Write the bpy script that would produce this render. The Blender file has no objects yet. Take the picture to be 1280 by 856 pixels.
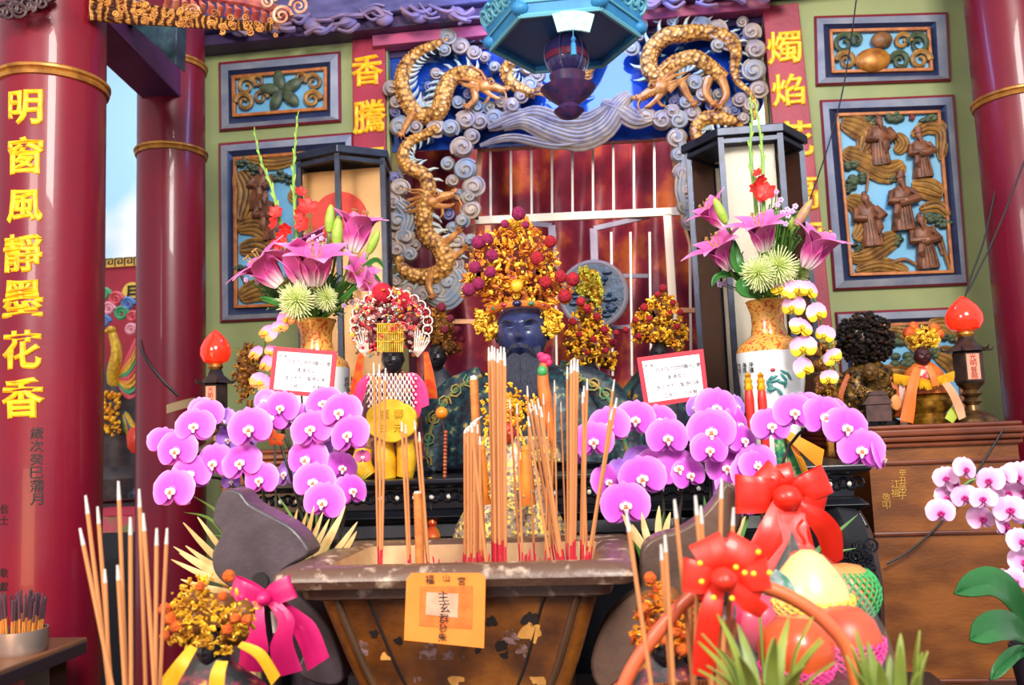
import bpy, math, random
from math import sin, cos, pi, radians, sqrt, atan2
from mathutils import Vector as V, Matrix, noise
R = random.Random(7)
scene = bpy.context.scene
COL = scene.collection
# ------------------------------------------------------------------ camera
FPX = 1100.0
CAM = V((0, 0, 1.25))
yaw, pit, rol = radians(7.0), radians(6.0), radians(2.3)
r0 = V((cos(yaw), sin(yaw), 0))
fw0 = V((-sin(yaw), cos(yaw), 0))
FWD = fw0 * cos(pit) + V((0, 0, 1)) * sin(pit)
up0 = V((0, 0, 1)) * cos(pit) - fw0 * sin(pit)
RT = r0 * cos(rol) - up0 * sin(rol)
UP = up0 * cos(rol) + r0 * sin(rol)
cd = bpy.data.cameras.new('camera')
cam = bpy.data.objects.new('camera', cd)
COL.objects.link(cam)
m = Matrix.Identity(4)
for i in range(3):
    m[i][0], m[i][1], m[i][2], m[i][3] = RT[i], UP[i], -FWD[i], CAM[i]
cam.matrix_world = m
cd.sensor_width = 36
cd.lens = 36 * FPX / 1280
cd.clip_start = .02
cd.dof.use_dof = True
cd.dof.focus_distance = 2.0
cd.dof.aperture_fstop = 5.6
scene.camera = cam

def P(px, py, Y):
    """the point of the plane at distance Y seen at photo pixel px, py"""
    d = FWD * FPX + RT * (px - 640) - UP * (py - 428)
    return CAM + d * (Y / d.y)
def PZ(px, py, z):
    d = FWD * FPX + RT * (px - 640) - UP * (py - 428)
    return CAM + d * ((z - CAM.z) / d.z)
def S(Y, px=640, py=428):
    """metres per photo pixel at distance Y"""
    return (P(px, py, Y) - CAM).dot(FWD) / FPX
# ------------------------------------------------------------------ materials
def lin(h):
    h = h.lstrip('#')
    c = [int(h[i:i + 2], 16) / 255 for i in (0, 2, 4)]
    return tuple(x / 12.92 if x <= .04045 else ((x + .055) / 1.055) ** 2.4 for x in c) + (1,)
MATS = {}
def mat(name, col, rough=.5, metal=0, col2=None, scale=20, bump=0, bscale=None, coat=0, detail=4, ramp=(.35, .65),
        col3=None, tex='noise', stretch=None, trans=0, sss=0, spec=.5, emit=None, estr=1, sheen=0):
    if name in MATS: return MATS[name]
    M = bpy.data.materials.new(name); M.use_nodes = True
    nt = M.node_tree; b = nt.nodes['Principled BSDF']; L = nt.links.new
    b.inputs['Base Color'].default_value = lin(col)
    b.inputs['Roughness'].default_value = rough
    b.inputs['Metallic'].default_value = metal
    b.inputs['Coat Weight'].default_value = coat
    b.inputs['Specular IOR Level'].default_value = spec
    if trans: b.inputs['Transmission Weight'].default_value = trans
    if sss:
        b.inputs['Subsurface Weight'].default_value = sss
        b.inputs['Subsurface Radius'].default_value = (.01, .006, .004)
    if emit:
        b.inputs['Emission Color'].default_value = lin(emit); b.inputs['Emission Strength'].default_value = estr
    if col2 or bump:
        tc = nt.nodes.new('ShaderNodeTexCoord'); mp = nt.nodes.new('ShaderNodeMapping')
        L(tc.outputs['Object'], mp.inputs['Vector'])
        if stretch: mp.inputs['Scale'].default_value = stretch
        def texn(sc):
            if tex == 'voronoi':
                t = nt.nodes.new('ShaderNodeTexVoronoi'); t.inputs['Scale'].default_value = sc; o = t.outputs['Distance']
            elif tex == 'cells':
                t = nt.nodes.new('ShaderNodeTexVoronoi'); t.inputs['Scale'].default_value = sc; o = t.outputs['Color']
            elif tex == 'wave':
                t = nt.nodes.new('ShaderNodeTexWave'); t.inputs['Scale'].default_value = sc
                t.inputs['Distortion'].default_value = 6; t.inputs['Detail'].default_value = 3; o = t.outputs['Fac']
            else:
                t = nt.nodes.new('ShaderNodeTexNoise'); t.inputs['Scale'].default_value = sc
                t.inputs['Detail'].default_value = detail; o = t.outputs['Fac']
            L(mp.outputs['Vector'], t.inputs['Vector'])
            return o
        if col2:
            o = texn(scale)
            r = nt.nodes.new('ShaderNodeValToRGB')
            r.color_ramp.elements[0].position = ramp[0]; r.color_ramp.elements[0].color = lin(col)
            r.color_ramp.elements[1].position = ramp[1]; r.color_ramp.elements[1].color = lin(col2)
            if col3:
                e = r.color_ramp.elements.new((ramp[0] + ramp[1]) / 2); e.color = lin(col3)
            if tex == 'cells':
                s = nt.nodes.new('ShaderNodeSeparateColor'); L(o, s.inputs[0]); o = s.outputs[0]
                r.color_ramp.interpolation = 'CONSTANT'
            L(o, r.inputs['Fac']); L(r.outputs['Color'], b.inputs['Base Color'])
        if bump:
            o = texn(bscale or scale)
            bn = nt.nodes.new('ShaderNodeBump'); bn.inputs['Strength'].default_value = min(1, bump)
            bn.inputs['Distance'].default_value = .01
            L(o, bn.inputs['Height']); L(bn.outputs['Normal'], b.inputs['Normal'])
    MATS[name] = M
    return M
def radial(name, stops, axis='len', span=1.0, rough=.5, sss=.0, spots=None):
    """petal colour running outward from the flower's own centre (object space)"""
    if name in MATS: return MATS[name]
    M = bpy.data.materials.new(name); M.use_nodes = True
    nt = M.node_tree; b = nt.nodes['Principled BSDF']; L = nt.links.new
    tc = nt.nodes.new('ShaderNodeTexCoord')
    if axis == 'len':
        q = nt.nodes.new('ShaderNodeVectorMath'); q.operation = 'LENGTH'; L(tc.outputs['Object'], q.inputs[0]); o = q.outputs['Value']
    else:
        s = nt.nodes.new('ShaderNodeSeparateXYZ'); L(tc.outputs['Object'], s.inputs[0]); o = s.outputs[axis]
    d = nt.nodes.new('ShaderNodeMath'); d.operation = 'DIVIDE'; d.inputs[1].default_value = span; L(o, d.inputs[0])
    r = nt.nodes.new('ShaderNodeValToRGB')
    el = r.color_ramp.elements
    el[0].position, el[0].color = stops[0][0], lin(stops[0][1])
    el[1].position, el[1].color = stops[-1][0], lin(stops[-1][1])
    for p_, c_ in stops[1:-1]:
        e = el.new(p_); e.color = lin(c_)
    L(d.outputs[0], r.inputs['Fac']); L(r.outputs['Color'], b.inputs['Base Color'])
    b.inputs['Roughness'].default_value = rough
    b.inputs['Specular IOR Level'].default_value = .3
    if sss:
        b.inputs['Subsurface Weight'].default_value = sss
        b.inputs['Subsurface Radius'].default_value = (.01, .006, .008)
    MATS[name] = M
    return M
# ------------------------------------------------------------------ mesh builder
class B:
    def __init__(s): s.v = []; s.f = []
    def add(s, vs, fs):
        n = len(s.v); s.v += [V(p) for p in vs]; s.f += [tuple(i + n for i in q) for q in fs]; return s
    def join(s, o): return s.add(o.v, o.f)
    def tf(s, M):
        s.v = [M @ p for p in s.v]; return s
    def tube(s, pts, rad, n=8, cap=True, flat=1.0, ref=None):
        pts = [V(p) for p in pts]; k = len(pts)
        if not hasattr(rad, '__len__'): rad = [rad] * k
        T = []
        for i in range(k):
            t = pts[min(i + 1, k - 1)] - pts[max(i - 1, 0)]
            T.append(t.normalized() if t.length > 1e-9 else V((0, 0, 1)))
        a = V(ref) if ref else (V((0, 1, 0)) if abs(T[0].y) < .9 else V((1, 0, 0)))
        vs = []; fs = []
        for i in range(k):
            a = (a - T[i] * a.dot(T[i]))
            a = a.normalized() if a.length > 1e-6 else T[i].orthogonal().normalized()
            b = T[i].cross(a)
            for j in range(n):
                q = 2 * pi * j / n
                vs.append(pts[i] + (a * cos(q) * flat + b * sin(q)) * rad[i])
        for i in range(k - 1):
            for j in range(n):
                fs.append((i * n + j, i * n + (j + 1) % n, (i + 1) * n + (j + 1) % n, (i + 1) * n + j))
        if cap:
            fs.append(tuple(range(n))[::-1]); fs.append(tuple((k - 1) * n + j for j in range(n)))
        return s.add(vs, fs)
    def lathe(s, prof, c=(0, 0, 0), n=24, sx=1, sy=1, a0=0, cap=True):
        c = V(c); vs = []; fs = []
        for r, z in prof:
            for j in range(n):
                q = 2 * pi * j / n + a0
                vs.append(c + V((r * cos(q) * sx, r * sin(q) * sy, z)))
        for i in range(len(prof) - 1):
            for j in range(n):
                fs.append((i * n + j, i * n + (j + 1) % n, (i + 1) * n + (j + 1) % n, (i + 1) * n + j))
        if cap:
            if prof[0][0] > 1e-5: fs.append(tuple(range(n))[::-1])
            if prof[-1][0] > 1e-5: fs.append(tuple((len(prof) - 1) * n + j for j in range(n)))
        return s.add(vs, fs)
    def ball(s, c, r, n=10, m=7, rot=None):
        c = V(c); r = V(r) if hasattr(r, '__len__') else V((r, r, r)); vs = []; fs = []
        for i in range(m + 1):
            t = pi * i / m
            for j in range(n):
                q = 2 * pi * j / n
                p = V((r.x * sin(t) * cos(q), r.y * sin(t) * sin(q), -r.z * cos(t)))
                if rot: p = rot @ p
                vs.append(c + p)
        for i in range(m):
            for j in range(n):
                fs.append((i * n + j, i * n + (j + 1) % n, (i + 1) * n + (j + 1) % n, (i + 1) * n + j))
        return s.add(vs, fs)
    def hexa(s, p):      # 8 points: bottom ring 4, top ring 4
        return s.add(p, [(3, 2, 1, 0), (4, 5, 6, 7), (0, 1, 5, 4), (1, 2, 6, 5), (2, 3, 7, 6), (3, 0, 4, 7)])
    def box(s, a, b):
        x0, y0, z0 = a; x1, y1, z1 = b
        return s.hexa([(x0, y0, z0), (x1, y0, z0), (x1, y1, z0), (x0, y1, z0), (x0, y0, z1), (x1, y0, z1), (x1, y1, z1), (x0, y1, z1)])
    def bar(s, a, b, w, d, up=(0, 1, 0)):  # square bar from a to b, w across, d along up
        a, b = V(a), V(b); t = (b - a).normalized(); u = V(up); u = (u - t * u.dot(t)).normalized(); x = t.cross(u)
        q = [(-1, -1), (1, -1), (1, 1), (-1, 1)]
        return s.hexa([a + x * (i * w / 2) + u * (j * d / 2) for i, j in q] + [b + x * (i * w / 2) + u * (j * d / 2) for i, j in q])
    def prism(s, poly, off):  # polygon of points, extruded by off
        n = len(poly); poly = [V(p) for p in poly]; off = V(off)
        fs = [tuple(range(n)), tuple(range(2 * n - 1, n - 1, -1))]
        fs += [(i, n + i, n + (i + 1) % n, (i + 1) % n) for i in range(n)]
        return s.add(poly + [p + off for p in poly], fs)
    def grid(s, fn, nu, nv, wrap=False):
        vs = [fn(i / (nu - 1), j / (nv - 1)) for i in range(nu) for j in range(nv)]
        fs = [(i * nv + j, (i + 1) * nv + j, (i + 1) * nv + j + 1, i * nv + j + 1) for i in range(nu - 1) for j in range(nv - 1)]
        return s.add(vs, fs)
    def ring(s, c, r, t, n=24, k=6, ax=(0, 1, 0), a0=0, a1=2 * pi):
        ax = V(ax).normalized(); u = ax.orthogonal().normalized(); w = ax.cross(u); c = V(c)
        pts = [c + (u * cos(a0 + (a1 - a0) * i / n) + w * sin(a0 + (a1 - a0) * i / n)) * r for i in range(n + 1)]
        return s.tube(pts, t, k)
def link(name, me, parent=None):
    o = bpy.data.objects.new(name, me); COL.objects.link(o)
    if parent: o.parent = parent
    return o
def wloc(o):
    p = V((0, 0, 0))
    while o: p += o.location; o = o.parent
    return p
def finish(me, material, smooth):
    if material: me.materials.append(material)
    if smooth:
        me.polygons.foreach_set('use_smooth', [True] * len(me.polygons))
        if smooth != 'all':
            try: me.set_sharp_from_angle(angle=radians(40))
            except Exception: pass
    me.update()
def solid(o, th):
    d = o.modifiers.new('solidify', 'SOLIDIFY'); d.thickness = th; d.offset = 0
    e = o.modifiers.new('edges', 'EDGE_SPLIT'); e.split_angle = radians(55)
def obj(name, b, material, parent=None, smooth=True, sol=0, bev=0, sub=0, label=None, loc=None):
    """one mesh object; b holds world coordinates; with no parent its origin goes to its base"""
    me = bpy.data.meshes.new(name)
    if parent is not None: base = wloc(parent)
    elif loc is not None: base = V(loc)
    else:
        xs = [p.x for p in b.v]; ys = [p.y for p in b.v]; zs = [p.z for p in b.v]
        base = V(((min(xs) + max(xs)) / 2, (min(ys) + max(ys)) / 2, min(zs)))
    me.from_pydata([p - base for p in b.v], [], b.f)
    finish(me, material, smooth)
    o = link(name, me, parent)
    if parent is None: o.location = base
    if bev:
        d = o.modifiers.new('bevel', 'BEVEL'); d.width = bev; d.segments = 2; d.limit_method = 'ANGLE'
    if sub:
        d = o.modifiers.new('subdivision', 'SUBSURF'); d.levels = d.render_levels = sub
    if sol:
        solid(o, sol)
    if label: o['label'] = label
    return o
def tag(o, label, cat, group=None, kind=None):
    o['label'] = label; o['category'] = cat
    if group: o['group'] = group
    if kind: o['kind'] = kind
    return o
def thing(name, label, cat, loc, group=None):
    o = bpy.data.objects.new(name, None); COL.objects.link(o); o.location = V(loc); o.empty_display_size = .05
    return tag(o, label, cat, group)
def struct(name, b, material, smooth=False, bev=0):
    o = obj(name, b, material, None, smooth, bev=bev); o['kind'] = 'structure'
    return o
def mesh_of(name, b, material, smooth=True):
    me = bpy.data.meshes.new(name); me.from_pydata([tuple(p) for p in b.v], [], b.f); finish(me, material, smooth); return me
def frame(y, z=(0, 0, 1)):   # rotation whose -Y axis looks along y, with z roughly up
    n = -V(y).normalized(); z = V(z); z = (z - n * z.dot(n)); z = z.normalized() if z.length > 1e-5 else n.orthogonal().normalized()
    x = n.cross(z)
    return Matrix(((x.x, n.x, z.x), (x.y, n.y, z.y), (x.z, n.z, z.z)))
def place(name, me, parent, loc, rot=None, sc=1):
    o = link(name, me, parent); M = (rot.to_4x4() if rot else Matrix.Identity(4))
    s = sc if hasattr(sc, '__len__') else (sc, sc, sc)
    o.matrix_local = Matrix.Translation(V(loc) - wloc(parent)) @ M @ Matrix.Diagonal((*s, 1))
    return o
def zrot(v):   # rotation taking +Z to v
    return V((0, 0, 1)).rotation_difference(V(v)).to_matrix()
def spline(pts, n):
    pts = [V(p) for p in pts]; out = []; k = len(pts) - 1
    for i in range(n):
        t = k * i / (n - 1); j = min(int(t), k - 1); t -= j
        a, b, c, d = pts[max(j - 1, 0)], pts[j], pts[j + 1], pts[min(j + 2, k)]
        out.append(.5 * ((2 * b) + (c - a) * t + (2 * a - 5 * b + 4 * c - d) * t * t + (3 * b - a - 3 * c + d) * t ** 3))
    return out
def lerp(a, b, t): return a + (b - a) * t
def interp(xs, t):   # list of values sampled evenly
    k = len(xs) - 1; q = min(max(t, 0), 1) * k; j = min(int(q), k - 1); return lerp(xs[j], xs[j + 1], q - j)
_glyph = {}
def glyph(ch, off=.012, ext=.02):
    """verts/faces of one character, centred, 1 unit high, in the XZ plane facing -Y"""
    key = (ch, off, ext)
    if key not in _glyph:
        c = bpy.data.curves.new('t', 'FONT'); c.body = ch; c.bevel_depth = off; c.bevel_resolution = 0; c.extrude = ext; c.resolution_u = 3
        c.align_x = 'CENTER'
        o = bpy.data.objects.new('t', c); COL.objects.link(o); bpy.context.view_layer.update()
        me = bpy.data.meshes.new_from_object(o.evaluated_get(bpy.context.evaluated_depsgraph_get()))
        vs = [v.co.copy() for v in me.vertices]; fs = [tuple(p.vertices) for p in me.polygons]
        bpy.data.objects.remove(o); bpy.data.curves.remove(c); bpy.data.meshes.remove(me)
        x0, x1 = min(v.x for v in vs), max(v.x for v in vs); y0, y1 = min(v.y for v in vs), max(v.y for v in vs)
        q = 1 / max(y1 - y0, x1 - x0, .3)
        _glyph[key] = ([V(((v.x - (x0 + x1) / 2) * q, -v.z * q, (v.y - (y0 + y1) / 2) * q)) for v in vs], fs)
    return _glyph[key]
def write(b, ch, c, size, off=.012, ext=.02, rot=None, wx=1, rough=0):
    vs, fs = glyph(ch, off, ext); out = []
    for v in vs:
        p = V((v.x * size * wx, v.y * size, v.z * size))
        if rough: p += noise.noise_vector(V((v.x, 0, v.z)) * 5 + V(c)) * rough * size
        if rot: p = rot @ p
        out.append(V(c) + p)
    return b.add(out, fs)
# ------------------------------------------------------------------ palette
red_lacquer = mat('red_lacquer', '#780a20', .36, col2='#6a0c28', scale=3, bump=.04, bscale=30, coat=.2, spec=.35)
gold = mat('gold_leaf', '#f2b01e', .38, .45, col2='#c9780f', scale=60, ramp=(.4, .7))
gold_paint = mat('gold_paint', '#ffc818', .45, .15, col2='#eda010', scale=40)
gold_fil = mat('gold_filigree', '#ffc828', .34, .35, col2='#e08a18', scale=45, ramp=(.42, .62))
gold_pale = mat('gold_pale', '#ffe04a', .34, .3, col2='#e0a018', scale=50)
gold_brown = mat('old_gold', '#b57a2a', .4, .45, col2='#5c3414', scale=35, ramp=(.4, .6), bump=.3)
band_gold = mat('band_gold', '#c4893a', .4, .4, col2='#8a5520', scale=25)
green_wall = mat('green_paint', '#929a62', .6, col2='#868f5e', scale=5, bump=.05, bscale=60)
frame_grey = mat('frame_grey', '#8c8f97', .5, col2='#6d7286', scale=9)
frame_navy = mat('frame_navy', '#20294a', .4, col2='#2c3554', scale=12)
frame_red = mat('frame_red', '#7d1f30', .5)
frame_orange = mat('frame_orange', '#c2763c', .45, .1, col2='#9a5526', scale=30)
sky_back = mat('panel_sky', '#62a6cf', .5, col2='#78b4d8', scale=6)
wood_carve = mat('carved_wood', '#9c6a3a', .5, .1, col2='#5e3a20', scale=25, bump=.25, bscale=50)
wood_carve2 = mat('carved_ochre', '#b0803c', .5, .1, col2='#6f4a22', scale=22, bump=.3, bscale=40)
robe_brown = mat('carved_robe', '#8c5638', .5, .1, col2='#5a3422', scale=30, bump=.2)
leaf_dark = mat('carved_leaf', '#4f5b3a', .55, col2='#2f3d30', scale=30, bump=.2)
fruit_gold = mat('carved_fruit', '#c8862a', .4, .2, col2='#8a4a1c', scale=20)
cloud_m = mat('cloud_beige', '#b8a28c', .5, .05, col2='#8a7c80', scale=20, bump=.15)
dragon_m = mat('dragon_scales', '#e0a04c', .42, .25, col2='#5c2c14', scale=62, tex='voronoi', ramp=(.35, .85), bump=.8)  # dark scale edges carry the shading between scales in the colour
dragon_h = mat('dragon_gold', '#d2904a', .42, .2, col2='#a8642c', scale=40, bump=.2)
spine_m = mat('spine_pale', '#7fa0ae', .5, col2='#c0b89a', scale=30)
couplet_m = mat('couplet_red', '#a3233a', .5, col2='#8d1c36', scale=7, bump=.1, bscale=60)
black_ink = mat('ink', '#1c1416', .6)
blueglass = mat('blue_glass_backing', '#1748a8', .06, col2='#103078', scale=3, coat=.6)
wire_black = mat('wire_black', '#15151a', .5)
wood_floor = mat('floor_stone', '#5a4a44', .6, col2='#463a36', scale=4)
beam_m = mat('beam_violet', '#5a5488', .55, col2='#3a3866', scale=8, bump=.3, bscale=20, stretch=(1, 1, 3))
beam_dark = mat('beam_dark', '#33204c', .5, col2='#412a54', scale=9)
beam_pink = mat('beam_rose', '#b44a6a', .5, col2='#95405f', scale=12)
WY = 3.4
# ------------------------------------------------------------------ floor, walls, beams
struct('floor', B().box((-6, -3, -.1), (6, 7, 0)), wood_floor)
def colx(px, py, Y): return P(px, py, Y).x
xL0, xL1 = colx(215, 250, WY), colx(486, 130, WY)
xR0, xR1 = colx(962, 130, WY), colx(1330, 250, WY)
zT = P(640, 38, WY).z
b = B().box((xL0, WY, 0), (xL1, WY + .22, zT + .5))
struct('wall_back_left', b, green_wall)
struct('wall_back_right', B().box((xR0, WY, 0), (xR1, WY + .22, zT + .5)), green_wall)
struct('wall_back', B().box((xL1 - .1, 4.05, 0), (xR0 + .1, 4.15, zT + .5)), mat('niche_wall', '#4a1830', .6, col2='#3a1830', scale=4))
struct('wall_niche_left', B().box((xL1 - .12, WY + .22, 0), (xL1 - .0, 4.1, zT + .5)), MATS['niche_wall'])
struct('wall_niche_right', B().box((xR0 - .0, WY + .22, 0), (xR0 + .12, 4.1, zT + .5)), MATS['niche_wall'])
struct('ceiling', B().box((xL1 - .12, WY + .02, zT + .3), (xR0 + .12, 4.15, zT + .4)), beam_dark)
struct('wall_back_top', B().box((xL1, WY + .03, P(640, 60, WY).z + .02), (xR0, WY + .2, zT + .5)), beam_dark)
struct('trim_1', B().box((xL1 - .05, WY - .05, P(700, 42, WY).z), (xR0 + .02, WY + .02, P(700, 28, WY).z)), beam_pink, bev=.004)
struct('trim_2', B().box((xL0, WY - .1, P(700, 28, WY).z), (xR1, WY + .03, P(700, 14, WY).z)), beam_dark, bev=.004)
tb = B().box((xL0, WY - .14, P(700, 14, WY).z), (xR1, WY + .03, zT + .5))
struct('trim_3', tb, beam_m, bev=.01)
# carved figures along the beam: low relief
def relief_line(b, pts, r, n=5): b.tube(spline(pts, 10), r, n)
bc = thing('beam_carving', 'weathered violet relief carving along the beam above the shrine', 'carving', P(560, 14, WY - .15))
for k in range(16):
    px = 300 + k * 45
    if 610 < px < 790: continue
    b = B(); py = 12 - (px - 640) * .075
    for q in range(5):
        x, y = px + R.uniform(-20, 20), py + R.uniform(-14, 8)
        relief_line(b, [P(x - 14, y + R.uniform(-6, 6), WY - .145), P(x, y + R.uniform(-9, 9), WY - .16), P(x + 12, y + R.uniform(-6, 6), WY - .145)], S(WY) * R.uniform(1.5, 4))
    b.ball(P(px, py, WY - .14), (S(WY) * 12, .02, S(WY) * 9))
    obj('carved_scroll', b, mat('beam_relief', '#6a6090', .55, col2='#86687a', scale=14), bc)
# ------------------------------------------------------------------ columns
def column(label, pxl, pxr, py, Y, bands, name='column', rf=.9):
    c = (P(pxl, py, Y) + P(pxr, py, Y)) / 2; r = (P(pxr, py, Y) - P(pxl, py, Y)).length / 2 * rf
    t = thing(name, label, 'column', (c.x, c.y, 0))
    H = zT + .6
    b = B().lathe([(r * 1.02, 0), (r * 1.0, .3)] + [(r * (1 + .012 * sin(pi * i / 12)), .3 + (H - .3) * i / 12) for i in range(1, 13)], (c.x, c.y, 0), 48)
    obj('shaft', b, red_lacquer, t)
    for zb in bands:
        z = P((pxl + pxr) / 2, zb, Y - r).z; h = r * .1
        pr = [(r, -h * 1.5), (r * 1.06, -h * 1.4), (r * 1.08, -h * .8), (r * 1.05, -h * .3), (r * 1.1, 0), (r * 1.1, h * .5), (r * 1.05, h * .9), (r, h)]
        obj('gold_band', B().lathe([(a, z + q) for a, q in pr], (c.x, c.y, 0), 48, cap=False), band_gold, t)
    return t, V((c.x, c.y, 0)), r
colA, cA, rA = column('thick red lacquered column at the far left bearing seven gold characters', 0, 124, 400, 2.15, [80], 'inscribed_column', .93)
colB, cB, rB = column('red lacquered column left of the green wall with a strip of tape on it', 171, 258, 300, 3.0, [178, 66], rf=.87)
colC, cC, rC = column('red lacquered column at the right edge behind the red teardrop lamp', 1232, 1345, 300, 3.05, [108])
def on_col(b, ch, c, r, px, py, Y, size, off, ext, wx=1, rough=0):
    p = P(px, py, Y - r * .9)
    tmp = B(); write(tmp, ch, (0, 0, 0), size, off, ext, wx=wx, rough=rough)
    a0 = math.asin(max(-.98, min(.98, (p.x - c.x) / r)))
    # where the viewing ray meets the shaft
    d = (p - CAM); d.z = 0; d.normalize(); o = V((CAM.x - c.x, CAM.y - c.y)); dd = V((d.x, d.y))
    bq = o.dot(dd); disc = bq * bq - (o.dot(o) - r * r)
    if disc > 0:
        tt = -bq - sqrt(disc); hit = V((CAM.x, CAM.y)) + dd * tt; a0 = atan2(hit.x - c.x, -(hit.y - c.y)); p = P(px, py, hit.y)
    vs = []
    for v in tmp.v:
        a = a0 + v.x / r; q = r * 1.013 - v.y
        vs.append(V((c.x + q * sin(a), c.y - q * cos(a), p.z + v.z)))
    b.add(vs, tmp.f)
for ch, (px, py, h) in zip('明窗風靜墨花香', [(31, 134, 50), (31, 194, 52), (30, 257, 48), (27, 316, 52), (27, 373, 54), (26, 437, 52), (27, 497, 56)]):
    b = B(); on_col(b, ch, cA, rA, px, py, 2.15, h * S(2.03) * 1.02, .03, .02, rough=.03)
    obj('gold_character', b, gold_paint, colA, smooth=False)
for i, ch in enumerate('歲次癸巳蒲月'):
    b = B(); on_col(b, ch, cA, rA, 46, 541 + i * 16.5, 2.15, 16 * S(2.03), .012, .02, rough=.02)
    obj('black_character', b, black_ink, colA, smooth=False)
for i, (ch, py) in enumerate(zip('信士敬獻', [636, 650, 716, 733])):
    b = B(); on_col(b, ch, cA, rA, 5.5, py, 2.15, 12 * S(2.03), .008, .02)
    obj('black_character', b, black_ink, colA, smooth=False)
# strip of tape and cable on column B
b = B(); n = 12
def tape(u, v):
    px, py = lerp(207, 242, u), lerp(0, 11, v) + lerp(506, 491, u)
    x = P(px, py, 3.0 - rB).x; a = math.asin(max(-.99, min(.99, (x - cB.x) / rB * .985)))
    q = rB * 1.018
    return V((cB.x + q * sin(a), cB.y - q * cos(a), P(px, py, 3.0 - rB).z))
tag(obj('tape_strip', B().grid(tape, 14, 3), mat('tape', '#a68a62', .6), sol=.003), 'short strip of tan tape stuck slantwise on the red column', 'tape')
def col_pt(px, py):
    x = P(px, py, 3.0 - rB).x; a = math.asin(max(-.99, min(.99, (x - cB.x) / rB * .985))); q = rB * 1.03
    return V((cB.x + q * sin(a), cB.y - q * cos(a), P(px, py, 3.0 - rB).z))
tag(obj('cable', B().tube(spline([col_pt(*q) for q in [(173, 425), (178, 440), (190, 458), (205, 478), (218, 494)]], 16), .0045, 6), wire_black), 'black cable running down the red column to the tape strip', 'cable')
# beam between the two left columns and the carved eave on it
za = P(200, 100, 2.7).z
b = B(); y0, y1 = cA.y, cB.y
pA, pB = V((cA.x, cA.y, 0)), V((cB.x, cB.y, 0)); dr = (pB - pA).normalized(); sd = V((-dr.y, dr.x, 0)) * .07
zb0, zb1 = P(215, 98, 2.75).z, P(215, 35, 2.75).z
b.hexa([pA + sd + V((0, 0, zb0)), pA - sd + V((0, 0, zb0)), pB - sd + V((0, 0, zb0)), pB + sd + V((0, 0, zb0)),
        pA + sd + V((0, 0, zb1)), pA - sd + V((0, 0, zb1)), pB - sd + V((0, 0, zb1)), pB + sd + V((0, 0, zb1))])
struct('trim_4', b, mat('tie_beam', '#5d2a5c', .5, col2='#47204f', scale=7), bev=.006)
ev = thing('roof_eave_carving', 'gilded carved eave with a red fringe jutting out over the two left columns', 'carving', P(250, 40, 2.4))
def ep(px, py, Y=2.4): return P(px, py, Y)
b = B()
for k in range(6):
    o = k * 4.2
    b.tube(spline([ep(112, -6 + o * 1.3, 2.1), ep(165, 4 + o * 1.1, 2.2), ep(210, 13 + o * .8, 2.3), ep(270, 24 + o * .5, 2.4), ep(340, 31 + o * .3, 2.5)], 24), [S(2.4) * (4.2 - .08 * i) for i in range(24)], 7)
obj('ridge_roll', b, mat('eave_gold', '#d09048', .42, .25, col2='#4e2814', scale=24, bump=.8, tex='wave'), ev)
b = B()
for k in range(13):
    px = 208 + k * 11; py = 4 + k * 1.55
    b.tube([ep(px, py + 4, 2.4), ep(px + 2, py - 3, 2.38), ep(px - 2, py - 9, 2.4)], [S(2.4) * 5, S(2.4) * 4.5, S(2.4) * 1.5], 8)
obj('scalloped_fringe', b, mat('coral_red', '#b8474a', .5, col2='#d78a6a', scale=30), ev)
b = B()
b.tube(spline([ep(225, -12), ep(270, -4), ep(320, 4), ep(362, 20)], 16), S(2.4) * 8, 8)
obj('ridge_roll', b, mat('eave_rose', '#c06a5a', .5, col2='#8a3a4c', scale=30, bump=.3), ev)
for (px, py, r, fl) in [(352, 20, 13, 1), (374, 8, 12, -1), (335, 2, 10, 1), (240, 14, 9, 1), (172, -4, 12, -1), (135, 6, 11, 1)]:
    b = B(); pts = []
    for i in range(22):
        a = i / 21 * 3.6 * pi; q = r * (1 - i / 24)
        pts.append(ep(px + fl * q * cos(a), py - q * sin(a), 2.36))
    b.tube(pts, [S(2.4) * 2.6 * (1 - .5 * i / 21) for i in range(22)], 6)
    obj('scroll', b, mat('eave_pale', '#c8b49a', .5, col2='#b0684a', scale=30), ev)
b = B()
for i in range(60):
    x = R.uniform(120, 350); yb = interp([0, 10, 18, 26, 30], (x - 112) / 240) + R.uniform(-8, 16); r = R.uniform(3, 6); L = []
    for j in range(12): a = j / 11 * 2.8 * pi + i; q = r * (1 - j / 15); L.append(ep(x + q * cos(a), yb - q * sin(a), lerp(2.08, 2.42, (x - 112) / 240) - .03))
    b.tube(L, S(2.4) * 1.1, 5)
obj('gold_curls', b, mat('eave_curl', '#e0a050', .4, .3, col2='#8a4a20', scale=40), ev)
b = B().prism([P(168, 0, 2.45), P(222, 22, 2.45), P(220, 82, 2.45), P(196, 58, 2.45), P(150, 20, 2.45)], (0, .06, 0))
obj('bracket', b, mat('bracket_teal', '#2f4f58', .5, col2='#24364c', scale=30, bump=.5), ev, bev=.004)
b = B()
for i in range(9):
    x, y, r = 4 + i * 7, 14 - i * 2.2 + (i % 2) * 5, 11 - (i % 3) * 2; L = []
    b.ball(P(x, y - 4, 2.0), (S(2) * 10, .03, S(2) * 8), 10, 7)
    for j in range(16): a = j / 15 * 3 * pi + i; q = r * (1 - j / 20); L.append(P(x + q * cos(a), y - q * sin(a), 1.965))
    b.tube(L, [S(2) * 2.6 * (1 - .4 * j / 15) for j in range(16)], 6)
tag(obj('carved_bracket', b, mat('bracket_dark', '#33202a', .5, col2='#4a3030', scale=30)), 'dark carved bracket end at the head of the inscribed column', 'bracket')
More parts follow.
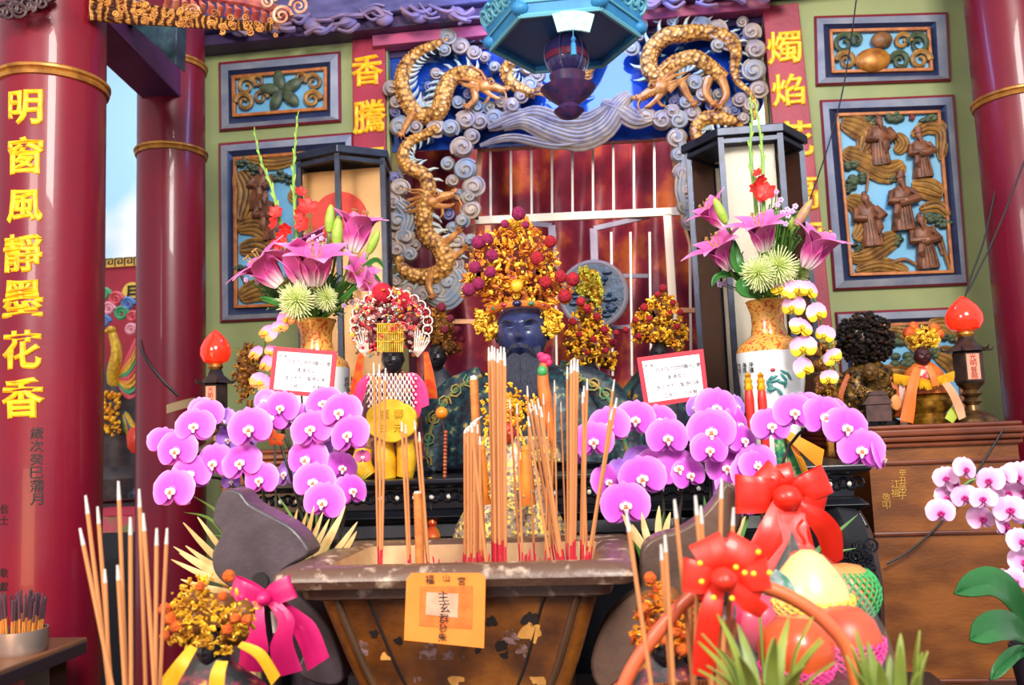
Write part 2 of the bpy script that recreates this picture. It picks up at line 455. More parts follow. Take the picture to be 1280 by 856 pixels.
# ------------------------------------------------------------------ couplet boards
def board(label, q, Y, chars):
    t = thing('couplet_board', label, 'board', P(*q[3], Y))
    b = B().prism([P(*p, Y - .02) for p in q], (0, .02, 0))
    obj('board', b, couplet_m, t, smooth=False, bev=.003)
    for ch, px, py, h in chars:
        obj('gold_character', write(B(), ch, P(px, py, Y - .022), h * S(Y), .028, .02, rough=.03), gold_paint, t, smooth=False)
board('red board with two gold characters left of the dragon screen', [(440, 46), (481, 40), (484, 420), (444, 420)], WY, [('香', 459, 88, 44), ('騰', 462, 146, 46), ('雲', 463, 206, 44), ('繞', 464, 264, 44)])
board('red board with gold characters right of the dragon screen behind the glass lantern', [(953, 8), (998, 3), (1042, 420), (989, 420)], WY, [('燭', 980, 60, 43), ('焰', 985, 113, 42), ('花', 993, 174, 46), ('高', 1001, 240, 46), ('照', 1008, 300, 44)])
# ------------------------------------------------------------------ carved wall panels
def ringq(b, o, i, Yo, Yi, th=.012):
    a = [P(*p, Yo) for p in o]; c = [P(*p, Yi) for p in i]; d = V((0, th, 0)); n = len(o)
    for k in range(n):
        l = (k + 1) % n
        b.hexa([a[k] + d, a[l] + d, c[l] + d, c[k] + d, a[k], a[l], c[l], c[k]])
    return b
def quad_shrink(q, f):
    c = (sum(p[0] for p in q) / 4, sum(p[1] for p in q) / 4)
    return [(c[0] + (p[0] - c[0]) * f, c[1] + (p[1] - c[1]) * f) for p in q]
def panel(label, outer, navy, orange):
    t = thing("framed_relief", label, "relief", P((outer[2][0] + outer[3][0]) / 2, (outer[2][1] + outer[3][1]) / 2, WY))
    sh = lambda q, d: [(q[0][0] + d, q[0][1] + d), (q[1][0] - d, q[1][1] + d), (q[2][0] - d, q[2][1] - d), (q[3][0] + d, q[3][1] - d)]
    obj('red_edge', ringq(B(), sh(outer, -3), outer, WY - .012, WY - .022), frame_red, t, smooth=False)
    obj('outer_moulding', ringq(B(), outer, navy, WY - .022, WY - .03), frame_grey, t, smooth=False)
    obj('inner_moulding', ringq(B(), navy, orange, WY - .03, WY - .012), frame_navy, t, smooth=False)
    b = B(); inn = sh(orange, 4)
    ringq(b, orange, inn, WY - .03, WY - .03, .02)
    obj('gilt_border', b, frame_orange, t, smooth=False, bev=.002)
    obj('sky_backing', B().prism([P(*p, WY - .01) for p in orange], (0, .008, 0)), sky_back, t, smooth=False)
    return t
def stick_figure(t, px, py, h, lean=0, hat=0, m=None, arm=1):
    """a robed immortal in relief, py = feet"""
    k = S(WY) * h; Y = WY - .028; b = B()
    prof = [(.19, 0), (.2, .05), (.17, .25), (.15, .42), (.17, .55), (.19, .68), (.14, .76), (.06, .8)]
    n = 20; vs = []; fs = []
    for r, z in prof:
        for j in range(n):
            q = 2 * pi * j / n; f = 1 + .1 * sin(5 * q + z * 3) * (1 - z)
            vs.append(V((r * cos(q) * f + lean * z * z, r * .5 * sin(q) * f, z)))
    for i in range(len(prof) - 1):
        for j in range(n): fs.append((i * n + j, i * n + (j + 1) % n, (i + 1) * n + (j + 1) % n, (i + 1) * n + j))
    b.add(vs, fs)
    hx = lean * .8
    b.ball((hx, -.04, .88), (.075, .075, .095), 10, 8)
    b.tube([(hx, -.1, .84), (hx + .01, -.11, .76), (hx, -.1, .68)], [.05, .04, .01], 6)
    if hat: b.lathe([(.09, 0), (.07, .06), (.075, .12), (.02, .15)], (hx, -.03, .93), 10)
    else: b.ball((hx, 0, .98), (.05, .05, .05), 8, 6)
    b.tube([(hx - .16, 0, .7), (-.22 + lean * .5, -.07, .52), (-.05 * arm + lean * .5, -.13, .5)], [.075, .085, .06], 8)
    b.tube([(hx + .16, 0, .7), (.24 + lean * .5, -.06, .54), (.1 * arm + lean * .5, -.13, .46)], [.075, .09, .07], 8)
    b.tube([(.1 * arm, -.12, .44), (.12 * arm, -.12, .3), (.1 * arm, -.1, .2)], [.06, .07, .02], 6)
    for q in range(5):
        x = -.14 + q * .07
        b.tube([(x, -.1 + abs(x) * .2, .02), (x * .8, -.1, .25), (x * .6 + lean * .25, -.09, .5)], [.016, .014, .006], 5)
    b.tf(Matrix.Translation(P(px, py, Y)) @ Matrix.Rotation(radians(-2.5), 4, 'Y') @ Matrix.Scale(k, 4))
    obj('carved_figure', b, m or robe_brown, t)
def bands(t, pts, w, n=5, m=None, name='carved_rock'):
    """layered rock or cloud: parallel ridges along a pixel path, w px wide"""
    b = B(); pts = [V((p[0], p[1], 0)) for p in pts]; sp = spline(pts, 14)
    for k in range(n):
        o = (k / (n - 1) - .5) * w if n > 1 else 0; L = []
        for i, p in enumerate(sp):
            d = (sp[min(i + 1, 13)] - sp[max(i - 1, 0)]); d.normalize()
            e = abs(sin(pi * i / 13)) ** .5 * .8 + .2
            L.append(P(p.x - d.y * o * e, p.y + d.x * o * e, WY - .016 - .012 * cos(o / w * 2.6)))
        b.tube(L, [S(WY) * w / n * .62 * (sin(pi * i / 13) * .6 + .45) for i in range(14)], 6)
    obj(name, b, m or wood_carve2, t)
def clump(t, px, py, r, m=None, n=9, name='carved_foliage'):
    b = B()
    for i in range(n):
        a = R.uniform(0, 2 * pi); q = r * sqrt(R.random()) * .8
        b.ball(P(px + q * cos(a), py + q * sin(a) * .6, WY - .02), (S(WY) * r * .38, .014, S(WY) * r * .28), 8, 5)
    obj(name, b, m or leaf_dark, t)
def limb(t, pts, r0, r1, m=None, name='carved_branch'):
    n = 14; obj(name, B().tube(spline([P(x, y, WY - .022) for x, y in pts], n), [S(WY) * lerp(r0, r1, i / (n - 1)) for i in range(n)], 7), m or wood_carve, t)
pR = panel('tall carved panel of five robed immortals on the right green wall', [(1028, 128), (1190, 121), (1208, 353), (1045, 360)], [(1036, 136), (1183, 131), (1202, 343), (1055, 351)], [(1045, 141), (1176, 137), (1193, 341), (1063, 345)])
for a in [(1101, 207, 62, .08, 0, None, 1), (1155, 222, 58, 0, 1, None, -1), (1092, 308, 66, -.06, 0, None, 1), (1131, 288, 68, .05, 1, None, -1), (1161, 336, 66, -.05, 0, None, -1)]: stick_figure(pR, *a)
for pts, w, n in [([(1052, 152), (1070, 158), (1084, 168), (1078, 190)], 26, 5), ([(1054, 190), (1080, 200), (1108, 215), (1130, 205)], 26, 5), ([(1140, 170), (1160, 158), (1178, 165), (1176, 200)], 16, 4),
                  ([(1058, 250), (1075, 258), (1082, 280), (1070, 300)], 24, 5), ([(1140, 232), (1160, 236), (1178, 244)], 22, 4), ([(1064, 322), (1085, 318), (1110, 302), (1122, 296)], 22, 5), ([(1070, 338), (1100, 330), (1135, 338)], 14, 4), ([(1120, 190), (1128, 180), (1120, 168)], 14, 4), ([(1150, 262), (1172, 258), (1186, 270)], 12, 3)]: bands(pR, pts, w, n)
for px, py, r in [(1064, 205, 13), (1070, 222, 14), (1062, 236, 10), (1090, 150, 12), (1120, 147, 14), (1160, 148, 12), (1113, 222, 10), (1166, 272, 13), (1180, 280, 11), (1120, 300, 12), (1070, 310, 9)]: clump(pR, px, py, r)
clump(pR, 1141, 147, 7, mat('carved_peach', '#8a3328', .4), 5, 'carved_peach')
for pts, a, c in [([(1075, 160), (1082, 185), (1085, 215), (1083, 240)], 3, 1.5), ([(1176, 300), (1182, 320), (1188, 338)], 3, 2), ([(1165, 282), (1172, 300), (1178, 318)], 3, 1.5), ([(1155, 255), (1157, 275), (1156, 290)], 1.4, 1.4), ([(1112, 330), (1130, 324), (1148, 332)], 3, 1.5)]: limb(pR, pts, a, c)
pRu = panel('small carved panel with a golden fruit and curling leaves at top right', [(1021, 23), (1182, 18), (1186, 98), (1023, 104)], [(1029, 30), (1170, 27), (1174, 94), (1032, 97)], [(1037, 36), (1163, 33), (1167, 88), (1040, 91)])
obj('carved_fruit', B().ball(P(1091, 75, WY - .03), (S(WY) * 21, .025, S(WY) * 15), 16, 10), fruit_gold, pRu)
obj('carved_fruit', B().ball(P(1102, 50, WY - .03), (S(WY) * 13, .02, S(WY) * 10), 14, 9), wood_carve, pRu)
def curl(t, px, py, r, fl=1, turns=1.4, w=3, m=None, a0=0, name='carved_leaf', Y=WY - .025):
    b = B(); L = []
    for i in range(20):
        a = a0 + i / 19 * turns * 2 * pi; q = r * (1 - .75 * i / 19)
        L.append(P(px + fl * q * cos(a), py - q * sin(a), Y))
    b.tube(L, [S(Y) * w * (1 - .55 * i / 19) for i in range(20)], 6); return obj(name, b, m or wood_carve, t)
for a in [(1055, 55, 14, 1, 1.3, 4), (1058, 76, 12, -1, 1.3, 4), (1148, 55, 14, -1, 1.4, 4), (1150, 75, 13, 1, 1.3, 4), (1128, 52, 11, 1, 1.2, 3.5), (1125, 76, 12, -1, 1.4, 4), (1070, 50, 9, -1, 1.2, 3)]: curl(pRu, *a, m=wood_carve2 if R.random() < .5 else leaf_dark)
pLu = panel('small carved panel with a broad leafed flower at the top of the left wall', [(276, 81), (422, 67), (423, 149), (277, 161)], [(285, 88), (413, 77), (413, 145), (286, 155)], [(289, 94), (408, 83), (408, 137), (290, 146)])
for i in range(5):
    a = i * 2 * pi / 5 + .5; c = P(352 + 15 * cos(a), 113 - 13 * sin(a), WY - .028)
    obj('carved_leaf', B().ball(c, (S(WY) * 15, .014, S(WY) * 8), 12, 7, Matrix.Rotation(-a, 3, 'Y')), leaf_dark, pLu)
for a in [(308, 108, 12, 1, 1.3, 3.5), (306, 128, 12, -1, 1.4, 4), (326, 122, 9, 1, 1.2, 3), (392, 103, 11, -1, 1.3, 3.5), (390, 124, 11, 1, 1.4, 4), (322, 102, 8, -1, 1.2, 3), (376, 98, 7, 1, 1.2, 3)]: curl(pLu, *a, m=wood_carve2)
pL = panel('tall carved panel behind the left vase of lilies', [(276, 182), (439, 168), (439, 392), (278, 400)], [(284, 189), (432, 177), (432, 387), (285, 394)], [(291, 196), (425, 185), (425, 380), (292, 385)])
stick_figure(pL, 322, 262, 60, .2, 0, None, 1); stick_figure(pL, 340, 300, 66, -.1, 0, None, -1); stick_figure(pL, 398, 300, 66, 0, 1); stick_figure(pL, 395, 365, 60, 0)
for pts, w, n in [([(298, 215), (308, 240), (300, 275)], 26, 5), ([(296, 285), (322, 282), (345, 300), (352, 315)], 24, 5), ([(300, 312), (325, 310), (345, 328)], 20, 4), ([(310, 200), (340, 204), (372, 198)], 14, 4), ([(300, 372), (325, 362), (350, 372)], 24, 5), ([(362, 240), (385, 250), (410, 240)], 22, 5), ([(360, 310), (390, 318), (415, 310)], 22, 5)]: bands(pL, pts, w, n)
for px, py, r in [(303, 202, 11), (318, 212, 12), (350, 220, 12), (300, 335, 9), (365, 225, 10), (400, 205, 12)]: clump(pL, px, py, r)
limb(pL, [(300, 340), (306, 355), (300, 372)], 2, 1.2); limb(pL, [(318, 262), (312, 280), (306, 290)], 2.4, 1.5)
pRb = panel('low carved panel of rocks and leaves behind the small gilded statues', [(1047, 393), (1208, 386), (1222, 540), (1060, 545)], [(1055, 401), (1202, 395), (1214, 532), (1067, 537)], [(1062, 406), (1197, 400), (1208, 526), (1073, 531)])
for pts, w, n in [([(1110, 412), (1140, 420), (1150, 440)], 22, 5), ([(1160, 410), (1180, 408), (1195, 420)], 22, 5), ([(1080, 480), (1120, 470), (1150, 480)], 26, 5), ([(1170, 440), (1190, 450), (1200, 470)], 24, 5)]: bands(pRb, pts, w, n)
for px, py, r in [(1120, 425, 14), (1133, 412, 11), (1188, 420, 12), (1172, 440, 14), (1128, 450, 16), (1100, 420, 12)]: clump(pRb, px, py, r)
# ------------------------------------------------------------------ carved dragon screen
SY = WY - .02
ds = thing('dragon_screen', 'carved and gilded dragon and cloud screen framing the shrine opening', 'screen', P(715, 300, SY))
b = B().prism([P(488, 50, SY + .06), P(700, 33, SY + .06), P(948, 14, SY + .06), P(957, 165, SY + .06), P(860, 170, SY + .06), P(700, 180, SY + .06), P(600, 185, SY + .06), P(488, 190, SY + .06)], (0, .012, 0))
obj('blue_backing', b, blueglass, ds, smooth=False)
def dragon(path, rad, head, hd, hs, spine_side=1, legs=(), n=60):
    """path in photo pixels tail to neck; head pixel, facing hd (px vector), size hs px"""
    k = S(SY); Yd = SY - .025
    pts = spline([P(x, y, Yd - .012 * sin(i * 1.9)) for i, (x, y) in enumerate(path)], n)
    rr = [k * interp(rad, i / (n - 1)) for i in range(n)]
    body = obj('dragon', B().tube(pts, rr, 14), dragon_m, ds)
    sp = B(); be = B()
    for i in range(2, n - 2):
        t = (pts[i + 1] - pts[i - 1]).normalized(); side = V((-t.z, 0, t.x)) * spine_side
        c = pts[i] + side * rr[i] * .85
        if i % 2 == 0: sp.tube([c, c + side * rr[i] * .75 - t * rr[i] * .3, c + side * rr[i] * 1.25 - t * rr[i] * .8], [rr[i] * .3, rr[i] * .2, rr[i] * .03], 5)
        be.tube([pts[i] - side * rr[i] * .95 - t * rr[i] * .12, pts[i] - side * rr[i] * .8 + V((0, -rr[i] * .62, 0))], [rr[i] * .16, rr[i] * .1], 5)
    obj('spines', sp, spine_m, body); obj('belly_plates', be, dragon_h, body)
    f = V((hd[0], 0, -hd[1])).normalized(); u = V((-f.z, 0, f.x)); u = u if u.z > 0 else -u
    M = Matrix(((f.x, 0, u.x), (0, 1, 0), (f.z, 0, u.z))); H = P(*head, Yd - .02); s = k * hs
    h = B()
    h.ball((0, 0, 0), (.33, .24, .26), 14, 9)
    h.tube([(.1, 0, .02), (.4, 0, .05), (.7, 0, .02), (.85, 0, .06)], [.2, .17, .14, .11], 10)
    h.tube([(.86, 0, .08), (.95, 0, .16), (.88, 0, .22)], [.1, .07, .02], 8)
    h.tube([(.05, 0, -.14), (.3, 0, -.28), (.6, 0, -.36), (.75, 0, -.32)], [.14, .1, .08, .03], 8)
    h.ball((.82, -.08, .12), .06, 8, 6); h.ball((.25, -.2, .14), (.12, .06, .09), 10, 6)
    h.tube([(.36, -.17, .2), (.22, -.2, .27), (.05, -.17, .25)], [.03, .06, .02], 6)
    for a in range(7):
        z = .24 - a * .085
        h.tube([(-.15, -.08, z), (-.5, -.1 - .02 * (a % 2), z + .1 * sin(a * 1.3)), (-.85 - .1 * (a % 3), -.06, z + .16 * sin(a * 1.3 + .8))], [.09, .07, .01], 6)
    for sgn in (-1, 1):
        h.tube([(.0, sgn * .1, .22), (-.25, sgn * .16, .48), (-.6, sgn * .2, .58), (-.8, sgn * .2, .75)], [.06, .05, .035, .01], 7)
        h.tube([(.72, sgn * .1, .0), (.95, sgn * .22, -.2), (1.0, sgn * .25, -.5), (.85, sgn * .2, -.75)], [.03, .025, .02, .006], 6)
    h.tube([(.3, 0, -.3), (.25, -.02, -.55), (.05, 0, -.7)], [.06, .05, .005], 6)
    for q in range(5): h.lathe([(.025, 0), (.0, -.09)], (.35 + q * .1, -.1, -.06), 6)
    h.v = [H + M @ (p * s) for p in h.v]
    hh = obj('dragon_head', h, dragon_h, body)
    eb = B().ball(H + M @ (V((.27, -.25, .15)) * s), .05 * s, 8, 6); obj('eye', eb, black_ink, body)
    for lp in legs:
        b = B(); L = spline([P(x, y, Yd - .02) for x, y in lp], 10); b.tube(L, [k * lerp(6, 3.2, i / 9) for i in range(10)], 8)
        e = L[-1]; d = (L[-1] - L[-3]).normalized(); w = V((-d.z, 0, d.x))
        for a in (-.9, -.3, .3, .9):
            q = d * cos(a) + w * sin(a)
            b.tube([e, e + q * k * 5 + V((0, -.012, 0)), e + q * k * 9], [k * 1.8, k * 1.5, k * .2], 6)
        obj('leg', b, dragon_h, body)
dragon([(560, 50), (539, 58), (520, 68), (506, 86), (503, 111), (516, 138), (535, 146), (549, 138), (555, 116), (564, 99), (582, 92), (598, 101)], [4, 7, 10, 11, 11, 12, 11, 10], (606, 108), (1, .32), 33, 1, [[(518, 140), (510, 152), (503, 166)], [(590, 104), (594, 122), (586, 132)]])
dragon([(548, 160), (528, 170), (511, 179), (504, 195), (511, 209), (530, 219), (536, 240), (530, 270), (534, 294), (550, 309), (558, 327), (548, 343), (526, 346), (505, 338), (498, 322)][::-1], [5, 9, 12, 13, 12, 12, 10, 9, 8, 7, 6], (540, 252), (1, -.25), 36, -1, [[(546, 310), (560, 300), (572, 290)], [(540, 340), (536, 355), (540, 368)], [(552, 325), (566, 322), (580, 312)]])
dragon([(944, 150), (940, 120), (922, 102), (918, 84), (920, 62), (905, 46), (880, 40), (858, 42), (832, 46), (813, 65), (812, 88), (824, 96), (838, 84), (852, 76), (870, 73), (890, 86), (905, 99), (880, 84), (862, 76), (848, 88), (838, 102)][:17], [2, 4, 7, 10, 11, 11, 11, 11, 10, 9], (826, 110), (-1, .45), 38, -1, [[(886, 98), (882, 116), (890, 128)], [(902, 98), (908, 118), (900, 132)], [(850, 100), (858, 116), (866, 128)]])
dragon([(930, 160), (910, 150), (884, 148), (870, 160), (872, 176)], [3, 8, 10, 8, 6], (874, 182), (-.3, 1), 14, 1, n=24)
dragon([(730, 95), (742, 72), (752, 58), (748, 44)], [8, 9, 7, 5], (722, 102), (-1, .3), 20, 1, n=24)
dragon([(628, 58), (640, 72), (632, 92), (645, 108), (668, 118)], [6, 8, 8, 8, 6], (684, 116), (1, .1), 18, 1, n=26)
def swirl(px, py, r, fl=1, a0=0, m=None, turns=1.6, parent=None, Y=None):
    Y = Y or SY - .01; k = S(Y); b = B()
    b.ball(P(px, py, Y), (k * r, .03, k * r * .92), 14, 8)
    L = []
    for i in range(26):
        a = a0 + i / 25 * turns * 2 * pi; q = r * (.96 - .8 * i / 25)
        L.append(P(px + fl * q * cos(a), py - q * sin(a) * .92, Y - .03 * sqrt(max(0, 1 - (q / r) ** 2)) - .003))
    b.tube(L, [k * r * .13] * 26, 6)
    obj('cloud_swirl', b, m or cloud_m, parent or ds)
cloud2 = mat('cloud_blue', '#7d8a9c', .55, .05, col2='#a39684', scale=20, bump=.15)
for i, (px, py, r) in enumerate([(560, 47, 12), (576, 58, 11), (592, 66, 9), (556, 62, 8), (489, 110, 10), (496, 128, 9), (500, 158, 13), (520, 158, 9), (545, 160, 12), (563, 160, 11), (582, 150, 12), (600, 152, 11), (618, 148, 12), (590, 170, 10), (578, 184, 14), (582, 212, 14), (592, 234, 14), (589, 262, 12), (586, 246, 9), (500, 235, 12), (492, 252, 11), (497, 276, 13), (506, 296, 13), (496, 312, 11), (512, 318, 10), (572, 300, 11), (566, 332, 13), (560, 352, 13), (572, 318, 9), (528, 368, 11), (545, 364, 10), (510, 362, 10), (494, 352, 9), (578, 276, 9),
                                 (660, 84, 11), (672, 94, 10), (664, 106, 12), (652, 120, 9), (640, 132, 10), (876, 34, 13), (896, 38, 13), (912, 52, 12), (898, 56, 9), (940, 40, 11), (944, 62, 12), (942, 88, 14), (948, 112, 11), (938, 132, 10), (868, 104, 11), (880, 118, 10), (800, 32, 9), (790, 60, 10), (808, 146, 12), (828, 150, 13), (848, 150, 12), (866, 142, 10), (846, 172, 12), (850, 194, 11), (854, 216, 12), (858, 238, 11), (858, 258, 11), (862, 278, 10), (840, 140, 10), (858, 128, 9), (905, 140, 8), (925, 125, 9)]):
    swirl(px, py, r * 1.12, 1 if i % 2 else -1, i * 1.3, cloud_m if i % 3 else cloud2)
def flow(pts, w, n, m=cloud_m):
    k = S(SY); sp = spline([V((x, y, 0)) for x, y in pts], 22); b = B()
    for q in range(n):
        o = (q / (n - 1) - .5) * w; L = []
        for i, p in enumerate(sp):
            d = sp[min(i + 1, 21)] - sp[max(i - 1, 0)]; d.normalize(); e = .35 + .65 * sin(pi * i / 21)
            L.append(P(p.x - d.y * o * e, p.y + d.x * o * e, SY - .02 - .02 * cos(o / w * 2.8)))
        b.tube(L, [k * w / n * .72 * (.4 + .6 * sin(pi * i / 21)) for i in range(22)], 6)
    obj('cloud_band', b, m, ds)
flow([(628, 158), (655, 150), (690, 164), (725, 172), (756, 158), (775, 130), (788, 118)], 30, 7)
flow([(640, 150), (668, 142), (700, 152), (735, 150), (760, 132)], 20, 5)
flow([(752, 128), (775, 138), (796, 150), (822, 146)], 20, 5)
flow([(610, 160), (632, 150), (660, 140)], 16, 4)
flow([(600, 182), (640, 172), (700, 182), (760, 168)], 8, 3)
flow([(560, 330), (575, 350), (560, 375), (535, 372)], 22, 5, cloud2)
flow([(492, 250), (510, 270), (500, 300)], 20, 5, cloud2)
flow([(845, 160), (856, 200), (852, 240), (862, 275)], 14, 4, cloud2)
for px, py, r in [(530, 128, 9), (572, 128, 9), (586, 118, 8), (596, 134, 10), (612, 134, 9), (626, 128, 9), (545, 92, 8), (536, 108, 7), (606, 72, 8), (618, 84, 8), (495, 140, 9), (505, 210, 9), (494, 222, 9), (560, 205, 10), (566, 226, 9), (572, 244, 9), (560, 268, 9), (566, 285, 9), (516, 268, 9), (516, 284, 10), (520, 306, 9), (494, 296, 9), (502, 332, 9), (588, 300, 9), (532, 360, 9), (520, 372, 9), (890, 132, 9), (898, 118, 8), (876, 92, 8), (930, 148, 9), (918, 138, 8), (854, 118, 9), (842, 126, 8), (872, 128, 8), (822, 22, 9), (840, 26, 8), (928, 28, 8), (800, 46, 7), (930, 52, 7)]:
    swirl(px, py, r, R.choice((1, -1)), R.random() * 6, R.choice((cloud_m, cloud2, mat('cloud_violet', '#75688c', .55, .05, col2='#5a6a98', scale=20))), Y=SY + .012)
b = B()
for i in range(70):
    x, y = R.uniform(492, 945), R.uniform(40, 150)
    if 610 < x < 800: continue
    a = R.uniform(0, 2 * pi); L = R.uniform(8, 16); b.tube([P(x, y, SY + .03), P(x + L * .5 * cos(a), y - L * .5 * sin(a), SY + .01), P(x + L * cos(a + .4), y - L * sin(a + .4), SY + .015)], [S(SY) * 2.6, S(SY) * 1.8, S(SY) * .2], 5)
obj('flame_tongues', b, mat('flame_teal', '#3f7f9a', .5, col2='#8aa8a8', scale=20), ds)
# ------------------------------------------------------------------ curtain in the niche
cur_m = mat('curtain_brocade', '#6a1834', .4, .1, col2='#c86a34', scale=5, col3='#8c2838', ramp=(.42, .64), bump=.15, bscale=40, detail=6, sheen=.3)
def curt(u, v):
    px, py = lerp(488, 935, u), lerp(140, 640, v)
    p = P(px, py, 3.8)
    p.y += .035 * sin(u * 52 + sin(v * 3 + u * 9) * 1.2) * (.5 + .5 * v) + .02 * sin(u * 23 + v * 2) + .012 * noise.noise(V((u * 30, v * 8, 0)))
    return p
tag(obj('curtain', B().grid(curt, 160, 30), cur_m, sol=.004), 'dark red and bronze brocade curtain hanging behind the barred gate', 'curtain')
# ------------------------------------------------------------------ barred gate
GY = 3.5
gr = thing('barred_gate', 'flaring metal gate of pale vertical bars in front of the curtain', 'gate', P(720, 410, GY))
bar_or = mat('gate_frame', '#c98a5e', .42, .3, col2='#d8a070', scale=12)
bar_pale = mat('gate_bar', '#d2c6b8', .35, .4)
bar_grey = mat('gate_grey', '#6d6270', .4, .4, col2='#857a84', scale=12)
k = S(GY)
def gbar(name, pts, w, m, parent=gr, d=.018):
    b = B()
    for a, c in zip(pts, pts[1:]): b.bar(P(*a, GY), P(*c, GY), w * k, d)
    return obj(name, b, m, parent, smooth=False, bev=.0015)
gbar('frame_rail', [(597, 187), (842, 172)], 7, bar_or)
gbar('frame_rail', [(594, 276), (856, 264)], 10, mat('gate_cream', '#ead2b4', .4, .2))
gbar('frame_post', [(600, 185), (596, 276)], 6, bar_or); gbar('frame_post', [(840, 172), (852, 264), (873, 335)], 7, bar_or)
gbar('frame_post', [(592, 280), (588, 345), (572, 378), (546, 398)], 6, bar_or); gbar('frame_post', [(856, 264), (872, 330), (905, 372)], 6, bar_or)
gbar('frame_rail', [(556, 402), (600, 402)], 6, bar_or); gbar('frame_rail', [(850, 388), (905, 388)], 6, bar_or)
gbar('frame_post', [(610, 282), (612, 400)], 8, bar_or); gbar('frame_post', [(834, 268), (842, 400)], 10, mat('gate_cream', '#ead2b4'))
for i in range(9):
    x0 = 613 + i * 25.6; gbar('bar', [(x0, 187 - i * 1.55), (x0 + .4, 272 - i * 1.1)], 3, bar_pale, d=.008)
for i, x0 in enumerate([628, 694, 764, 788, 812, 862]):
    gbar('bar', [(x0, 290), (x0 + 2, 470)], 3, bar_pale, d=.008)
for xs in ([(690, 282), (618, 276)], [(742, 286), (812, 270)]):
    (a, ya), (c, yc) = xs; lf = obj('gate_leaf', B().bar(P(a, ya, GY - .02), P(a + 2, 350, GY - .02), 9 * k, .02), bar_grey, gr, smooth=False)
    for yy, ye, w_ in ((ya, yc, 6), (345, 345, 5)): obj('leaf_rail', B().bar(P(a, yy, GY - .02), P(c, ye, GY + .03), w_ * k, .015), bar_grey, lf, smooth=False)
gbar('frame_rail', [(760, 410), (850, 405)], 5, bar_grey)
# round medallion behind the statues
rm = thing('round_medallion', 'round grey rimmed medallion of blue carving behind the statues', 'medallion', P(748, 420, 3.3))
c = P(742, 368, 3.3); kk = S(3.3)
obj('rim', B().ring(c, 40 * kk, 4 * kk, 40, 8), mat('medallion_rim', '#8f8590', .35, .4), rm)
b = B().lathe([(0, -.01), (38 * kk, -.01), (38 * kk, .01), (0, .01)], (0, 0, 0), 32).tf(Matrix.Translation(c) @ Matrix.Rotation(pi / 2, 4, 'X'))
obj('disc', b, mat('medallion_blue', '#1a2c4a', .45, col2='#30506e', scale=40, bump=.5), rm)
b = B()
for i in range(60):
    a = R.uniform(0, 2 * pi); q = sqrt(R.random()) * 33 * kk
    b.ball(c + V((q * cos(a), -.015, q * sin(a))), (kk * R.uniform(3, 7), .015, kk * R.uniform(2, 5)), 8, 5)
obj('carving', b, mat('medallion_carve', '#35506c', .45, col2='#1e304c', scale=40), rm)
b = B().bar(P(745, 400, 3.3), P(748, 600, 3.3), .02, .02); obj('post', b, bar_grey, rm)
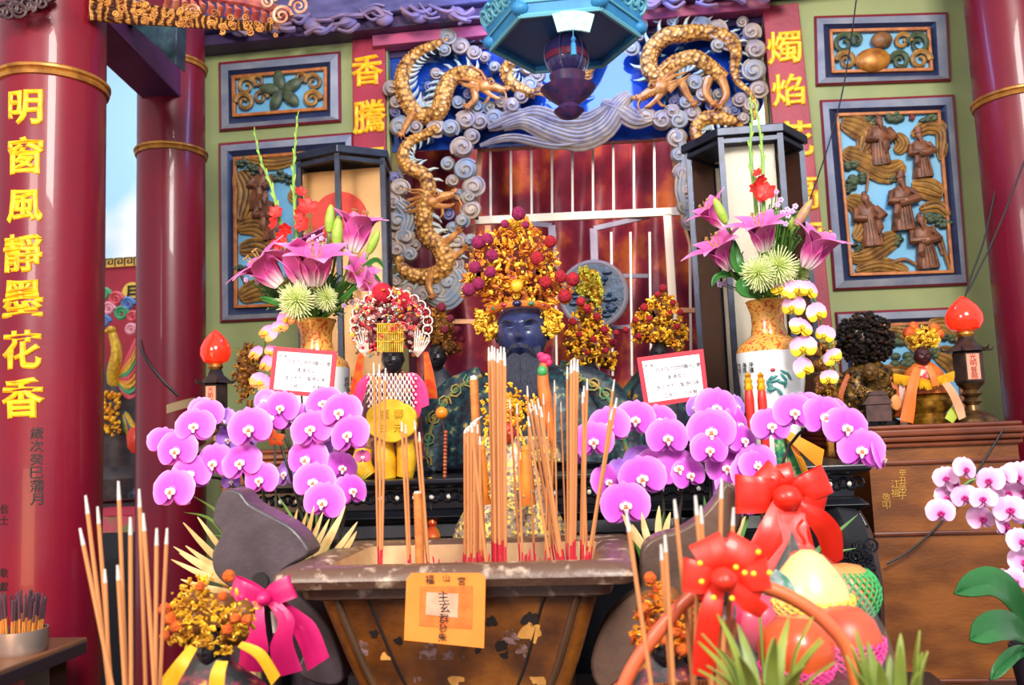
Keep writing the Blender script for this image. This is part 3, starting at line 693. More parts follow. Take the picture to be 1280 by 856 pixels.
# ------------------------------------------------------------------ glass lanterns with red discs
dark_met = mat('lantern_metal', '#1e2230', .35, .4, col2='#2b3348', scale=20)
glass = mat('lantern_glass', '#f4f6f8', .05, trans=1, spec=.3)
glass.node_tree.nodes['Principled BSDF'].inputs['IOR'].default_value = 1.02
amber = mat('amber_panel', '#d8974e', .3, .15, col2='#e4b070', scale=3)
def glass_lantern(label, pxc, pytop, hw, Y, pybot, red, lit, apex=None):
    kk = S(Y); top = P(pxc, pytop, Y); bot = P(pxc + 6, pybot, Y); r = hw * kk; z0, z1 = bot.z, top.z
    c = V((top.x, Y, 0)); t = thing('glass_lantern', label, 'lantern', (c.x, c.y, z0))
    a0 = radians(-90 - 30 + apex); cor = [V((c.x + r * cos(a0 + i * pi / 3), c.y + r * .85 * sin(a0 + i * pi / 3), 0)) for i in range(6)]
    for i in range(6): obj('corner_post', B().bar(cor[i] + V((0, 0, z0)), cor[i] + V((0, 0, z1)), .018, .018), dark_met, t, smooth=False)
    for z, f, h, nm in ((z1, 1.13, .028, 'roof'), (z0, 1.04, .05, 'base')):
        poly = [c + (q - c) * f + V((0, 0, z)) for q in cor]; obj(nm, B().prism(poly, (0, 0, h)), dark_met, t, smooth=False, bev=.003)
    poly = [c + (q - c) * .98 + V((0, 0, z1 - .03)) for q in cor]
    for i in range(6):
        p, q = cor[i], cor[(i + 1) % 6]
        bb = B().bar(p + V((0, 0, z1 - .015)), q + V((0, 0, z1 - .015)), .02, .014, (0, 0, 1)); obj('top_rail', bb, dark_met, t, smooth=False)
        if (p.y + q.y) / 2 > c.y + .02:
            d = (c - (p + q) / 2).normalized() * .006; d.z = 0
            obj('back_panel', B().hexa([p + V((0, 0, z0)), q + V((0, 0, z0)), q + d + V((0, 0, z0)), p + d + V((0, 0, z0)), p + V((0, 0, z1)), q + V((0, 0, z1)), q + d + V((0, 0, z1)), p + d + V((0, 0, z1))]), lit if red or abs((p.x + q.x) / 2 - c.x) < r * .2 else mat('lantern_brown', '#6a4436', .3, .2), t, smooth=False)  # without a disc: cream paints the lit facet, brown the dark reflecting ones
        else:
            d = (c - (p + q) / 2).normalized() * .003; d.z = 0
            obj('glass_pane', B().hexa([p + V((0, 0, z0)), q + V((0, 0, z0)), q + d + V((0, 0, z0)), p + d + V((0, 0, z0)), p + V((0, 0, z1)), q + V((0, 0, z1)), q + d + V((0, 0, z1)), p + d + V((0, 0, z1))]), glass, t, smooth=False)
    yy = c.y - r * (.12 if red else .5); hwS = r * (.9 if red else .44)
    obj('lit_screen', B().box((c.x - hwS, yy, z0 + .02), (c.x + hwS, yy + .006, z1 - .02)), lit, t, smooth=False)  # without a disc: pale sheet imitating light reflected by the front glass
    if not red: return t
    rp = P(*red[:2], yy - .008); rr = red[2] * S(yy)
    obj('red_disc', B().lathe([(0, -.004), (rr, -.004), (rr * 1.02, 0), (rr, .004), (0, .004)], (0, 0, 0), 36).tf(Matrix.Translation(rp) @ Matrix.Rotation(pi / 2, 4, 'X')), mat('red_paper', '#e8402c', .5, col2='#d83424', scale=30), t)
    return t
glass_lantern('glass lantern behind the left vase of lilies with a red paper disc', 430, 208, 62, 3.0, 520, (424, 275, 37), amber, 38)
glass_lantern('glass lantern behind the right vase of lilies', 930, 186, 68, 2.95, 520, None, mat('cream_panel', '#f6e3c4', .35, .1, col2='#fff3da', scale=3), 0)
# ------------------------------------------------------------------ hanging canopy lantern
HY = 2.75
hl = thing('hanging_lantern', 'large blue painted hexagonal canopy lantern hanging at the top centre with a fan shaped plaque', 'lantern', P(706, 105, HY))
teal = mat('canopy_teal', '#2a6cb0', .5, col2='#225c9c', scale=6)
teal_l = mat('canopy_cyan', '#3a93c8', .5, col2='#2c7cb8', scale=14, bump=.1)
# rim hexagon: front edge px (645,9)-(765,9), sides to (617,55)/(797,48)
kk = S(HY); cx = P(706, 60, HY).x; zr = P(706, 60, HY).z; rad = 95 * kk
cor = []
for i in range(6):
    a = radians(-90 - 30 + i * 60); cor.append(V((cx + rad * cos(a), HY + rad * 1.0 * sin(a), 0)))
zf = P(706, 14, HY - rad * .86).z
b = B().prism([q + V((0, 0, zf + .012)) for q in cor], (0, 0, .02)); obj('canopy_underside', b, teal, hl, smooth=False)
for i in range(6):
    p, q = cor[i], cor[(i + 1) % 6]; o = (((p + q) / 2) - V((cx, HY, 0))).normalized()
    bb = B().hexa([p + V((0, 0, zf - .005)), q + V((0, 0, zf - .005)), q + o * -.012 + V((0, 0, zf - .005)), p + o * -.012 + V((0, 0, zf - .005)), p + o * .03 + V((0, 0, zf + .13)), q + o * .03 + V((0, 0, zf + .13)), q + o * .02 + V((0, 0, zf + .13)), p + o * .02 + V((0, 0, zf + .13))])
    fa = obj('fascia', bb, teal_l, hl, smooth=False)
    bb = B(); d = (q - p)
    bb.tube([p + V((0, 0, zf - .004)), q + V((0, 0, zf - .004))], .008, 6); bb.tube([p + o * .012 + V((0, 0, zf + .035)), q + o * .012 + V((0, 0, zf + .035))], .004, 6)
    for j in range(6):
        m0 = p + d * ((j + .5) / 6) + o * .024 + V((0, 0, zf + .085)); L = []
        for w in range(16):
            an = w / 15 * 3.2 * pi + j; rr = .03 * (1 - w / 18)
            L.append(m0 + d.normalized() * rr * cos(an) * (1 if j % 2 else -1) + V((0, 0, rr * sin(an))) + o * .45 * rr * sin(an))
        bb.tube(L, .0055, 5)
    obj('fascia_scroll', bb, mat('canopy_pale', '#6ab4c8', .5), fa)
for i in (0, 1, 2, 5):
    obj('corner_boss', B().ball(cor[i] + V((0, 0, zf + .02)), (.028, .028, .022), 12, 8), teal_l, hl)
# fan plaque on the front edge
fy = HY - rad * .866 - .02; fc = P(716, 66, fy)
poly = []
fp = [(690, 17), (702, 14), (716, 13), (730, 14), (743, 18), (737, 40), (728, 38), (717, 37), (706, 38), (697, 40)]
obj('fan_plaque', B().prism([P(x, y, fy) for x, y in fp], (0, .008, 0)), mat('plaque_cyan', '#9be0e0', .5, col2='#c4f0ea', scale=60, ramp=(.45, .55)), hl, smooth=False)
b = B(); p0 = P(716.5, 38, fy - .002)
b.tube([p0, P(716.5, 50, fy - .002)], .0016, 5); b.lathe([(.004, 0), (.009, -.008), (.004, -.016)], P(716.5, 46, fy), 8)
b.lathe([(.006, 0), (.008, -.006), (.009, -.04), (.0, -.042)], P(716.5, 53, fy), 8); obj('tassel', b, teal_l, hl)
# dark globe under the canopy
gc = P(708, 70, HY); gr_ = 27 * kk
pr = [(0, -1)] + [(sin(a) * 1.0, -cos(a)) for a in [pi * i / 16 for i in range(1, 16)]] + [(0, 1)]
obj('globe', B().lathe([(r * gr_, z * gr_ * 1.12) for r, z in pr], gc, 32), mat('globe_violet', '#3a3570', .25, coat=.4), hl)
obj('globe_band', B().lathe([(gr_ * 1.0, -.012), (gr_ * 1.03, -.01), (gr_ * 1.03, .01), (gr_ * 1.0, .012)], gc - V((0, 0, gr_ * .12)), 32, cap=False), mat('globe_red', '#7a2a4c', .35), hl)
for a in range(6):
    an = a * pi / 3 + .3; L = [gc + V((cos(an) * sin(t) * gr_ * 1.08, sin(an) * sin(t) * gr_ * 1.08, cos(t) * gr_ * 1.2)) for t in [pi * i / 14 for i in range(15)]]
    obj('cage_wire', B().tube(L, .0025, 5), mat('cage_wire', '#6a70a0', .3, .6), hl)
z_ = gc.z - gr_ * 1.1
obj('finial', B().lathe([(.0, -.14), (.03, -.13), (.05, -.11), (.03, -.09), (.07, -.06), (.09, -.035), (.05, -.02), (.06, .01)], (gc.x, gc.y, z_), 20), mat('finial_dark', '#2c2a58', .4, col2='#5a3058', scale=30), hl)
obj('stem', B().lathe([(.03, 0), (.03, .3)], (gc.x, gc.y, gc.z + gr_ * .9), 12), teal, hl)
obj('chain', B().tube([(gc.x, gc.y, zf + .03), (gc.x, gc.y, zT + .6)], .012, 8), dark_met, hl)
# thin wires crossing the right wall
for L, lab, Yw in [([(1071, -5), (1056, 100), (1036, 180), (1012, 250)], 'thin black wire crossing the upper right green wall', 3.2), ([(1300, 150), (1250, 280), (1222, 340), (1209, 366)], 'black wire hanging down to the red teardrop lamp on the right', 2.75), ([(1245, 235), (1230, 300), (1214, 345), (1206, 372)], 'faint slack wire left of the right column', 3.0)]:
    tag(obj('wire', B().tube(spline([P(x, y, Yw) for x, y in L], 18), .0028, 6), wire_black), lab, 'wire')
# ------------------------------------------------------------------ scene beyond the left columns
FY = 5.0
sky_m = mat('mural_sky', '#a9d8f5', .6, col2='#f4f8fc', scale=1.3, ramp=(.5, .68), detail=3)
red_wall = mat('far_red', '#b02438', .55, col2='#9a1c30', scale=4)
xa, xb = -5.9, P(300, 300, FY).x
zs, zm = P(150, 334, FY).z, P(150, 323, FY).z
struct('wall_left_back', B().box((xa, FY, 0), (xb, FY + .1, zs)), red_wall)
struct('wall_left_upper', B().box((xa, FY, zm), (xb, FY + .1, 5)), sky_m)
b = B().box((xa, FY - .02, zs), (xb, FY + .06, zm)); struct('trim_5', b, mat('frieze_yellow', '#e0b050', .5))
mf = thing('meander_frieze', 'black meander key pattern running along the yellow frieze in the left background', 'frieze', P(150, 336, FY - .03))
u = (zm - zs) / 7; b = B()
for i in range(26):
    x0 = P(40, 330, FY).x + i * u * 8
    L = [(0, 0), (0, 6), (6, 6), (6, 2), (2.4, 2), (2.4, 4), (4, 4)]
    for p, q in zip(L, L[1:]):
        b.bar((x0 + p[0] * u, FY - .022, zs + (p[1] + .5) * u), (x0 + q[0] * u, FY - .022, zs + (q[1] + .5) * u), u * .9, .006)
obj('meander', b, black_ink, mf, smooth=False)
em = thing('round_sign', 'round yellow sign with a black character on the far red wall', 'sign', P(163, 380, FY - .06))
kk = S(FY)
obj('disc', B().lathe([(0, -.01), (14 * kk, -.01), (14 * kk, .01), (0, .01)], (0, 0, 0), 28).tf(Matrix.Translation(P(166, 366, FY - .05)) @ Matrix.Rotation(pi / 2, 4, 'X')), mat('sign_yellow', '#e8c050', .5), em)
obj('black_character', write(B(), '月', P(164, 366, FY - .065), 20 * kk, .02), black_ink, em, smooth=False)
# carved phoenix in front of the far wall
CY = 4.3
kk = S(CY); zt = P(150, 622, CY).z
struct('trim_6', B().box((P(60, 600, CY).x, CY - .25, 0), (P(210, 600, CY).x, CY + .35, zt - .02)), mat('far_plinth', '#3a2a30', .5))
ph = thing('carved_phoenix', 'painted carved phoenix with yellow feathers and curled clouds between the left columns', 'carving', P(150, 622, CY))
cols = [mat('ph_green', '#3f9a6a', .45), mat('ph_red', '#d24a5a', .45), mat('ph_blue', '#4a7ac0', .45), mat('ph_pink', '#e89ab0', .45)]
for i, (px, py, r) in enumerate([(130, 368, 8), (145, 374, 9), (160, 380, 8), (136, 386, 8), (152, 392, 9), (166, 396, 7), (130, 402, 8), (164, 412, 7)]):
    L = []
    for j in range(20):
        a = j / 19 * 3.4 * pi; q = r * (1 - j / 24); L.append(P(px + q * cos(a), py - q * sin(a), CY))
    obj('cloud_curl', B().tube(L, [kk * 3.2 * (1 - .4 * j / 19) for j in range(20)], 6), cols[i % 4], ph)
b = B()
b.tube(spline([P(150, 500, CY), P(142, 470, CY - .06), P(146, 440, CY - .08), P(140, 415, CY - .06)], 12), [kk * lerp(11, 5, i / 11) for i in range(12)], 10)
b.ball(P(139, 412, CY - .07), (kk * 6, kk * 6, kk * 5), 10, 7); b.tube([P(136, 413, CY - .08), P(126, 416, CY - .1), P(123, 421, CY - .1)], [kk * 2.5, kk * 1.6, kk * .3], 6)
obj('body', b, mat('ph_yellow', '#e8c23a', .42, .2, col2='#c08a24', scale=60), ph)
for k_ in range(9):
    obj('feather', B().tube(spline([P(150, 465 + k_ * 2, CY - .06), P(160, 448 + k_ * 6, CY - .08), P(171, 420 + k_ * 9, CY - .06)], 8), [kk * 3, kk * 3.5, kk * 3.6, kk * 3.6, kk * 3.4, kk * 3, kk * 2, kk * .6], 6, flat=.5), [cols[1], mat('ph_orange', '#e0903a', .45), MATS['ph_yellow'], cols[0]][k_ % 4], ph)
for k_ in range(6):
    obj('tail_plume', B().tube(spline([P(146, 500, CY - .05), P(152 + k_ * 3, 520 + k_ * 3, CY - .06), P(150 + k_ * 5, 545 + k_ * 2, CY - .05)], 8), [kk * 3, kk * 3.5, kk * 4, kk * 4, kk * 3.6, kk * 3, kk * 2, kk * .6], 6), [mat('ph_purple', '#7a4a9a', .45), cols[0], MATS['ph_yellow']][k_ % 3], ph)
b = B()
for i in range(110):
    px, py = R.uniform(126, 150), R.uniform(490, 545); b.ball(P(px, py, CY - .1 - R.random() * .04), kk * R.uniform(1.2, 3.2), 7, 5)
obj('gilt_beads', b, gold_fil, ph)
b = B().lathe([(.14, 0), (.15, .1), (.09, .16), (.11, .45), (.05, .7)], P(145, 622, CY), 16); obj('rock_base', b, mat('ph_base', '#2c2a34', .5, col2='#4a3a3c', scale=20, bump=.4), ph)
rl = thing('red_lantern', 'small red drop shaped lamp in the left background between the columns', 'lantern', P(171, 622, 4.1))
obj('shade', B().lathe([(.0, .13), (.03, .12), (.045, .08), (.04, .03), (.02, 0)], P(170, 566, 4.1), 16), mat('shade_red_dim', '#e04028', .35), rl)
obj('stand', B().lathe([(.04, 0), (.04, .02), (.012, .05), (.012, P(170, 566, 4.1).z - P(171, 622, 4.1).z)], P(170, 622, 4.1), 12), dark_met, rl)
CY2 = 3.55
b = B(); xl, xr = P(60, 640, CY2).x, P(200, 640, CY2).x; z0, z1 = P(150, 690, CY2).z, P(150, 645, CY2).z
tc = thing('draped_table', 'table under a red and green cloth between the two left columns', 'table', ((xl + xr) / 2, CY2 + .25, 0))
obj('table', B().box((xl, CY2, 0), (xr, CY2 + .45, z1)), mat('far_table', '#15141c', .3, coat=.3), tc, smooth=False)
b = B().grid(lambda u, v: V((lerp(xl, xr, u), CY2 - .012 - .006 * sin(u * 40), lerp(z1 + .005, P(150, 665, CY2).z, v))), 60, 6); obj('green_cloth', b, mat('far_green', '#6a8a4a', .7, col2='#c8506a', scale=25), tc, sol=.004)
b = B().grid(lambda u, v: V((lerp(xl, xr, u), lerp(CY2 - .02, CY2 + .46, v), z1 + .006)), 8, 4); obj('red_cloth', b, mat('far_cloth', '#c02848', .6), tc, sol=.006)
# ------------------------------------------------------------------ altar of brown wood on the right and its twin on the left
altar_wood = mat('altar_wood', '#96561e', .4, col2='#6e3a10', scale=7, bump=.1, bscale=60, stretch=(1, 1, 2.5), coat=.2)
altar_edge = mat('altar_edge', '#7c3a1a', .35, col2='#562210', scale=9, coat=.3)
AZ = P(1180, 529, 2.45).z
def wood_altar(label, x0, x1, Y, text):
    t = thing('wooden_altar', label, 'altar', ((x0 + x1) / 2, Y + .4, 0)); d = .85
    obj('body', B().box((x0 + .02, Y + .02, 0), (x1, Y + d, AZ - .04)), altar_wood, t, smooth=False)
    b = B()
    for dy, za_, zb_ in ((.0, -.012, 0), (-.012, -.03, -.012), (-.004, -.045, -.03), (.008, -.06, -.045)):
        b.box((x0 - .01, Y + dy, AZ + za_), (x1 + .01, Y + d, AZ + zb_))
    obj('top_slab', b, altar_edge, t, smooth=False, bev=.005)
    for z in (AZ - .1, AZ - .285, AZ - .66):
        obj('moulding', B().box((x0 + .015, Y + .012, z - .006), (x1, Y + .03, z + .006)), altar_edge, t, smooth=False, bev=.004)
    for ch, px, py, h in text:
        obj('gold_character', write(B(), ch, P(px, py, Y + .018), h * S(Y), .0, .02, rough=.03), mat('dim_gold', '#c8963c', .5), t, smooth=False)
    return t
wood_altar('brown wooden altar on the right with carved gold characters on its front', P(1075, 529, 2.45).x, P(1274, 529, 2.45).x, 2.45, [(c, 1128, 591 + i * 9.5, 9) for i, c in enumerate('辛丑弟子')] + [(c, 1119, 605 + i * 11, 10) for i, c in enumerate('江福')] + [(c, 1108, 621 + i * 10, 9) for i, c in enumerate('敬叩')])
wood_altar('brown wooden altar behind the left orchids carrying the left teardrop lamp', P(266, 560, 2.5).x, P(300, 600, 1.95).x - .03, 2.5, [])
for L, lab in [([(1255, 535), (1240, 560), (1215, 600), (1200, 630)], 'black crack-like wire down the upper right of the wooden altar front'), ([(1187, 640), (1165, 665), (1135, 690), (1108, 705)], 'black wire slanting across the lower wooden altar front')]:
    tag(obj('wire', B().tube(spline([P(x, y, 2.44) for x, y in L], 14), .0028, 6), wire_black), lab, 'wire')
# ------------------------------------------------------------------ black lacquer altar table
lacq = mat('black_lacquer', '#0a0b12', .35, col2='#11131e', scale=12, coat=.1)
lacq_c = mat('black_carving', '#11131c', .3, coat=.4)
TZ = P(1065, 580, 1.95).z
tx0, tx1 = P(300, 600, 1.95).x, P(1080, 575, 1.95).x
at = thing('altar_table', 'black lacquered altar table with pearl studs behind the censer', 'table', ((tx0 + tx1) / 2, 2.3, 0))
Yt, Yb = 1.95, 2.98
def slab(nm, prof, m=lacq):
    b = B()
    for i in range(len(prof) - 1):
        (o0, za_), (o1, zb_) = prof[i], prof[i + 1]
        b.hexa([(tx0 - o0, Yt - o0, za_), (tx1 + o0, Yt - o0, za_), (tx1 + o0, Yb, za_), (tx0 - o0, Yb, za_), (tx0 - o1, Yt - o1, zb_), (tx1 + o1, Yt - o1, zb_), (tx1 + o1, Yb, zb_), (tx0 - o1, Yb, zb_)])
    return obj(nm, b, m, at, smooth=False, bev=.003)
slab('table_top', [(0, TZ - .02), (.012, TZ - .012), (.012, TZ)])
fz = slab('frieze', [(-.02, TZ - .07), (-.02, TZ - .02)])
b = B(); ns = 34
for i in range(ns): b.ball((lerp(tx0 + .05, tx1 - .03, i / (ns - 1)), Yt + .018, TZ - .042), .006, 8, 6)
obj('pearl_studs', b, mat('pearl', '#d8d4cc', .3), fz)
b = B()
for i in range(90):
    x = lerp(tx0 + .03, tx1 - .01, i / 89); b.ring((x, Yt + .017, TZ - .043 + .004 * (i % 2)), .01, .003, 8, 4)
obj('frieze_carving', b, lacq_c, fz)
slab('shoulder', [(-.015, TZ - .1), (.006, TZ - .085), (-.012, TZ - .07)])
obj('dark_infill', B().box((tx0 + .06, Yt + .05, .02), (tx1 - .06, Yt + .07, TZ - .1)), lacq, at, smooth=False)  # added dark board standing in for the darkness under the table
slab('apron', [(-.03, TZ - .2), (.0, TZ - .13), (-.012, TZ - .1)])
for sx, x in ((1, tx1), (-1, tx0)):
    for yy in (Yt + .04, Yb - .06):
        b = B(); L = [(x - sx * .06, yy + .01, TZ - .1), (x - sx * .045, yy - .015, TZ - .16), (x - sx * .035, yy - .02, TZ - .26), (x - sx * .036, yy - .02, TZ - .36), (x - sx * .05, yy - .01, TZ - .48), (x - sx * .06, yy, TZ - .65), (x - sx * .04, yy - .01, TZ - .8), (x - sx * .05, yy, 0)]
        b.tube(spline(L, 24), [interp([.05, .058, .058, .052, .046, .042, .05, .05], i / 23) for i in range(24)], 8)
        lg = obj('leg', b, lacq, at)
        if yy < 2.1:
            b = B()
            for i in range(22):
                cxx, cz = x - sx * R.uniform(.01, .06), TZ - R.uniform(.14, .3); r = R.uniform(.008, .016); Lq = []
                for j in range(12):
                    an = j / 11 * 2.6 * pi + i; q = r * (1 - j / 15); Lq.append((cxx + q * cos(an), yy - .078 - .004 * (i % 2), cz + q * sin(an)))
                b.tube(Lq, .003, 5)
            obj('leg_carving', b, lacq_c, lg)
# ------------------------------------------------------------------ front offering table and side table
OZ = .75
ot = thing('offering_table', 'dark offering table carrying the censer and the front offerings', 'table', (-.1, 1.25, 0))
ow = mat('offer_wood', '#2a1a18', .4, col2='#1e1214', scale=8, coat=.2)
obj('table_top', B().box((-.72, .5, OZ - .05), (.58, 1.9, OZ)), ow, ot, smooth=False, bev=.006)
obj('apron', B().box((-.68, .54, OZ - .16), (.54, 1.86, OZ - .05)), ow, ot, smooth=False)
for x in (-.66, .52):
    for y in (.56, 1.8): obj('leg', B().box((x - .04, y - .04, 0), (x + .04, y + .04, OZ - .16)), ow, ot, smooth=False, bev=.006)
SZ = .82
pc = PZ(182, 768, SZ); sxr = pc.x; sxl = sxr - .75
st = thing('side_table', 'low table with a worn wooden top at the bottom left corner', 'table', (sxr - .35, 1.55, 0))
obj('table_top', B().box((sxl, 1.15, SZ - .03), (sxr, 1.98, SZ)), mat('side_top', '#7a5238', .4, col2='#4c3a36', scale=5, bump=.1, bscale=50), st, smooth=False, bev=.004)
obj('edge_band', B().box((sxl - .004, 1.146, SZ - .035), (sxr + .004, 1.97, SZ - .008)), mat('side_edge', '#3a3038', .35, .3), st, smooth=False, bev=.002)
for x in (sxl + .05, sxr - .05):
    for y in (1.22, 1.9): obj('leg', B().box((x - .03, y - .03, 0), (x + .03, y + .03, SZ - .035)), ow, st, smooth=False)
# ------------------------------------------------------------------ censer
YF, YK = 1.3, 1.68
cz = P(565, 712, YF).z
wd = mat('censer_wood', '#6b4428', .42, col2='#46301f', scale=9, bump=.25, bscale=30, stretch=(1, 1, .5), coat=.1)
worn = mat('censer_body', '#3e1f0c', .38, col2='#9a5c1a', scale=9, col3='#6e3c10', bump=.35, bscale=34, coat=.2, ramp=(.36, .68), detail=9)
rimm = mat('censer_rim', '#5e4234', .42, col2='#c8b09a', scale=38, ramp=(.56, .74), bump=.3, bscale=40, coat=.1)
xl, xr = P(338, 718, YF).x, P(793, 712, YF).x; xm = (xl + xr) / 2; hw = (xr - xl) / 2; ym = (YF + YK) / 2; hd = (YK - YF) / 2
cs = thing('incense_censer', 'large worn rectangular wooden censer filled with ash in the foreground', 'censer', (xm, ym, OZ))
def loft(rows, close=True, n=6, rc=.02):
    b = B(); vs = []; fs = []; N = 4 * n
    for (a, d, z) in rows:
        for c_, (sx, sy) in enumerate(((1, 1), (-1, 1), (-1, -1), (1, -1))):
            for i in range(n):
                an = c_ * pi / 2 + i / (n - 1) * pi / 2; vs.append((xm + sx * (a - rc) + rc * cos(an), ym + sy * (d - rc) + rc * sin(an), z))
    for i in range(len(rows) - 1):
        for j in range(N): fs.append((i * N + j, i * N + (j + 1) % N, (i + 1) * N + (j + 1) % N, (i + 1) * N + j))
    if close: fs.append(tuple(range(N))[::-1]); fs.append(tuple((len(rows) - 1) * N + j for j in range(N)))
    return b.add(vs, fs)
zz = cz
b = loft([(hw - .062, hd - .058, zz - .002), (hw - .05, hd - .045, zz + .004), (hw - .012, hd - .012, zz + .004), (hw, hd, zz - .004), (hw + .003, hd + .003, zz - .014), (hw - .004, hd - .004, zz - .026), (hw - .03, hd - .03, zz - .03), (hw - .035, hd - .03, zz - .045), (hw - .05, hd - .045, zz - .05)], close=False)
obj('rim', b, rimm, cs)
b = loft([(hw - .055, hd - .05, zz - .044), (hw - .06, hd - .052, zz - .06), (hw - .07, hd - .058, zz - .09), (hw - .09, hd - .07, zz - .15), (hw - .11, hd - .08, zz - .2), (hw - .11, hd - .08, zz - .24), (hw - .1, hd - .06, OZ + .012), (hw - .1, hd - .06, OZ)])
obj('body', b, worn, cs)
b = loft([(hw - .062, hd - .058, zz - .002), (hw - .07, hd - .064, zz - .03), (hw - .085, hd - .075, zz - .06)], close=False)
obj('inner_wall', b, mat('inner_wood', '#d0a878', .6, col2='#a87c54', scale=8, bump=.15, bscale=30), cs)
zs_ = zz - .042
b = B().grid(lambda u, v: V((lerp(xm - hw + .076, xm + hw - .076, u), lerp(ym - hd + .068, ym + hd - .068, v), zs_ + .006 * noise.noise(V((u * 30, v * 18, 0))) + .004 * noise.noise(V((u * 90, v * 60, 3))))), 90, 50)
tag(obj('ash', b, mat('ash', '#b9aca0', .9, col2='#6e6460', scale=120, bump=.5)), 'pale grey incense ash filling the wooden censer', 'ash', kind='stuff')
for px, pts in ((0, [(384, 752), (402, 772), (418, 800), (430, 856), (440, 900)]), (1, [(772, 748), (757, 772), (745, 800), (735, 856), (730, 900)])):
    pass
for sx in (-1, 1):
    for sy_, dd in ((-1, 1),):
        L = [V((xm + sx * (a_ - .03), ym - (d_ + .001), zq_)) for a_, d_, zq_ in ((hw - .055, hd - .05, zz - .05), (hw - .06, hd - .052, zz - .06), (hw - .07, hd - .058, zz - .09), (hw - .09, hd - .07, zz - .15), (hw - .11, hd - .08, zz - .2), (hw - .11, hd - .08, zz - .24))]
        obj('edge_ridge', B().tube(spline(L, 16), .006, 8), wd, cs)
        L2 = [p - V((sx * .05, -.002, 0)) for p in L]; obj('edge_ridge', B().tube(spline(L2, 16), .003, 6), mat('dark_patch', '#1e1210', .5), cs)
# peeled patches on the body
b = B(); pm = mat('bare_patch', '#d89a4a', .6, col2='#a87436', scale=30); dk = mat('dark_patch', '#1e1210', .5); sc_ = mat('scuff', '#8a6a6a', .5, col2='#5e3a24', scale=120, ramp=(.42, .58))
fy_ = lambda z: interp([YF + .051, YF + .057, YF + .066, YF + .075, YF + .08], (zz - .05 - z) / .15) - .0018
for px, py, r, m_ in [(664, 788, 12, pm), (664, 771, 9, dk), (628, 806, 7, dk), (632, 820, 6, dk), (530, 836, 9, pm), (570, 846, 11, pm), (500, 800, 5, dk), (598, 812, 4, dk), (553, 835, 5, dk), (480, 826, 8, pm), (672, 850, 8, pm), (640, 795, 10, sc_), (655, 812, 7, sc_), (535, 818, 12, sc_), (560, 822, 8, sc_), (582, 828, 7, sc_), (520, 845, 7, sc_), (690, 830, 6, sc_), (470, 790, 5, dk), (455, 810, 7, sc_), (615, 775, 6, dk)]:
    poly = []
    for i in range(22):
        a = i / 22 * 2 * pi; q = r * (1 + .75 * noise.noise(V((cos(a) * 1.7, sin(a) * 1.7, px))))
        p = P(px + q * cos(a), py - q * sin(a) * 1.1, YF + .07); p.y = fy_(p.z); poly.append(p)
    obj('worn_patch', B().prism(poly, (0, .008, 0)), m_, cs, smooth=False)
ear_m = mat('ear_wood', '#4c4048', .45, col2='#382e34', scale=12, bump=.2, bscale=40, coat=.15)
def ear(pts, Y, th, m=ear_m, nm='scroll_handle'):
    sp = spline([V((x, y, 0)) for x, y in pts + pts[:1]], len(pts) * 4)[:-1]
    b = B().prism([P(p.x, p.y, Y) for p in sp], (0, th, 0)); return obj(nm, b, m, cs, bev=.006)
ear([(268, 632), (279, 613), (298, 614), (312, 630), (340, 645), (364, 659), (382, 680), (384, 694), (355, 712), (352, 726), (372, 742), (398, 768), (418, 800), (428, 850), (400, 856), (372, 840), (380, 810), (368, 770), (348, 748), (322, 742), (290, 736), (268, 716), (265, 690), (276, 668), (266, 652)], 1.42, .06)
obj('hole_disc', B().lathe([(0, 0), (11 * S(1.42), 0), (11 * S(1.42), .004), (0, .004)], (0, 0, 0), 20).tf(Matrix.Translation(P(326, 726, 1.42)) @ Matrix.Rotation(pi / 2, 4, 'X')), mat('hole_black', '#0c0a0c', .6), cs)  # flat black disc, its colour stands for the dark inside a hole
ear([(925, 614), (908, 602), (896, 622), (876, 645), (850, 662), (822, 670), (804, 684), (799, 715), (800, 735), (780, 752), (755, 780), (738, 830), (752, 862), (790, 850), (820, 800), (850, 760), (900, 745), (925, 725), (930, 700), (920, 675), (928, 650)], 1.42, .06, mat('ear_wood_brown', '#6a4e40', .42, col2='#4a3830', scale=12, bump=.2, bscale=40, coat=.15))
# paper charm on the front
pcY = YF - .012
pcx = thing('paper_charm', 'square orange paper charm with handwriting hung on the censer front', 'paper', P(557, 806, pcY))
obj('sheet', B().prism([P(*q, pcY) for q in [(508, 724), (514, 716), (600, 716), (607, 722), (605, 810), (505, 800)]], (0, .0012, 0)), mat('charm_orange', '#e88630', .7, col2='#e07c28', scale=20), pcx, smooth=False)
obj('printed_square', B().prism([P(*q, pcY - .0008) for q in [(525, 733), (591, 732), (590, 786), (524, 782)]], (0, .0006, 0)), mat('charm_print', '#e0601e', .7, col2='#e6742c', scale=60), pcx, smooth=False)
obj('foil_square', B().prism([P(*q, pcY - .0016) for q in [(533, 740), (573, 742), (572, 772), (532, 768)]], (0, .0006, 0)), mat('charm_foil', '#d09a80', .4, .2, col2='#e0b090', scale=60), pcx, smooth=False)
for ch, px, py, h in [('福', 537, 724, 11), ('山', 558, 722, 9), ('宮', 577, 726, 10), ('主', 554, 745, 13), ('玄', 556, 759, 13), ('群', 555, 773, 12), ('砂', 554, 785, 10), ('朱', 553, 796, 11)]:
    obj('handwriting', write(B(), ch, P(px, py, pcY - .002), h * S(pcY), .0, .01, rough=.05), black_ink, pcx, smooth=False)
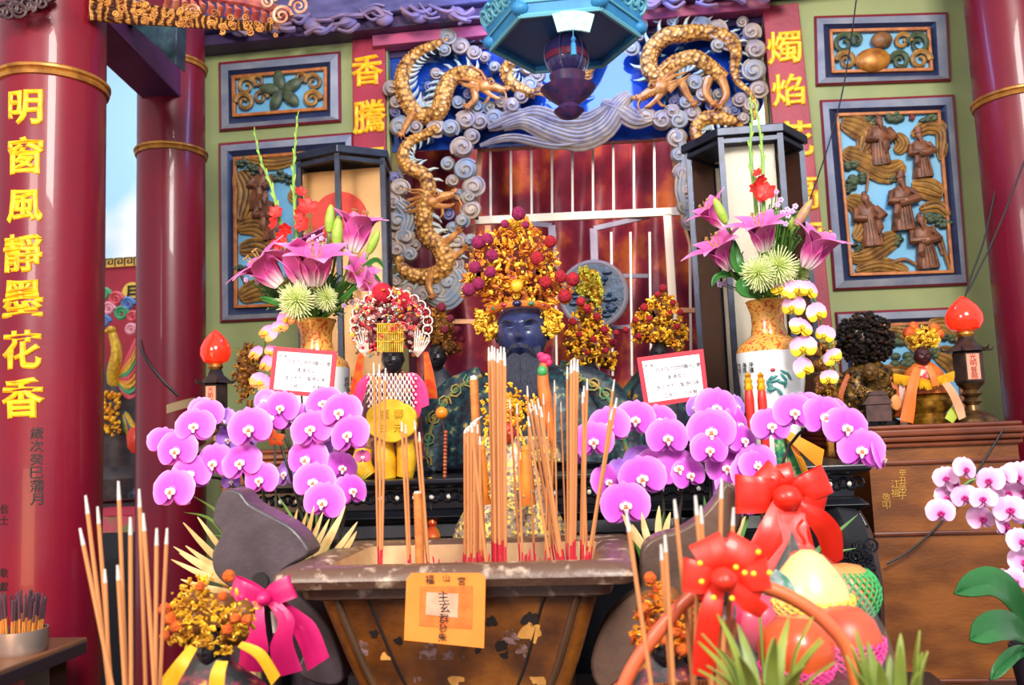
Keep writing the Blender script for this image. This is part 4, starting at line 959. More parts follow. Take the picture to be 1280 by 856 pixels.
# ------------------------------------------------------------------ incense sticks
inc_m = mat('incense_stick', '#cf8a52', .8, col2='#b87242', scale=60); inc_red = mat('incense_red', '#c21f34', .6); inc_ash = mat('incense_ash', '#d8d2cc', .9, col2='#b0a8a2', scale=200)
def ubar(r0, r1, z0, z1, n=7):
    return B().lathe([(r0, z0), (r1, z1)], (0, 0, 0), n)
me_st = mesh_of('stick', ubar(1, 1, .16, .94), inc_m); me_rd = mesh_of('red_base', ubar(.75, .75, 0, .16), inc_red); me_tip = mesh_of('ash_tip', ubar(1.02, .6, .94, 1), inc_ash)
cl = B().lathe([(1.02, .94), (1, .955), (.95, .97), (.9, .985), (.6, 1)], (0, 0, 0), 7)
for i in range(5):
    for j in range(7): cl.v[i * 7 + j].x += (0, .2, 1.1, 2.8, 5)[i]; me_cur = mesh_of('ash_tip', cl, inc_ash)
def incense(tip, base, rpx, label, group, tipmesh=None, nm='incense_stick', parts=None):
    d = tip - base; L = d.length; t = thing(nm, label, 'incense', base, group)
    t.rotation_mode = 'QUATERNION'; t.rotation_quaternion = V((0, 0, 1)).rotation_difference(d)
    for n_, me in parts or (('stick', me_st), ('red_base', me_rd), ('ash_tip', tipmesh or me_tip)):
        o = link(n_, me, t); o.scale = (rpx, rpx, L)
    return t
zB = zs_ - .004
def instick(tx, ty, bx, r, Yb_, label, group, cur=False):
    base = PZ(bx, 700, zB); base = P(bx, 428, Yb_); base.z = zB
    # keep the base pixel column: slide along the ash at distance Yb_
    bb = P(bx, 700, Yb_); base.x = bb.x
    incense(P(tx, ty, Yb_ - .01), base, r, label, group, me_cur if cur else None)
G1 = 'incense sticks burning in the wooden censer'
def cl_(label, L):
    for a in L: instick(*a[:3], a[3] if len(a) > 3 else .0022, a[4] if len(a) > 4 else R.uniform(1.42, 1.58), label, G1 + ', ' + label, cur=len(a) > 5)
cl_('thin incense stick in the far left pair before the beaded goddess', [(467, 453, 473), (474, 455, 475), (482, 460, 476)])
cl_('incense stick left of the paper charm near the thick spiral stick', [(502, 527, 511), (507, 530, 513), (518, 525, 535), (524, 540, 537)])
cl_('incense stick with bent ash in the cluster left of the beard', [(581, 530, 581, .0026, 1.5, 1), (585, 527, 585, .0026, 1.46, 1), (589, 522, 588, .0026, 1.5, 1), (593, 520, 592, .0026, 1.44, 1), (597, 530, 596, .0026, 1.52), (589, 528, 610, .0024, 1.4), (600, 545, 600, .0024, 1.5), (584, 545, 579, .0022, 1.55)])
cl_('incense stick in the tallest tight bundle below the black face', [(611, 434, 617, .0026, 1.5), (615, 432, 619, .0026, 1.47), (618, 434, 622, .0026, 1.53), (622, 436, 624, .0026, 1.46), (626, 433, 626, .0026, 1.5), (630, 434, 628, .0026, 1.52), (614, 440, 615, .0026, 1.55), (624, 441, 621, .0026, 1.56), (631, 440, 631, .0026, 1.44)])
cl_('short incense stick in front of the small red face', [(637, 498, 650), (646, 504, 653), (659, 482, 668)])
cl_('incense stick in the sheaf leaning left beside the green parrot top', [(661, 503, 698), (665, 500, 701), (669, 505, 703), (672, 498, 706), (663, 510, 694), (676, 508, 704), (660, 520, 690)])
cl_('thin pale incense stick among the sheaf right of the beard', [(679, 492, 688, .0016), (693, 475, 696, .0016), (701, 502, 708, .0016), (695, 492, 684, .0016), (686, 515, 680, .0016)])
cl_('incense stick in the tall bundle before the right shoulder of the statue', [(718, 447, 714, .003, 1.5), (714, 450, 712, .0028, 1.46), (722, 449, 717, .0028, 1.53), (709, 458, 709, .002, 1.5)])
cl_('incense stick right of the tall bundle with a white ash tip', [(730, 482, 725, .0026), (734, 473, 727, .0024), (728, 490, 733, .0022)])
cl_('incense stick leaning right across the pink orchids', [(771, 497, 731, .0026), (768, 474, 734, .002), (765, 512, 730, .0024)])
def ribbed(tx, ty, bx, by, r, label, Yb_):
    base = P(bx, by, Yb_); base.z = zB; tip = P(tx, ty, Yb_); L = (tip - base).length; n = int(L / .0035)
    t = thing('spiral_incense_stick', label, 'incense', base); t.rotation_mode = 'QUATERNION'; t.rotation_quaternion = V((0, 0, 1)).rotation_difference(tip - base)
    b = B().lathe([(r * (1 + .1 * (i % 2)), L * (.08 + .9 * i / n)) for i in range(n + 1)], (0, 0, 0), 12); b.v = [p + wloc(t) for p in b.v]
    obj('stick', b, mat('ribbed_incense', '#d08440', .7, col2='#b8682c', scale=60), t)
    b = B().lathe([(r * .5, 0), (r * .5, L * .09)], (0, 0, 0), 8); b.v = [p + wloc(t) for p in b.v]; obj('red_base', b, inc_red, t)
    b = B().lathe([(r * .95, L * .975), (r * .8, L), (0, L * 1.005)], (0, 0, 0), 10); b.v = [p + wloc(t) for p in b.v]; obj('ash_tip', b, inc_ash, t)
ribbed(592, 470, 603, 692, .0075, 'thick spiral wound incense stick rising from the left cluster', 1.56)
ribbed(522, 614, 525, 696, .0075, 'short thick spiral wound incense stick left of the paper charm', 1.5)
me_stub = mesh_of('stub', B().lathe([(.8, 0), (.8, .9), (.5, 1)], (0, 0, 0), 6), inc_red)
for i in range(46):
    grp = R.choice([(474, 3), (512, 8), (583, 14), (604, 8), (622, 14), (652, 10), (664, 8), (690, 14), (714, 12), (732, 8), (540, 6)]); px = grp[0] + R.uniform(-1, 1) * grp[1]; Yq = R.uniform(1.4, 1.58)
    bse = P(px, 700, Yq); bse.z = zB; tp = bse + V((R.uniform(-.006, .006), R.uniform(-.004, .004), R.uniform(.02, .055)))
    o = link('incense_stub', me_stub, None); o.location = bse; o.rotation_mode = 'QUATERNION'; o.rotation_quaternion = V((0, 0, 1)).rotation_difference(tp - bse); o.scale = (.0019, .0019, (tp - bse).length)
    tag(o, 'burnt down red incense stub standing in the censer ash', 'incense', 'burnt red incense stubs in the censer ash')
def pot(label, c, r, h, m):
    t = thing('incense_pot', label, 'pot', c)
    obj('bowl', B().lathe([(r * .6, 0), (r * .65, .01), (r * .9, h * .4), (r, h * .8), (r * 1.06, h), (r * .96, h), (r * .9, h * .85), (0, h * .82)], c, 28), m, t)
    return t
brass = mat('pot_brass', '#6a5040', .35, .5, col2='#4a362c', scale=20)
def front_set(pcx_, L, label, Yq, pr, hz):
    c = P(pcx_, 1000, Yq); c.z = OZ; pot('dark round incense pot below the ' + label.split(' incense ')[0] + ' incense sticks', c, pr, hz, brass)
    for tx, ty, bx in L:
        Yt_ = Yq + R.uniform(-.04, .04); base = P(bx, 856, Yt_); top = P(tx, ty, Yt_); d = (base - top); f = (OZ + hz * .84 - top.z) / d.z
        base = top + d * f
        dx = base - c; dx.z = 0
        if dx.length > pr * .8: base -= dx * (1 - pr * .8 / dx.length)
        incense(top, base, .0024, label, 'incense sticks of the ' + label, me_tip)
front_set(165, [(107, 619, 136), (100, 660, 140), (122, 633, 139), (131, 711, 137), (148, 601, 158), (147, 706, 156), (163, 646, 164), (174, 611, 182), (179, 641, 193), (196, 660, 194), (209, 660, 200)], 'left foreground incense stick in front of the red columns', 1.0, .09, .1)
front_set(868, [(783, 641, 814), (843, 624, 866), (831, 668, 842), (826, 680, 838), (869, 619, 890), (876, 632, 888), (902, 598, 897), (917, 634, 907), (862, 703, 866), (906, 757, 902), (919, 757, 911), (872, 720, 868)], 'right foreground incense stick before the red bows', 1.0, .09, .1)
# stock of unburnt incense on the side table
ps = PZ(26, 815, SZ); pt = thing('incense_jar', 'shallow metal jar of unburnt incense at the bottom left', 'jar', ps)
obj('jar', B().lathe([(.05, 0), (.055, .01), (.055, .05), (.051, .05), (.05, .012), (0, .01)], ps, 24), mat('jar_metal', '#a89a94', .3, .6), pt)
me_s2 = mesh_of('stick', B().lathe([(1, 0), (1, .58)], (0, 0, 0), 6), mat('unburnt', '#c07a34', .7)); me_t2 = mesh_of('dark_coating', B().lathe([(1.25, .56), (1.3, .97), (.8, 1)], (0, 0, 0), 6), mat('incense_purple', '#3a2434', .8, col2='#54303c', scale=80))
for i in range(44):
    a = R.uniform(0, 2 * pi); q = sqrt(R.random()) * .044; bse = ps + V((q * cos(a), q * sin(a), .012)); tp = bse + V((q * cos(a) * .35 + R.uniform(-.006, .006), R.uniform(-.006, .006), R.uniform(.095, .118)))
    incense(tp, bse, .0022, 'unburnt incense stick with a dark purple head in the jar at bottom left', 'unburnt incense sticks in the jar', parts=(('stick', me_s2), ('dark_coating', me_t2)), nm='unburnt_incense_stick')
# ------------------------------------------------------------------ filigree, heads, statues
def inpoly(x, y, q):
    c = False; n = len(q); j = n - 1
    for i in range(n):
        if (q[i][1] > y) != (q[j][1] > y) and x < (q[j][0] - q[i][0]) * (y - q[i][1]) / (q[j][1] - q[i][1]) + q[i][0]: c = not c
        j = i
    return c
def rdir():
    v = V((R.gauss(0, 1), R.gauss(0, 1), R.gauss(0, 1))); return v.normalized()
def bit(b, p, s, kind):
    d = rdir(); d.y = -abs(d.y)
    if kind == 0:      # curl
        L = []; u = d.orthogonal().normalized(); w_ = d.cross(u); tw = R.uniform(1.0, 1.5)
        for i in range(9):
            a = i / 8 * tw * 2 * pi; q = s * (1 - .6 * i / 8); L.append(p + (u * cos(a) + w_ * sin(a)) * q)
        b.tube(L, [s * .2 * (1 - .4 * i / 8) for i in range(9)], 4)
    elif kind == 1:    # leaf
        b.ball(p, (s * 1.1, s * .22, s * .5), 7, 4, zrot(d))
    elif kind == 2:    # flower
        u = d.orthogonal().normalized(); w_ = d.cross(u)
        for i in range(5):
            a = i * 2 * pi / 5; b.ball(p + (u * cos(a) + w_ * sin(a)) * s * .55, s * .38, 6, 4)
        b.ball(p + d * s * .25, s * .3, 6, 4)
    else: b.ball(p, s * .5, 7, 5)
def filigree(nm, parent, poly, Y, depth, n, size, m, kinds=(0, 0, 1, 1, 2, 3), core=None):
    b = B(); xs = [q[0] for q in poly]; ys = [q[1] for q in poly]; k = S(Y); cx, cy = sum(xs) / len(xs), sum(ys) / len(ys)
    c = 0; tries = 0
    while c < n and tries < n * 20:
        tries += 1
        x, y = R.uniform(min(xs), max(xs)), R.uniform(min(ys), max(ys))
        if not inpoly(x, y, poly): continue
        e = min(1, max(abs(x - cx) / (max(xs) - min(xs)), abs(y - cy) / (max(ys) - min(ys))) * 2)
        dy = -depth * sqrt(max(0, 1 - e * e)) * (.55 + .45 * R.random())
        if R.random() < .18: dy = -dy
        bit(b, P(x, y, Y) + V((0, dy, 0)), k * R.uniform(*size), R.choice(kinds)); c += 1
    o = obj(nm, b, m, parent)
    if core:
        vs = B(); w_ = max(xs) - min(xs); h_ = max(ys) - min(ys); rr = min(w_, h_) * .16; i = 0; tries = 0
        while i < 26 and tries < 900:
            tries += 1; x, y = R.uniform(min(xs), max(xs)), R.uniform(min(ys), max(ys))
            if all(inpoly(x + rr * .9 * ox, y + rr * .9 * oy, poly) for ox, oy in ((0, 0), (1, 0), (-1, 0), (0, 1), (0, -1))):
                vs.ball(P(x, y, Y + depth * .15), (k * rr, depth * .4, k * rr), 10, 7); i += 1
        if i: obj(nm.split('_')[0] + '_core', vs, core, parent)
    return o
pom_r = mat('pompom_red', '#c01c2c', .9, col2='#8c1226', scale=150, bump=.8, bscale=220)
pom_p = mat('pompom_magenta', '#a8205c', .9, col2='#741648', scale=150, bump=.8, bscale=220)
pom_o = mat('pompom_orange', '#ea6a1c', .9, col2='#c04c12', scale=150, bump=.8, bscale=220)
pom_d = mat('pompom_wine', '#8c1c38', .9, col2='#5e1430', scale=150, bump=.8, bscale=220)
def pompoms(parent, L, Y, m, nm='pompom'):
    k = S(Y)
    for px, py, r in L:
        b = B(); c = P(px, py, Y); b.ball(c, k * r, 14, 10)
        for v in b.v: v += (v - c) * (.12 * noise.noise(v * 260))
        obj(nm, b, m, parent)
def head_mesh(c, w, h, d, turn=0, beard=True):
    """face looking to -Y; w, h, d half sizes"""
    nu, nv = 56, 44; b = B(); vs = []
    g = lambda x, z, cx, cz, sx, sz: math.exp(-((x - cx) / sx) ** 2 - ((z - cz) / sz) ** 2)
    for j in range(nv + 1):
        t = pi * j / nv
        for i in range(nu):
            a = 2 * pi * i / nu
            x, y, z = sin(t) * sin(a), -sin(t) * cos(a), cos(t)
            q = 1 - .22 * max(0, -z) ** 1.5        # jaw narrows
            X, Y_, Z = x * q, y * (1 - .06 * max(0, -z)), z
            if y < .15:
                f = 0
                f += .24 * g(X, Z, 0, -.16, .12, .12) + .12 * g(X, Z, 0, .06, .08, .2)      # nose
                f += .07 * g(X, Z, .1, -.2, .06, .06) + .07 * g(X, Z, -.1, -.2, .06, .06)
                for s_ in (-1, 1):
                    f -= .1 * g(X, Z, s_ * .34, .1, .2, .09)
                    f += .06 * g(X, Z, s_ * .34, .09, .13, .05)
                    f += .07 * g(X, Z, s_ * .36, .27, .24, .06) + .05 * g(X, Z, s_ * .5, -.15, .2, .2)
                f += .09 * g(X, Z, 0, -.4, .2, .045) + .1 * g(X, Z, 0, -.5, .16, .05) - .06 * g(X, Z, 0, -.45, .24, .025)
                f += .08 * g(X, Z, 0, -.75, .25, .15)
                Y_ -= 1.35 * f * max(0, -y) ** .5
            vs.append(V((X * w, Y_ * d, Z * h)))
    fs = [(j * nu + i, j * nu + (i + 1) % nu, (j + 1) * nu + (i + 1) % nu, (j + 1) * nu + i) for j in range(nv) for i in range(nu)]
    b.add(vs, fs)
    for s_ in (-1, 1): b.ball((s_ * w * .98, .05 * d, -.02 * h), (w * .1, d * .16, h * .22), 8, 6)
    Mx = Matrix.Translation(c) @ Matrix.Rotation(turn, 4, 'Z'); b.tf(Mx); return b
def robe(nm, parent, rows, Y, m, sy=.6, folds=0, nf=9, n=40):
    """rows: (centre px, y px, half width px)"""
    k = S(Y); b = B(); vs = []; fs = []
    for r, (cx, py, hw_) in enumerate(rows):
        c = P(cx, py, Y)
        for j in range(n):
            q = 2 * pi * j / n; f = 1 + folds * sin(nf * q + r * .7) * r / len(rows)
            vs.append(c + V((k * hw_ * cos(q) * f, k * hw_ * sy * sin(q) * f, 0)))
    for i in range(len(rows) - 1):
        for j in range(n): fs.append((i * n + j, i * n + (j + 1) % n, (i + 1) * n + (j + 1) % n, (i + 1) * n + j))
    fs.append(tuple(range(n))); fs.append(tuple((len(rows) - 1) * n + j for j in range(n))[::-1])
    b.add(vs, fs); return obj(nm, b, m, parent)
def ribbon(b, path, wdir, wd, n=16, th=.0):
    """strip along a world path; wdir width direction (vector or list), wd width or list"""
    sp = spline(path, n)
    ws = wd if hasattr(wd, '__len__') else [wd, wd]
    L = []
    ph_ = wd0 = sum(p.x for p in sp) * 7
    wdv = wdir if isinstance(wdir, list) else [wdir, wdir]
    for i, p in enumerate(sp):
        t = i / (n - 1); q = t * (len(wdv) - 1); j = min(int(q), len(wdv) - 2); d = V(wdv[j]).lerp(V(wdv[j + 1]), q - j).normalized()
        w_ = interp(ws, t)
        L.append([p + d * (w_ * s_) + V((0, -w_ * (.06 * cos(s_ * 3) + .035 * sin(s_ * 14 + t * 5 + ph_)), 0)) for s_ in (-.5, -.3, -.1, .1, .3, .5)])
    b.add([p for r in L for p in r], [(i * 6 + j, (i + 1) * 6 + j, (i + 1) * 6 + j + 1, i * 6 + j + 1) for i in range(n - 1) for j in range(5)])
    return b
def rib(nm, parent, pxs, Y, wpx, m, wdir=None, n=16):
    pts = [P(x, y, Y + (z[0] if z else 0)) for x, y, *z in pxs]; d = (pts[-1] - pts[0]); d.y = 0
    wv = wdir or V((-d.z, 0, d.x)).normalized()
    k = S(Y); w_ = [k * q for q in wpx] if hasattr(wpx, '__len__') else k * wpx
    return obj(nm, ribbon(B(), pts, wv, w_, n), m, parent, sol=.0012)
def fringe(nm, parent, x0, y0, x1, y1, ln, Y, n, m, wpx=1.2):
    b = B(); k = S(Y)
    for i in range(n):
        u = i / (n - 1); x, y = lerp(x0, x1, u), lerp(y0, y1, u)
        b.tube([P(x, y, Y), P(x + R.uniform(-.6, .6), y + ln * .5, Y - .003), P(x + R.uniform(-1.2, 1.2), y + ln * R.uniform(.85, 1.05), Y)], [k * wpx, k * wpx, k * wpx * .6], 4)
    return obj(nm, b, m, parent)
face_blue = mat('face_indigo', '#283058', .32, col2='#323c6c', scale=5, coat=.2)
face_dark = mat('face_dark', '#17161f', .4, coat=.2)
hair_m = mat('beard_black', '#121628', .6, col2='#1e2440', scale=60, bump=.5, stretch=(6, 6, 1))
robe_m = mat('dragon_robe', '#0a1222', .5, col2='#b89a48', scale=46, col3='#134048', ramp=(.44, .78), tex='noise', bump=.3)
robe_n = mat('navy_robe', '#14182c', .55, col2='#a8822e', scale=30, col3='#1c3a44', ramp=(.5, .74), bump=.3)
sequin = mat('sequin_front', '#a89078', .35, .3, col2='#f0d060', scale=170, col3='#6a5a50', tex='cells', ramp=(.3, .75), bump=.4)
orange_silk = mat('orange_silk', '#ec8a24', .5, col2='#d86f18', scale=30)
def statue_base(t, px, Y, r, m=lacq):
    c = P(px, 560, Y); c.z = TZ; obj('pedestal', B().lathe([(r, 0), (r * 1.04, .012), (r * .92, .022), (r * .9, .04)], c, 28, sy=.7), m, t)
# --- main bearded deity
MY = 2.32
sm = thing('deity_statue', 'large dark faced bearded deity statue with a towering gold crown at the altar centre', 'statue', (P(658, 560, MY).x, MY, TZ))
statue_base(sm, 658, MY, .24)
robe('robe', sm, [(656, 452, 26), (656, 462, 48), (657, 474, 84), (658, 492, 106), (659, 520, 120), (660, 560, 128), (660, 580, 130)], MY, robe_m, .5, .04, 11)
k = S(MY)
hc = P(653, 417, MY - .05)
obj('head', head_mesh(hc, 32 * k, 42 * k, 34 * k), face_blue, sm)
b = B()
for i in range(26):
    u = (i + .5) / 26 - .5
    b.tube(spline([hc + V((u * 46 * k, -.05 - .02 * cos(u * 3), -30 * k + abs(u) * 22 * k)), hc + V((u * 44 * k, -.075, -48 * k)), hc + V((u * 34 * k, -.085, -80 * k)), hc + V((u * 18 * k, -.08, -100 * k))], 8), [k * q for q in (3, 3.6, 3.6, 3.4, 3, 2.4, 1.8, .5)], 5)
for s_ in (-1, 1):
    for q in range(4): b.tube(spline([hc + V((s_ * 2 * k, -.088, -17 * k - q * k)), hc + V((s_ * 10 * k, -.088, -19 * k - q * k)), hc + V((s_ * 19 * k, -.075, -30 * k - q * k))], 6), [k * 1.6, k * 1.6, k * 1.4, k * 1.2, k, k * .4], 5)
    b.tube(spline([hc + V((s_ * 6 * k, -.082, 9 * k)), hc + V((s_ * 14 * k, -.078, 13 * k)), hc + V((s_ * 22 * k, -.06, 10 * k))], 7), [k * q for q in (.7, 1.2, 1.4, 1.4, 1.2, .8, .3)], 5)
obj('beard', b, hair_m, sm)
b = B()
for s_ in (-1, 1): b.ball(hc + V((s_ * 10.5 * k, -.077, 3.5 * k)), (k * 4.4, k * 1.2, k * 1.3), 10, 6)
obj('eyes', b, mat('eye_slate', '#3c4668', .3), sm)
cr = [(612, 392), (600, 372), (580, 372), (578, 350), (592, 325), (600, 300), (625, 290), (640, 270), (656, 268), (668, 285), (680, 300), (698, 318), (702, 340), (716, 355), (716, 378), (692, 392), (680, 384), (650, 378), (625, 384)]
filigree('crown_filigree', sm, cr, MY - .01, .1, 640, (2.8, 6), mat('crown_gold', '#ffb428', .4, .25, col2='#a04444', scale=50, col3='#e88a24', ramp=(.34, .68)), core=mat('crown_core', '#6a2438', .5, .2, col2='#8a4418', scale=30))
filigree('crown_filigree', sm, cr, MY - .05, .09, 170, (2.5, 5), gold_pale)
b = B(); L = []
for i in range(17):
    a = -1.25 + 2.5 * i / 16; L.append(hc + V((sin(a) * 36 * k, -cos(a) * 40 * k, 26 * k + cos(a) * 5 * k)))
b.tube(L, 4.6 * k, 8, ref=(0, 0, 1)); bd = obj('crown_band', b, mat('band_orange', '#c8602a', .4, .3, col2='#e08a3a', scale=60), sm)
for a, m_, r in ((-.9, 'gem_green', 2.6), (-.45, 'gem_red', 2.6), (0, 'gem_blue', 4), (.45, 'gem_green', 2.6), (.9, 'gem_red', 2.6)):
    obj('gem', B().ball(hc + V((sin(a) * 37 * k, -cos(a) * 45 * k, 26 * k + cos(a) * 5 * k)), (r * k * 1.4, r * k, r * k), 10, 7), mat(m_, {'gem_green': '#1f7a5a', 'gem_red': '#a01838', 'gem_blue': '#141c4c'}[m_], .1, coat=.6), bd)
obj('crown_medallion', B().ball(P(646, 357, MY - .13), (8 * k, .012, 8 * k), 16, 8), gold_pale, sm)
for poly in ([(596, 388), (612, 386), (622, 400), (624, 418), (612, 426), (598, 420), (591, 404)], [(678, 388), (694, 384), (704, 396), (703, 412), (690, 424), (676, 418), (673, 402)]):
    filigree('crown_wing', sm, poly, MY - .07, .03, 70, (2.6, 5), gold_pale, core=mat('wing_gold', '#c88a20', .4, .4))
pompoms(sm, [(598, 303, 9), (609, 299, 8), (615, 319, 8.5), (594, 334, 8), (613, 340, 7.5), (586, 362, 8.5), (598, 355, 8), (631, 280, 5.5), (648, 267, 9), (657, 281, 5)], MY - .12, pom_p)
pompoms(sm, [(688, 302, 8), (671, 323, 9), (682, 353, 8), (701, 346, 8), (716, 349, 9), (706, 370, 9), (726, 377, 6), (734, 385, 5)], MY - .12, pom_r)
filigree('chest_ornament', sm, [(612, 462), (604, 500), (606, 545), (640, 555), (672, 520), (676, 500), (664, 492), (640, 478), (628, 462)], MY - .15, .05, 230, (2.2, 4.4), gold_fil, (2, 2, 3, 1))
# sleeves with gold trim
for L, w_ in (([(604, 470), (570, 490), (545, 530), (535, 585)], (16, 24, 30, 34)), ([(706, 468), (745, 482), (772, 520), (788, 585)], (16, 24, 30, 34))):
    sp = spline([P(x, y, MY - .06) for x, y in L], 14); obj('sleeve', B().tube(sp, [k * interp(w_, i / 13) * .8 for i in range(14)], 14, flat=.8), robe_m, sm)
    b = B(); b2 = [p + V((0, -k * interp(w_, i / 13) * .66, 0)) for i, p in enumerate(sp)]; b.tube(b2, k * 2.4, 6)
    for i in range(2, 14, 2):
        Lq = []; 
        for j in range(10): a = j / 9 * 2.6 * pi + i; Lq.append(b2[i] + V((cos(a), 0, sin(a))) * k * 9 * (1 - j / 13) + V((0, -.004, 0)))
        b.tube(Lq, k * 1.3, 5)
    obj('gold_trim', b, mat('trim_gold', '#b08c3a', .4, .4, col2='#3a7a5c', scale=50), sm)
obj('chest_plate', B().prism([P(x, y, MY - .19) for x, y in [(600, 545), (690, 545), (705, 578), (590, 578)]], (0, .05, 0)), sequin, sm, bev=.006)
# --- small red faced statue before the big one
RY = 1.85
rs = thing('small_statue', 'small red faced statue in pale sequins standing half hidden by the incense', 'statue', P(636, 690, RY))
ROZ = P(636, 690, RY).z
k = S(RY)
robe('robe', rs, [(636, 550, 10), (636, 562, 24), (636, 585, 34), (637, 620, 48), (638, 655, 66), (638, 690, 74)], RY, sequin, .45, .05, 9)
obj('head', head_mesh(P(635, 541, RY - .012), 10 * k, 14 * k, 11 * k), mat('face_red', '#a83428', .4), rs)
filigree('crown_filigree', rs, [(618, 534), (612, 515), (622, 500), (636, 494), (652, 502), (656, 518), (650, 534), (636, 524)], RY, .04, 110, (2, 3.6), gold_fil, core=mat('wing_gold', '#c88a20'))
b = B()
for i in range(150):
    x, y = R.uniform(590, 690), R.uniform(600, 685); b.ball(P(x, y, RY - .085 - .02 * R.random()), k * R.uniform(.9, 2.2), 6, 4)
obj('sequins', b, mat('sequin_gold', '#e8c850', .25, .5, col2='#c8b8a8', scale=120), rs)
c = P(636, 690, RY); obj('pedestal', B().lathe([(74 * k, -.0), (76 * k, -.02), (70 * k, -.05), (70 * k, OZ - c.z)], c, 28, sy=.45), lacq, rs)
for x in (601, 657):
    tq = thing('orange_tassel', 'orange silk tassel hanging %s of the small red face' % ('left' if x < 630 else 'right'), 'tassel', P(x, 628, RY - .09), None)
    obj('knot', B().ball(P(x, 562, RY - .09), (k * 6, k * 5, k * 6), 12, 8), orange_silk, tq)
    b = B().lathe([(k * 5, 0), (k * 7, -k * 12), (k * 9, -k * 45), (k * 9, -k * 62), (0, -k * 62)], P(x, 564, RY - .09), 22)
    for i, v in enumerate(b.v): v += V((cos(i * 2.1), sin(i * 2.1), 0)) * k * .8
    obj('skirt', b, orange_silk, tq)
    obj('cord', B().tube([P(x, 560, RY - .09), P(x + (630 - x) * .3, 535, RY - .05)], k * 1.4, 6), gold_fil, tq)
# parrot topped wand right of the beard
pw = thing('parrot_wand', 'wand topped by a green and orange bird with a pink crest right of the beard', 'ornament', P(690, 690, 1.86))
k = S(1.86)
obj('bird_body', B().tube(spline([P(692, 560, 1.86), P(684, 510, 1.86), P(679, 480, 1.86), P(679, 462, 1.86), P(680, 452, 1.86)], 12), [k * q for q in (3, 5, 7, 8, 8.5, 8, 7.5, 7, 6.5, 6, 5.4, 4)], 10), mat('bird_orange', '#d8742c', .5, col2='#a85a24', scale=40), pw)
obj('bird_neck', B().ball(P(678, 464, 1.855), (k * 6.6, k * 6.6, k * 7.5), 12, 8), mat('bird_green', '#3f9a58', .45), pw)
b = B().ball(P(681, 448, 1.855), (k * 8, k * 5, k * 6), 12, 8).ball(P(676, 444, 1.855), (k * 5, k * 4, k * 4), 10, 7).ball(P(686, 453, 1.855), (k * 4, k * 4, k * 5), 10, 7)
obj('crest', b, mat('bird_pink', '#e02a68', .6), pw)
b = P(690, 690, 1.86); obj('rod', B().tube([P(690, 555, 1.86), b, V((b.x, b.y, OZ))], k * 2.4, 8), gold_brown, pw)
# hangings on the left sleeve
bt = thing('bead_tassel', 'long strand of coppery red beads hanging at the left sleeve of the big statue', 'tassel', P(556, 660, 2.02)); k = S(2.02)
b = B()
for i in range(26): b.ball(P(557 - i * .1, 540 + i * 4.6, 2.02), k * 2.8, 8, 6)
obj('beads', b, mat('bead_copper', '#b8643c', .35, .3, col2='#8c3a2c', scale=90), bt)
b = B().ball(P(552, 516, 2.02), k * 8, 14, 9); obj('amber_ball', b, mat('amber_ball', '#e89424', .3, col2='#c86a18', scale=20), bt)
obj('cord', B().tube([P(553, 524, 2.02), P(556, 540, 2.02)], k * 1.2, 5), wire_black, bt)
for px, py, r in ((541, 668, 12),):
    ob = thing('red_gourd', 'red and gold gourd ornament at the foot of the left sleeve', 'ornament', P(541, 682, 1.96)); k = S(1.96)
    obj('gourd', B().lathe([(0, -12 * k), (9 * k, -9 * k), (12 * k, 0), (8 * k, 8 * k), (4 * k, 11 * k), (6 * k, 16 * k), (4 * k, 21 * k), (0, 23 * k)], P(541, 670, 1.96), 18), mat('gourd_red', '#c8401c', .3, .2, col2='#e08a24', scale=30), ob)
    L = []
    for j in range(24): a = j / 23 * 5 * pi; q = 10 * k * (1 - j / 27); L.append(P(537, 607, 1.98) + V((q * cos(a), 0, q * sin(a))))
    obj('gold_coil', B().tube(L, k * 1.6, 6), gold_fil, ob)
    obj('cord', B().tube([P(537, 617, 1.98), P(541, 650, 1.96)], k * 1.2, 5), wire_black, ob)
    obj('stand', B().lathe([(12 * k, 0), (12 * k, .01), (3 * k, .02), (3 * k, P(541, 680, 1.96).z - TZ)], (P(541, 680, 1.96).x, 1.96, min(TZ, P(541, 690, 1.96).z) - .0), 12), lacq, ob) if P(541, 690, 1.96).z > TZ else None
# --- beaded goddess
QY = 2.14
qs = thing('goddess_statue', 'seated goddess statue under a red and silver beaded crown left of the centre', 'statue', (P(488, 600, QY).x, QY, TZ)); k = S(QY)
statue_base(qs, 488, QY, .1)
bead_w = mat('bead_white', '#f0e8e0', .25, col2='#e0c8b8', scale=60); bead_r = mat('bead_red', '#b8142c', .15, coat=.5); sil = mat('crown_silver', '#d8d0c4', .25, .5, col2='#8ab09a', scale=50, col3='#c83a4a', ramp=(.4, .62))
robe('robe', qs, [(490, 460, 10), (489, 468, 22), (489, 485, 32), (489, 510, 37), (488, 540, 42), (487, 565, 46), (486, 590, 46)], QY, mat('goddess_robe', '#4a2030', .5, col2='#c8a048', scale=40, col3='#6a2a3c', ramp=(.4, .7)), .62)
obj('head', head_mesh(P(491, 449, QY - .035), 14 * k, 19 * k, 15 * k), face_dark, qs)
cq = [(452, 445), (441, 425), (440, 395), (450, 376), (465, 364), (490, 360), (512, 366), (528, 380), (537, 398), (530, 428), (520, 446), (505, 442), (502, 430), (478, 430), (472, 444)]
filigree('crown_filigree', qs, cq, QY - .01, .07, 430, (2, 4.2), sil, (0, 0, 2, 2, 3), core=mat('crown_wine', '#7a1c2c', .5))
filigree('crown_flowers', qs, cq, QY - .06, .05, 60, (2.6, 4.4), mat('crown_mixed', '#f0b430', .35, .3, col2='#d42a4a', scale=40, ramp=(.45, .55)), (2, 1))
b = B()
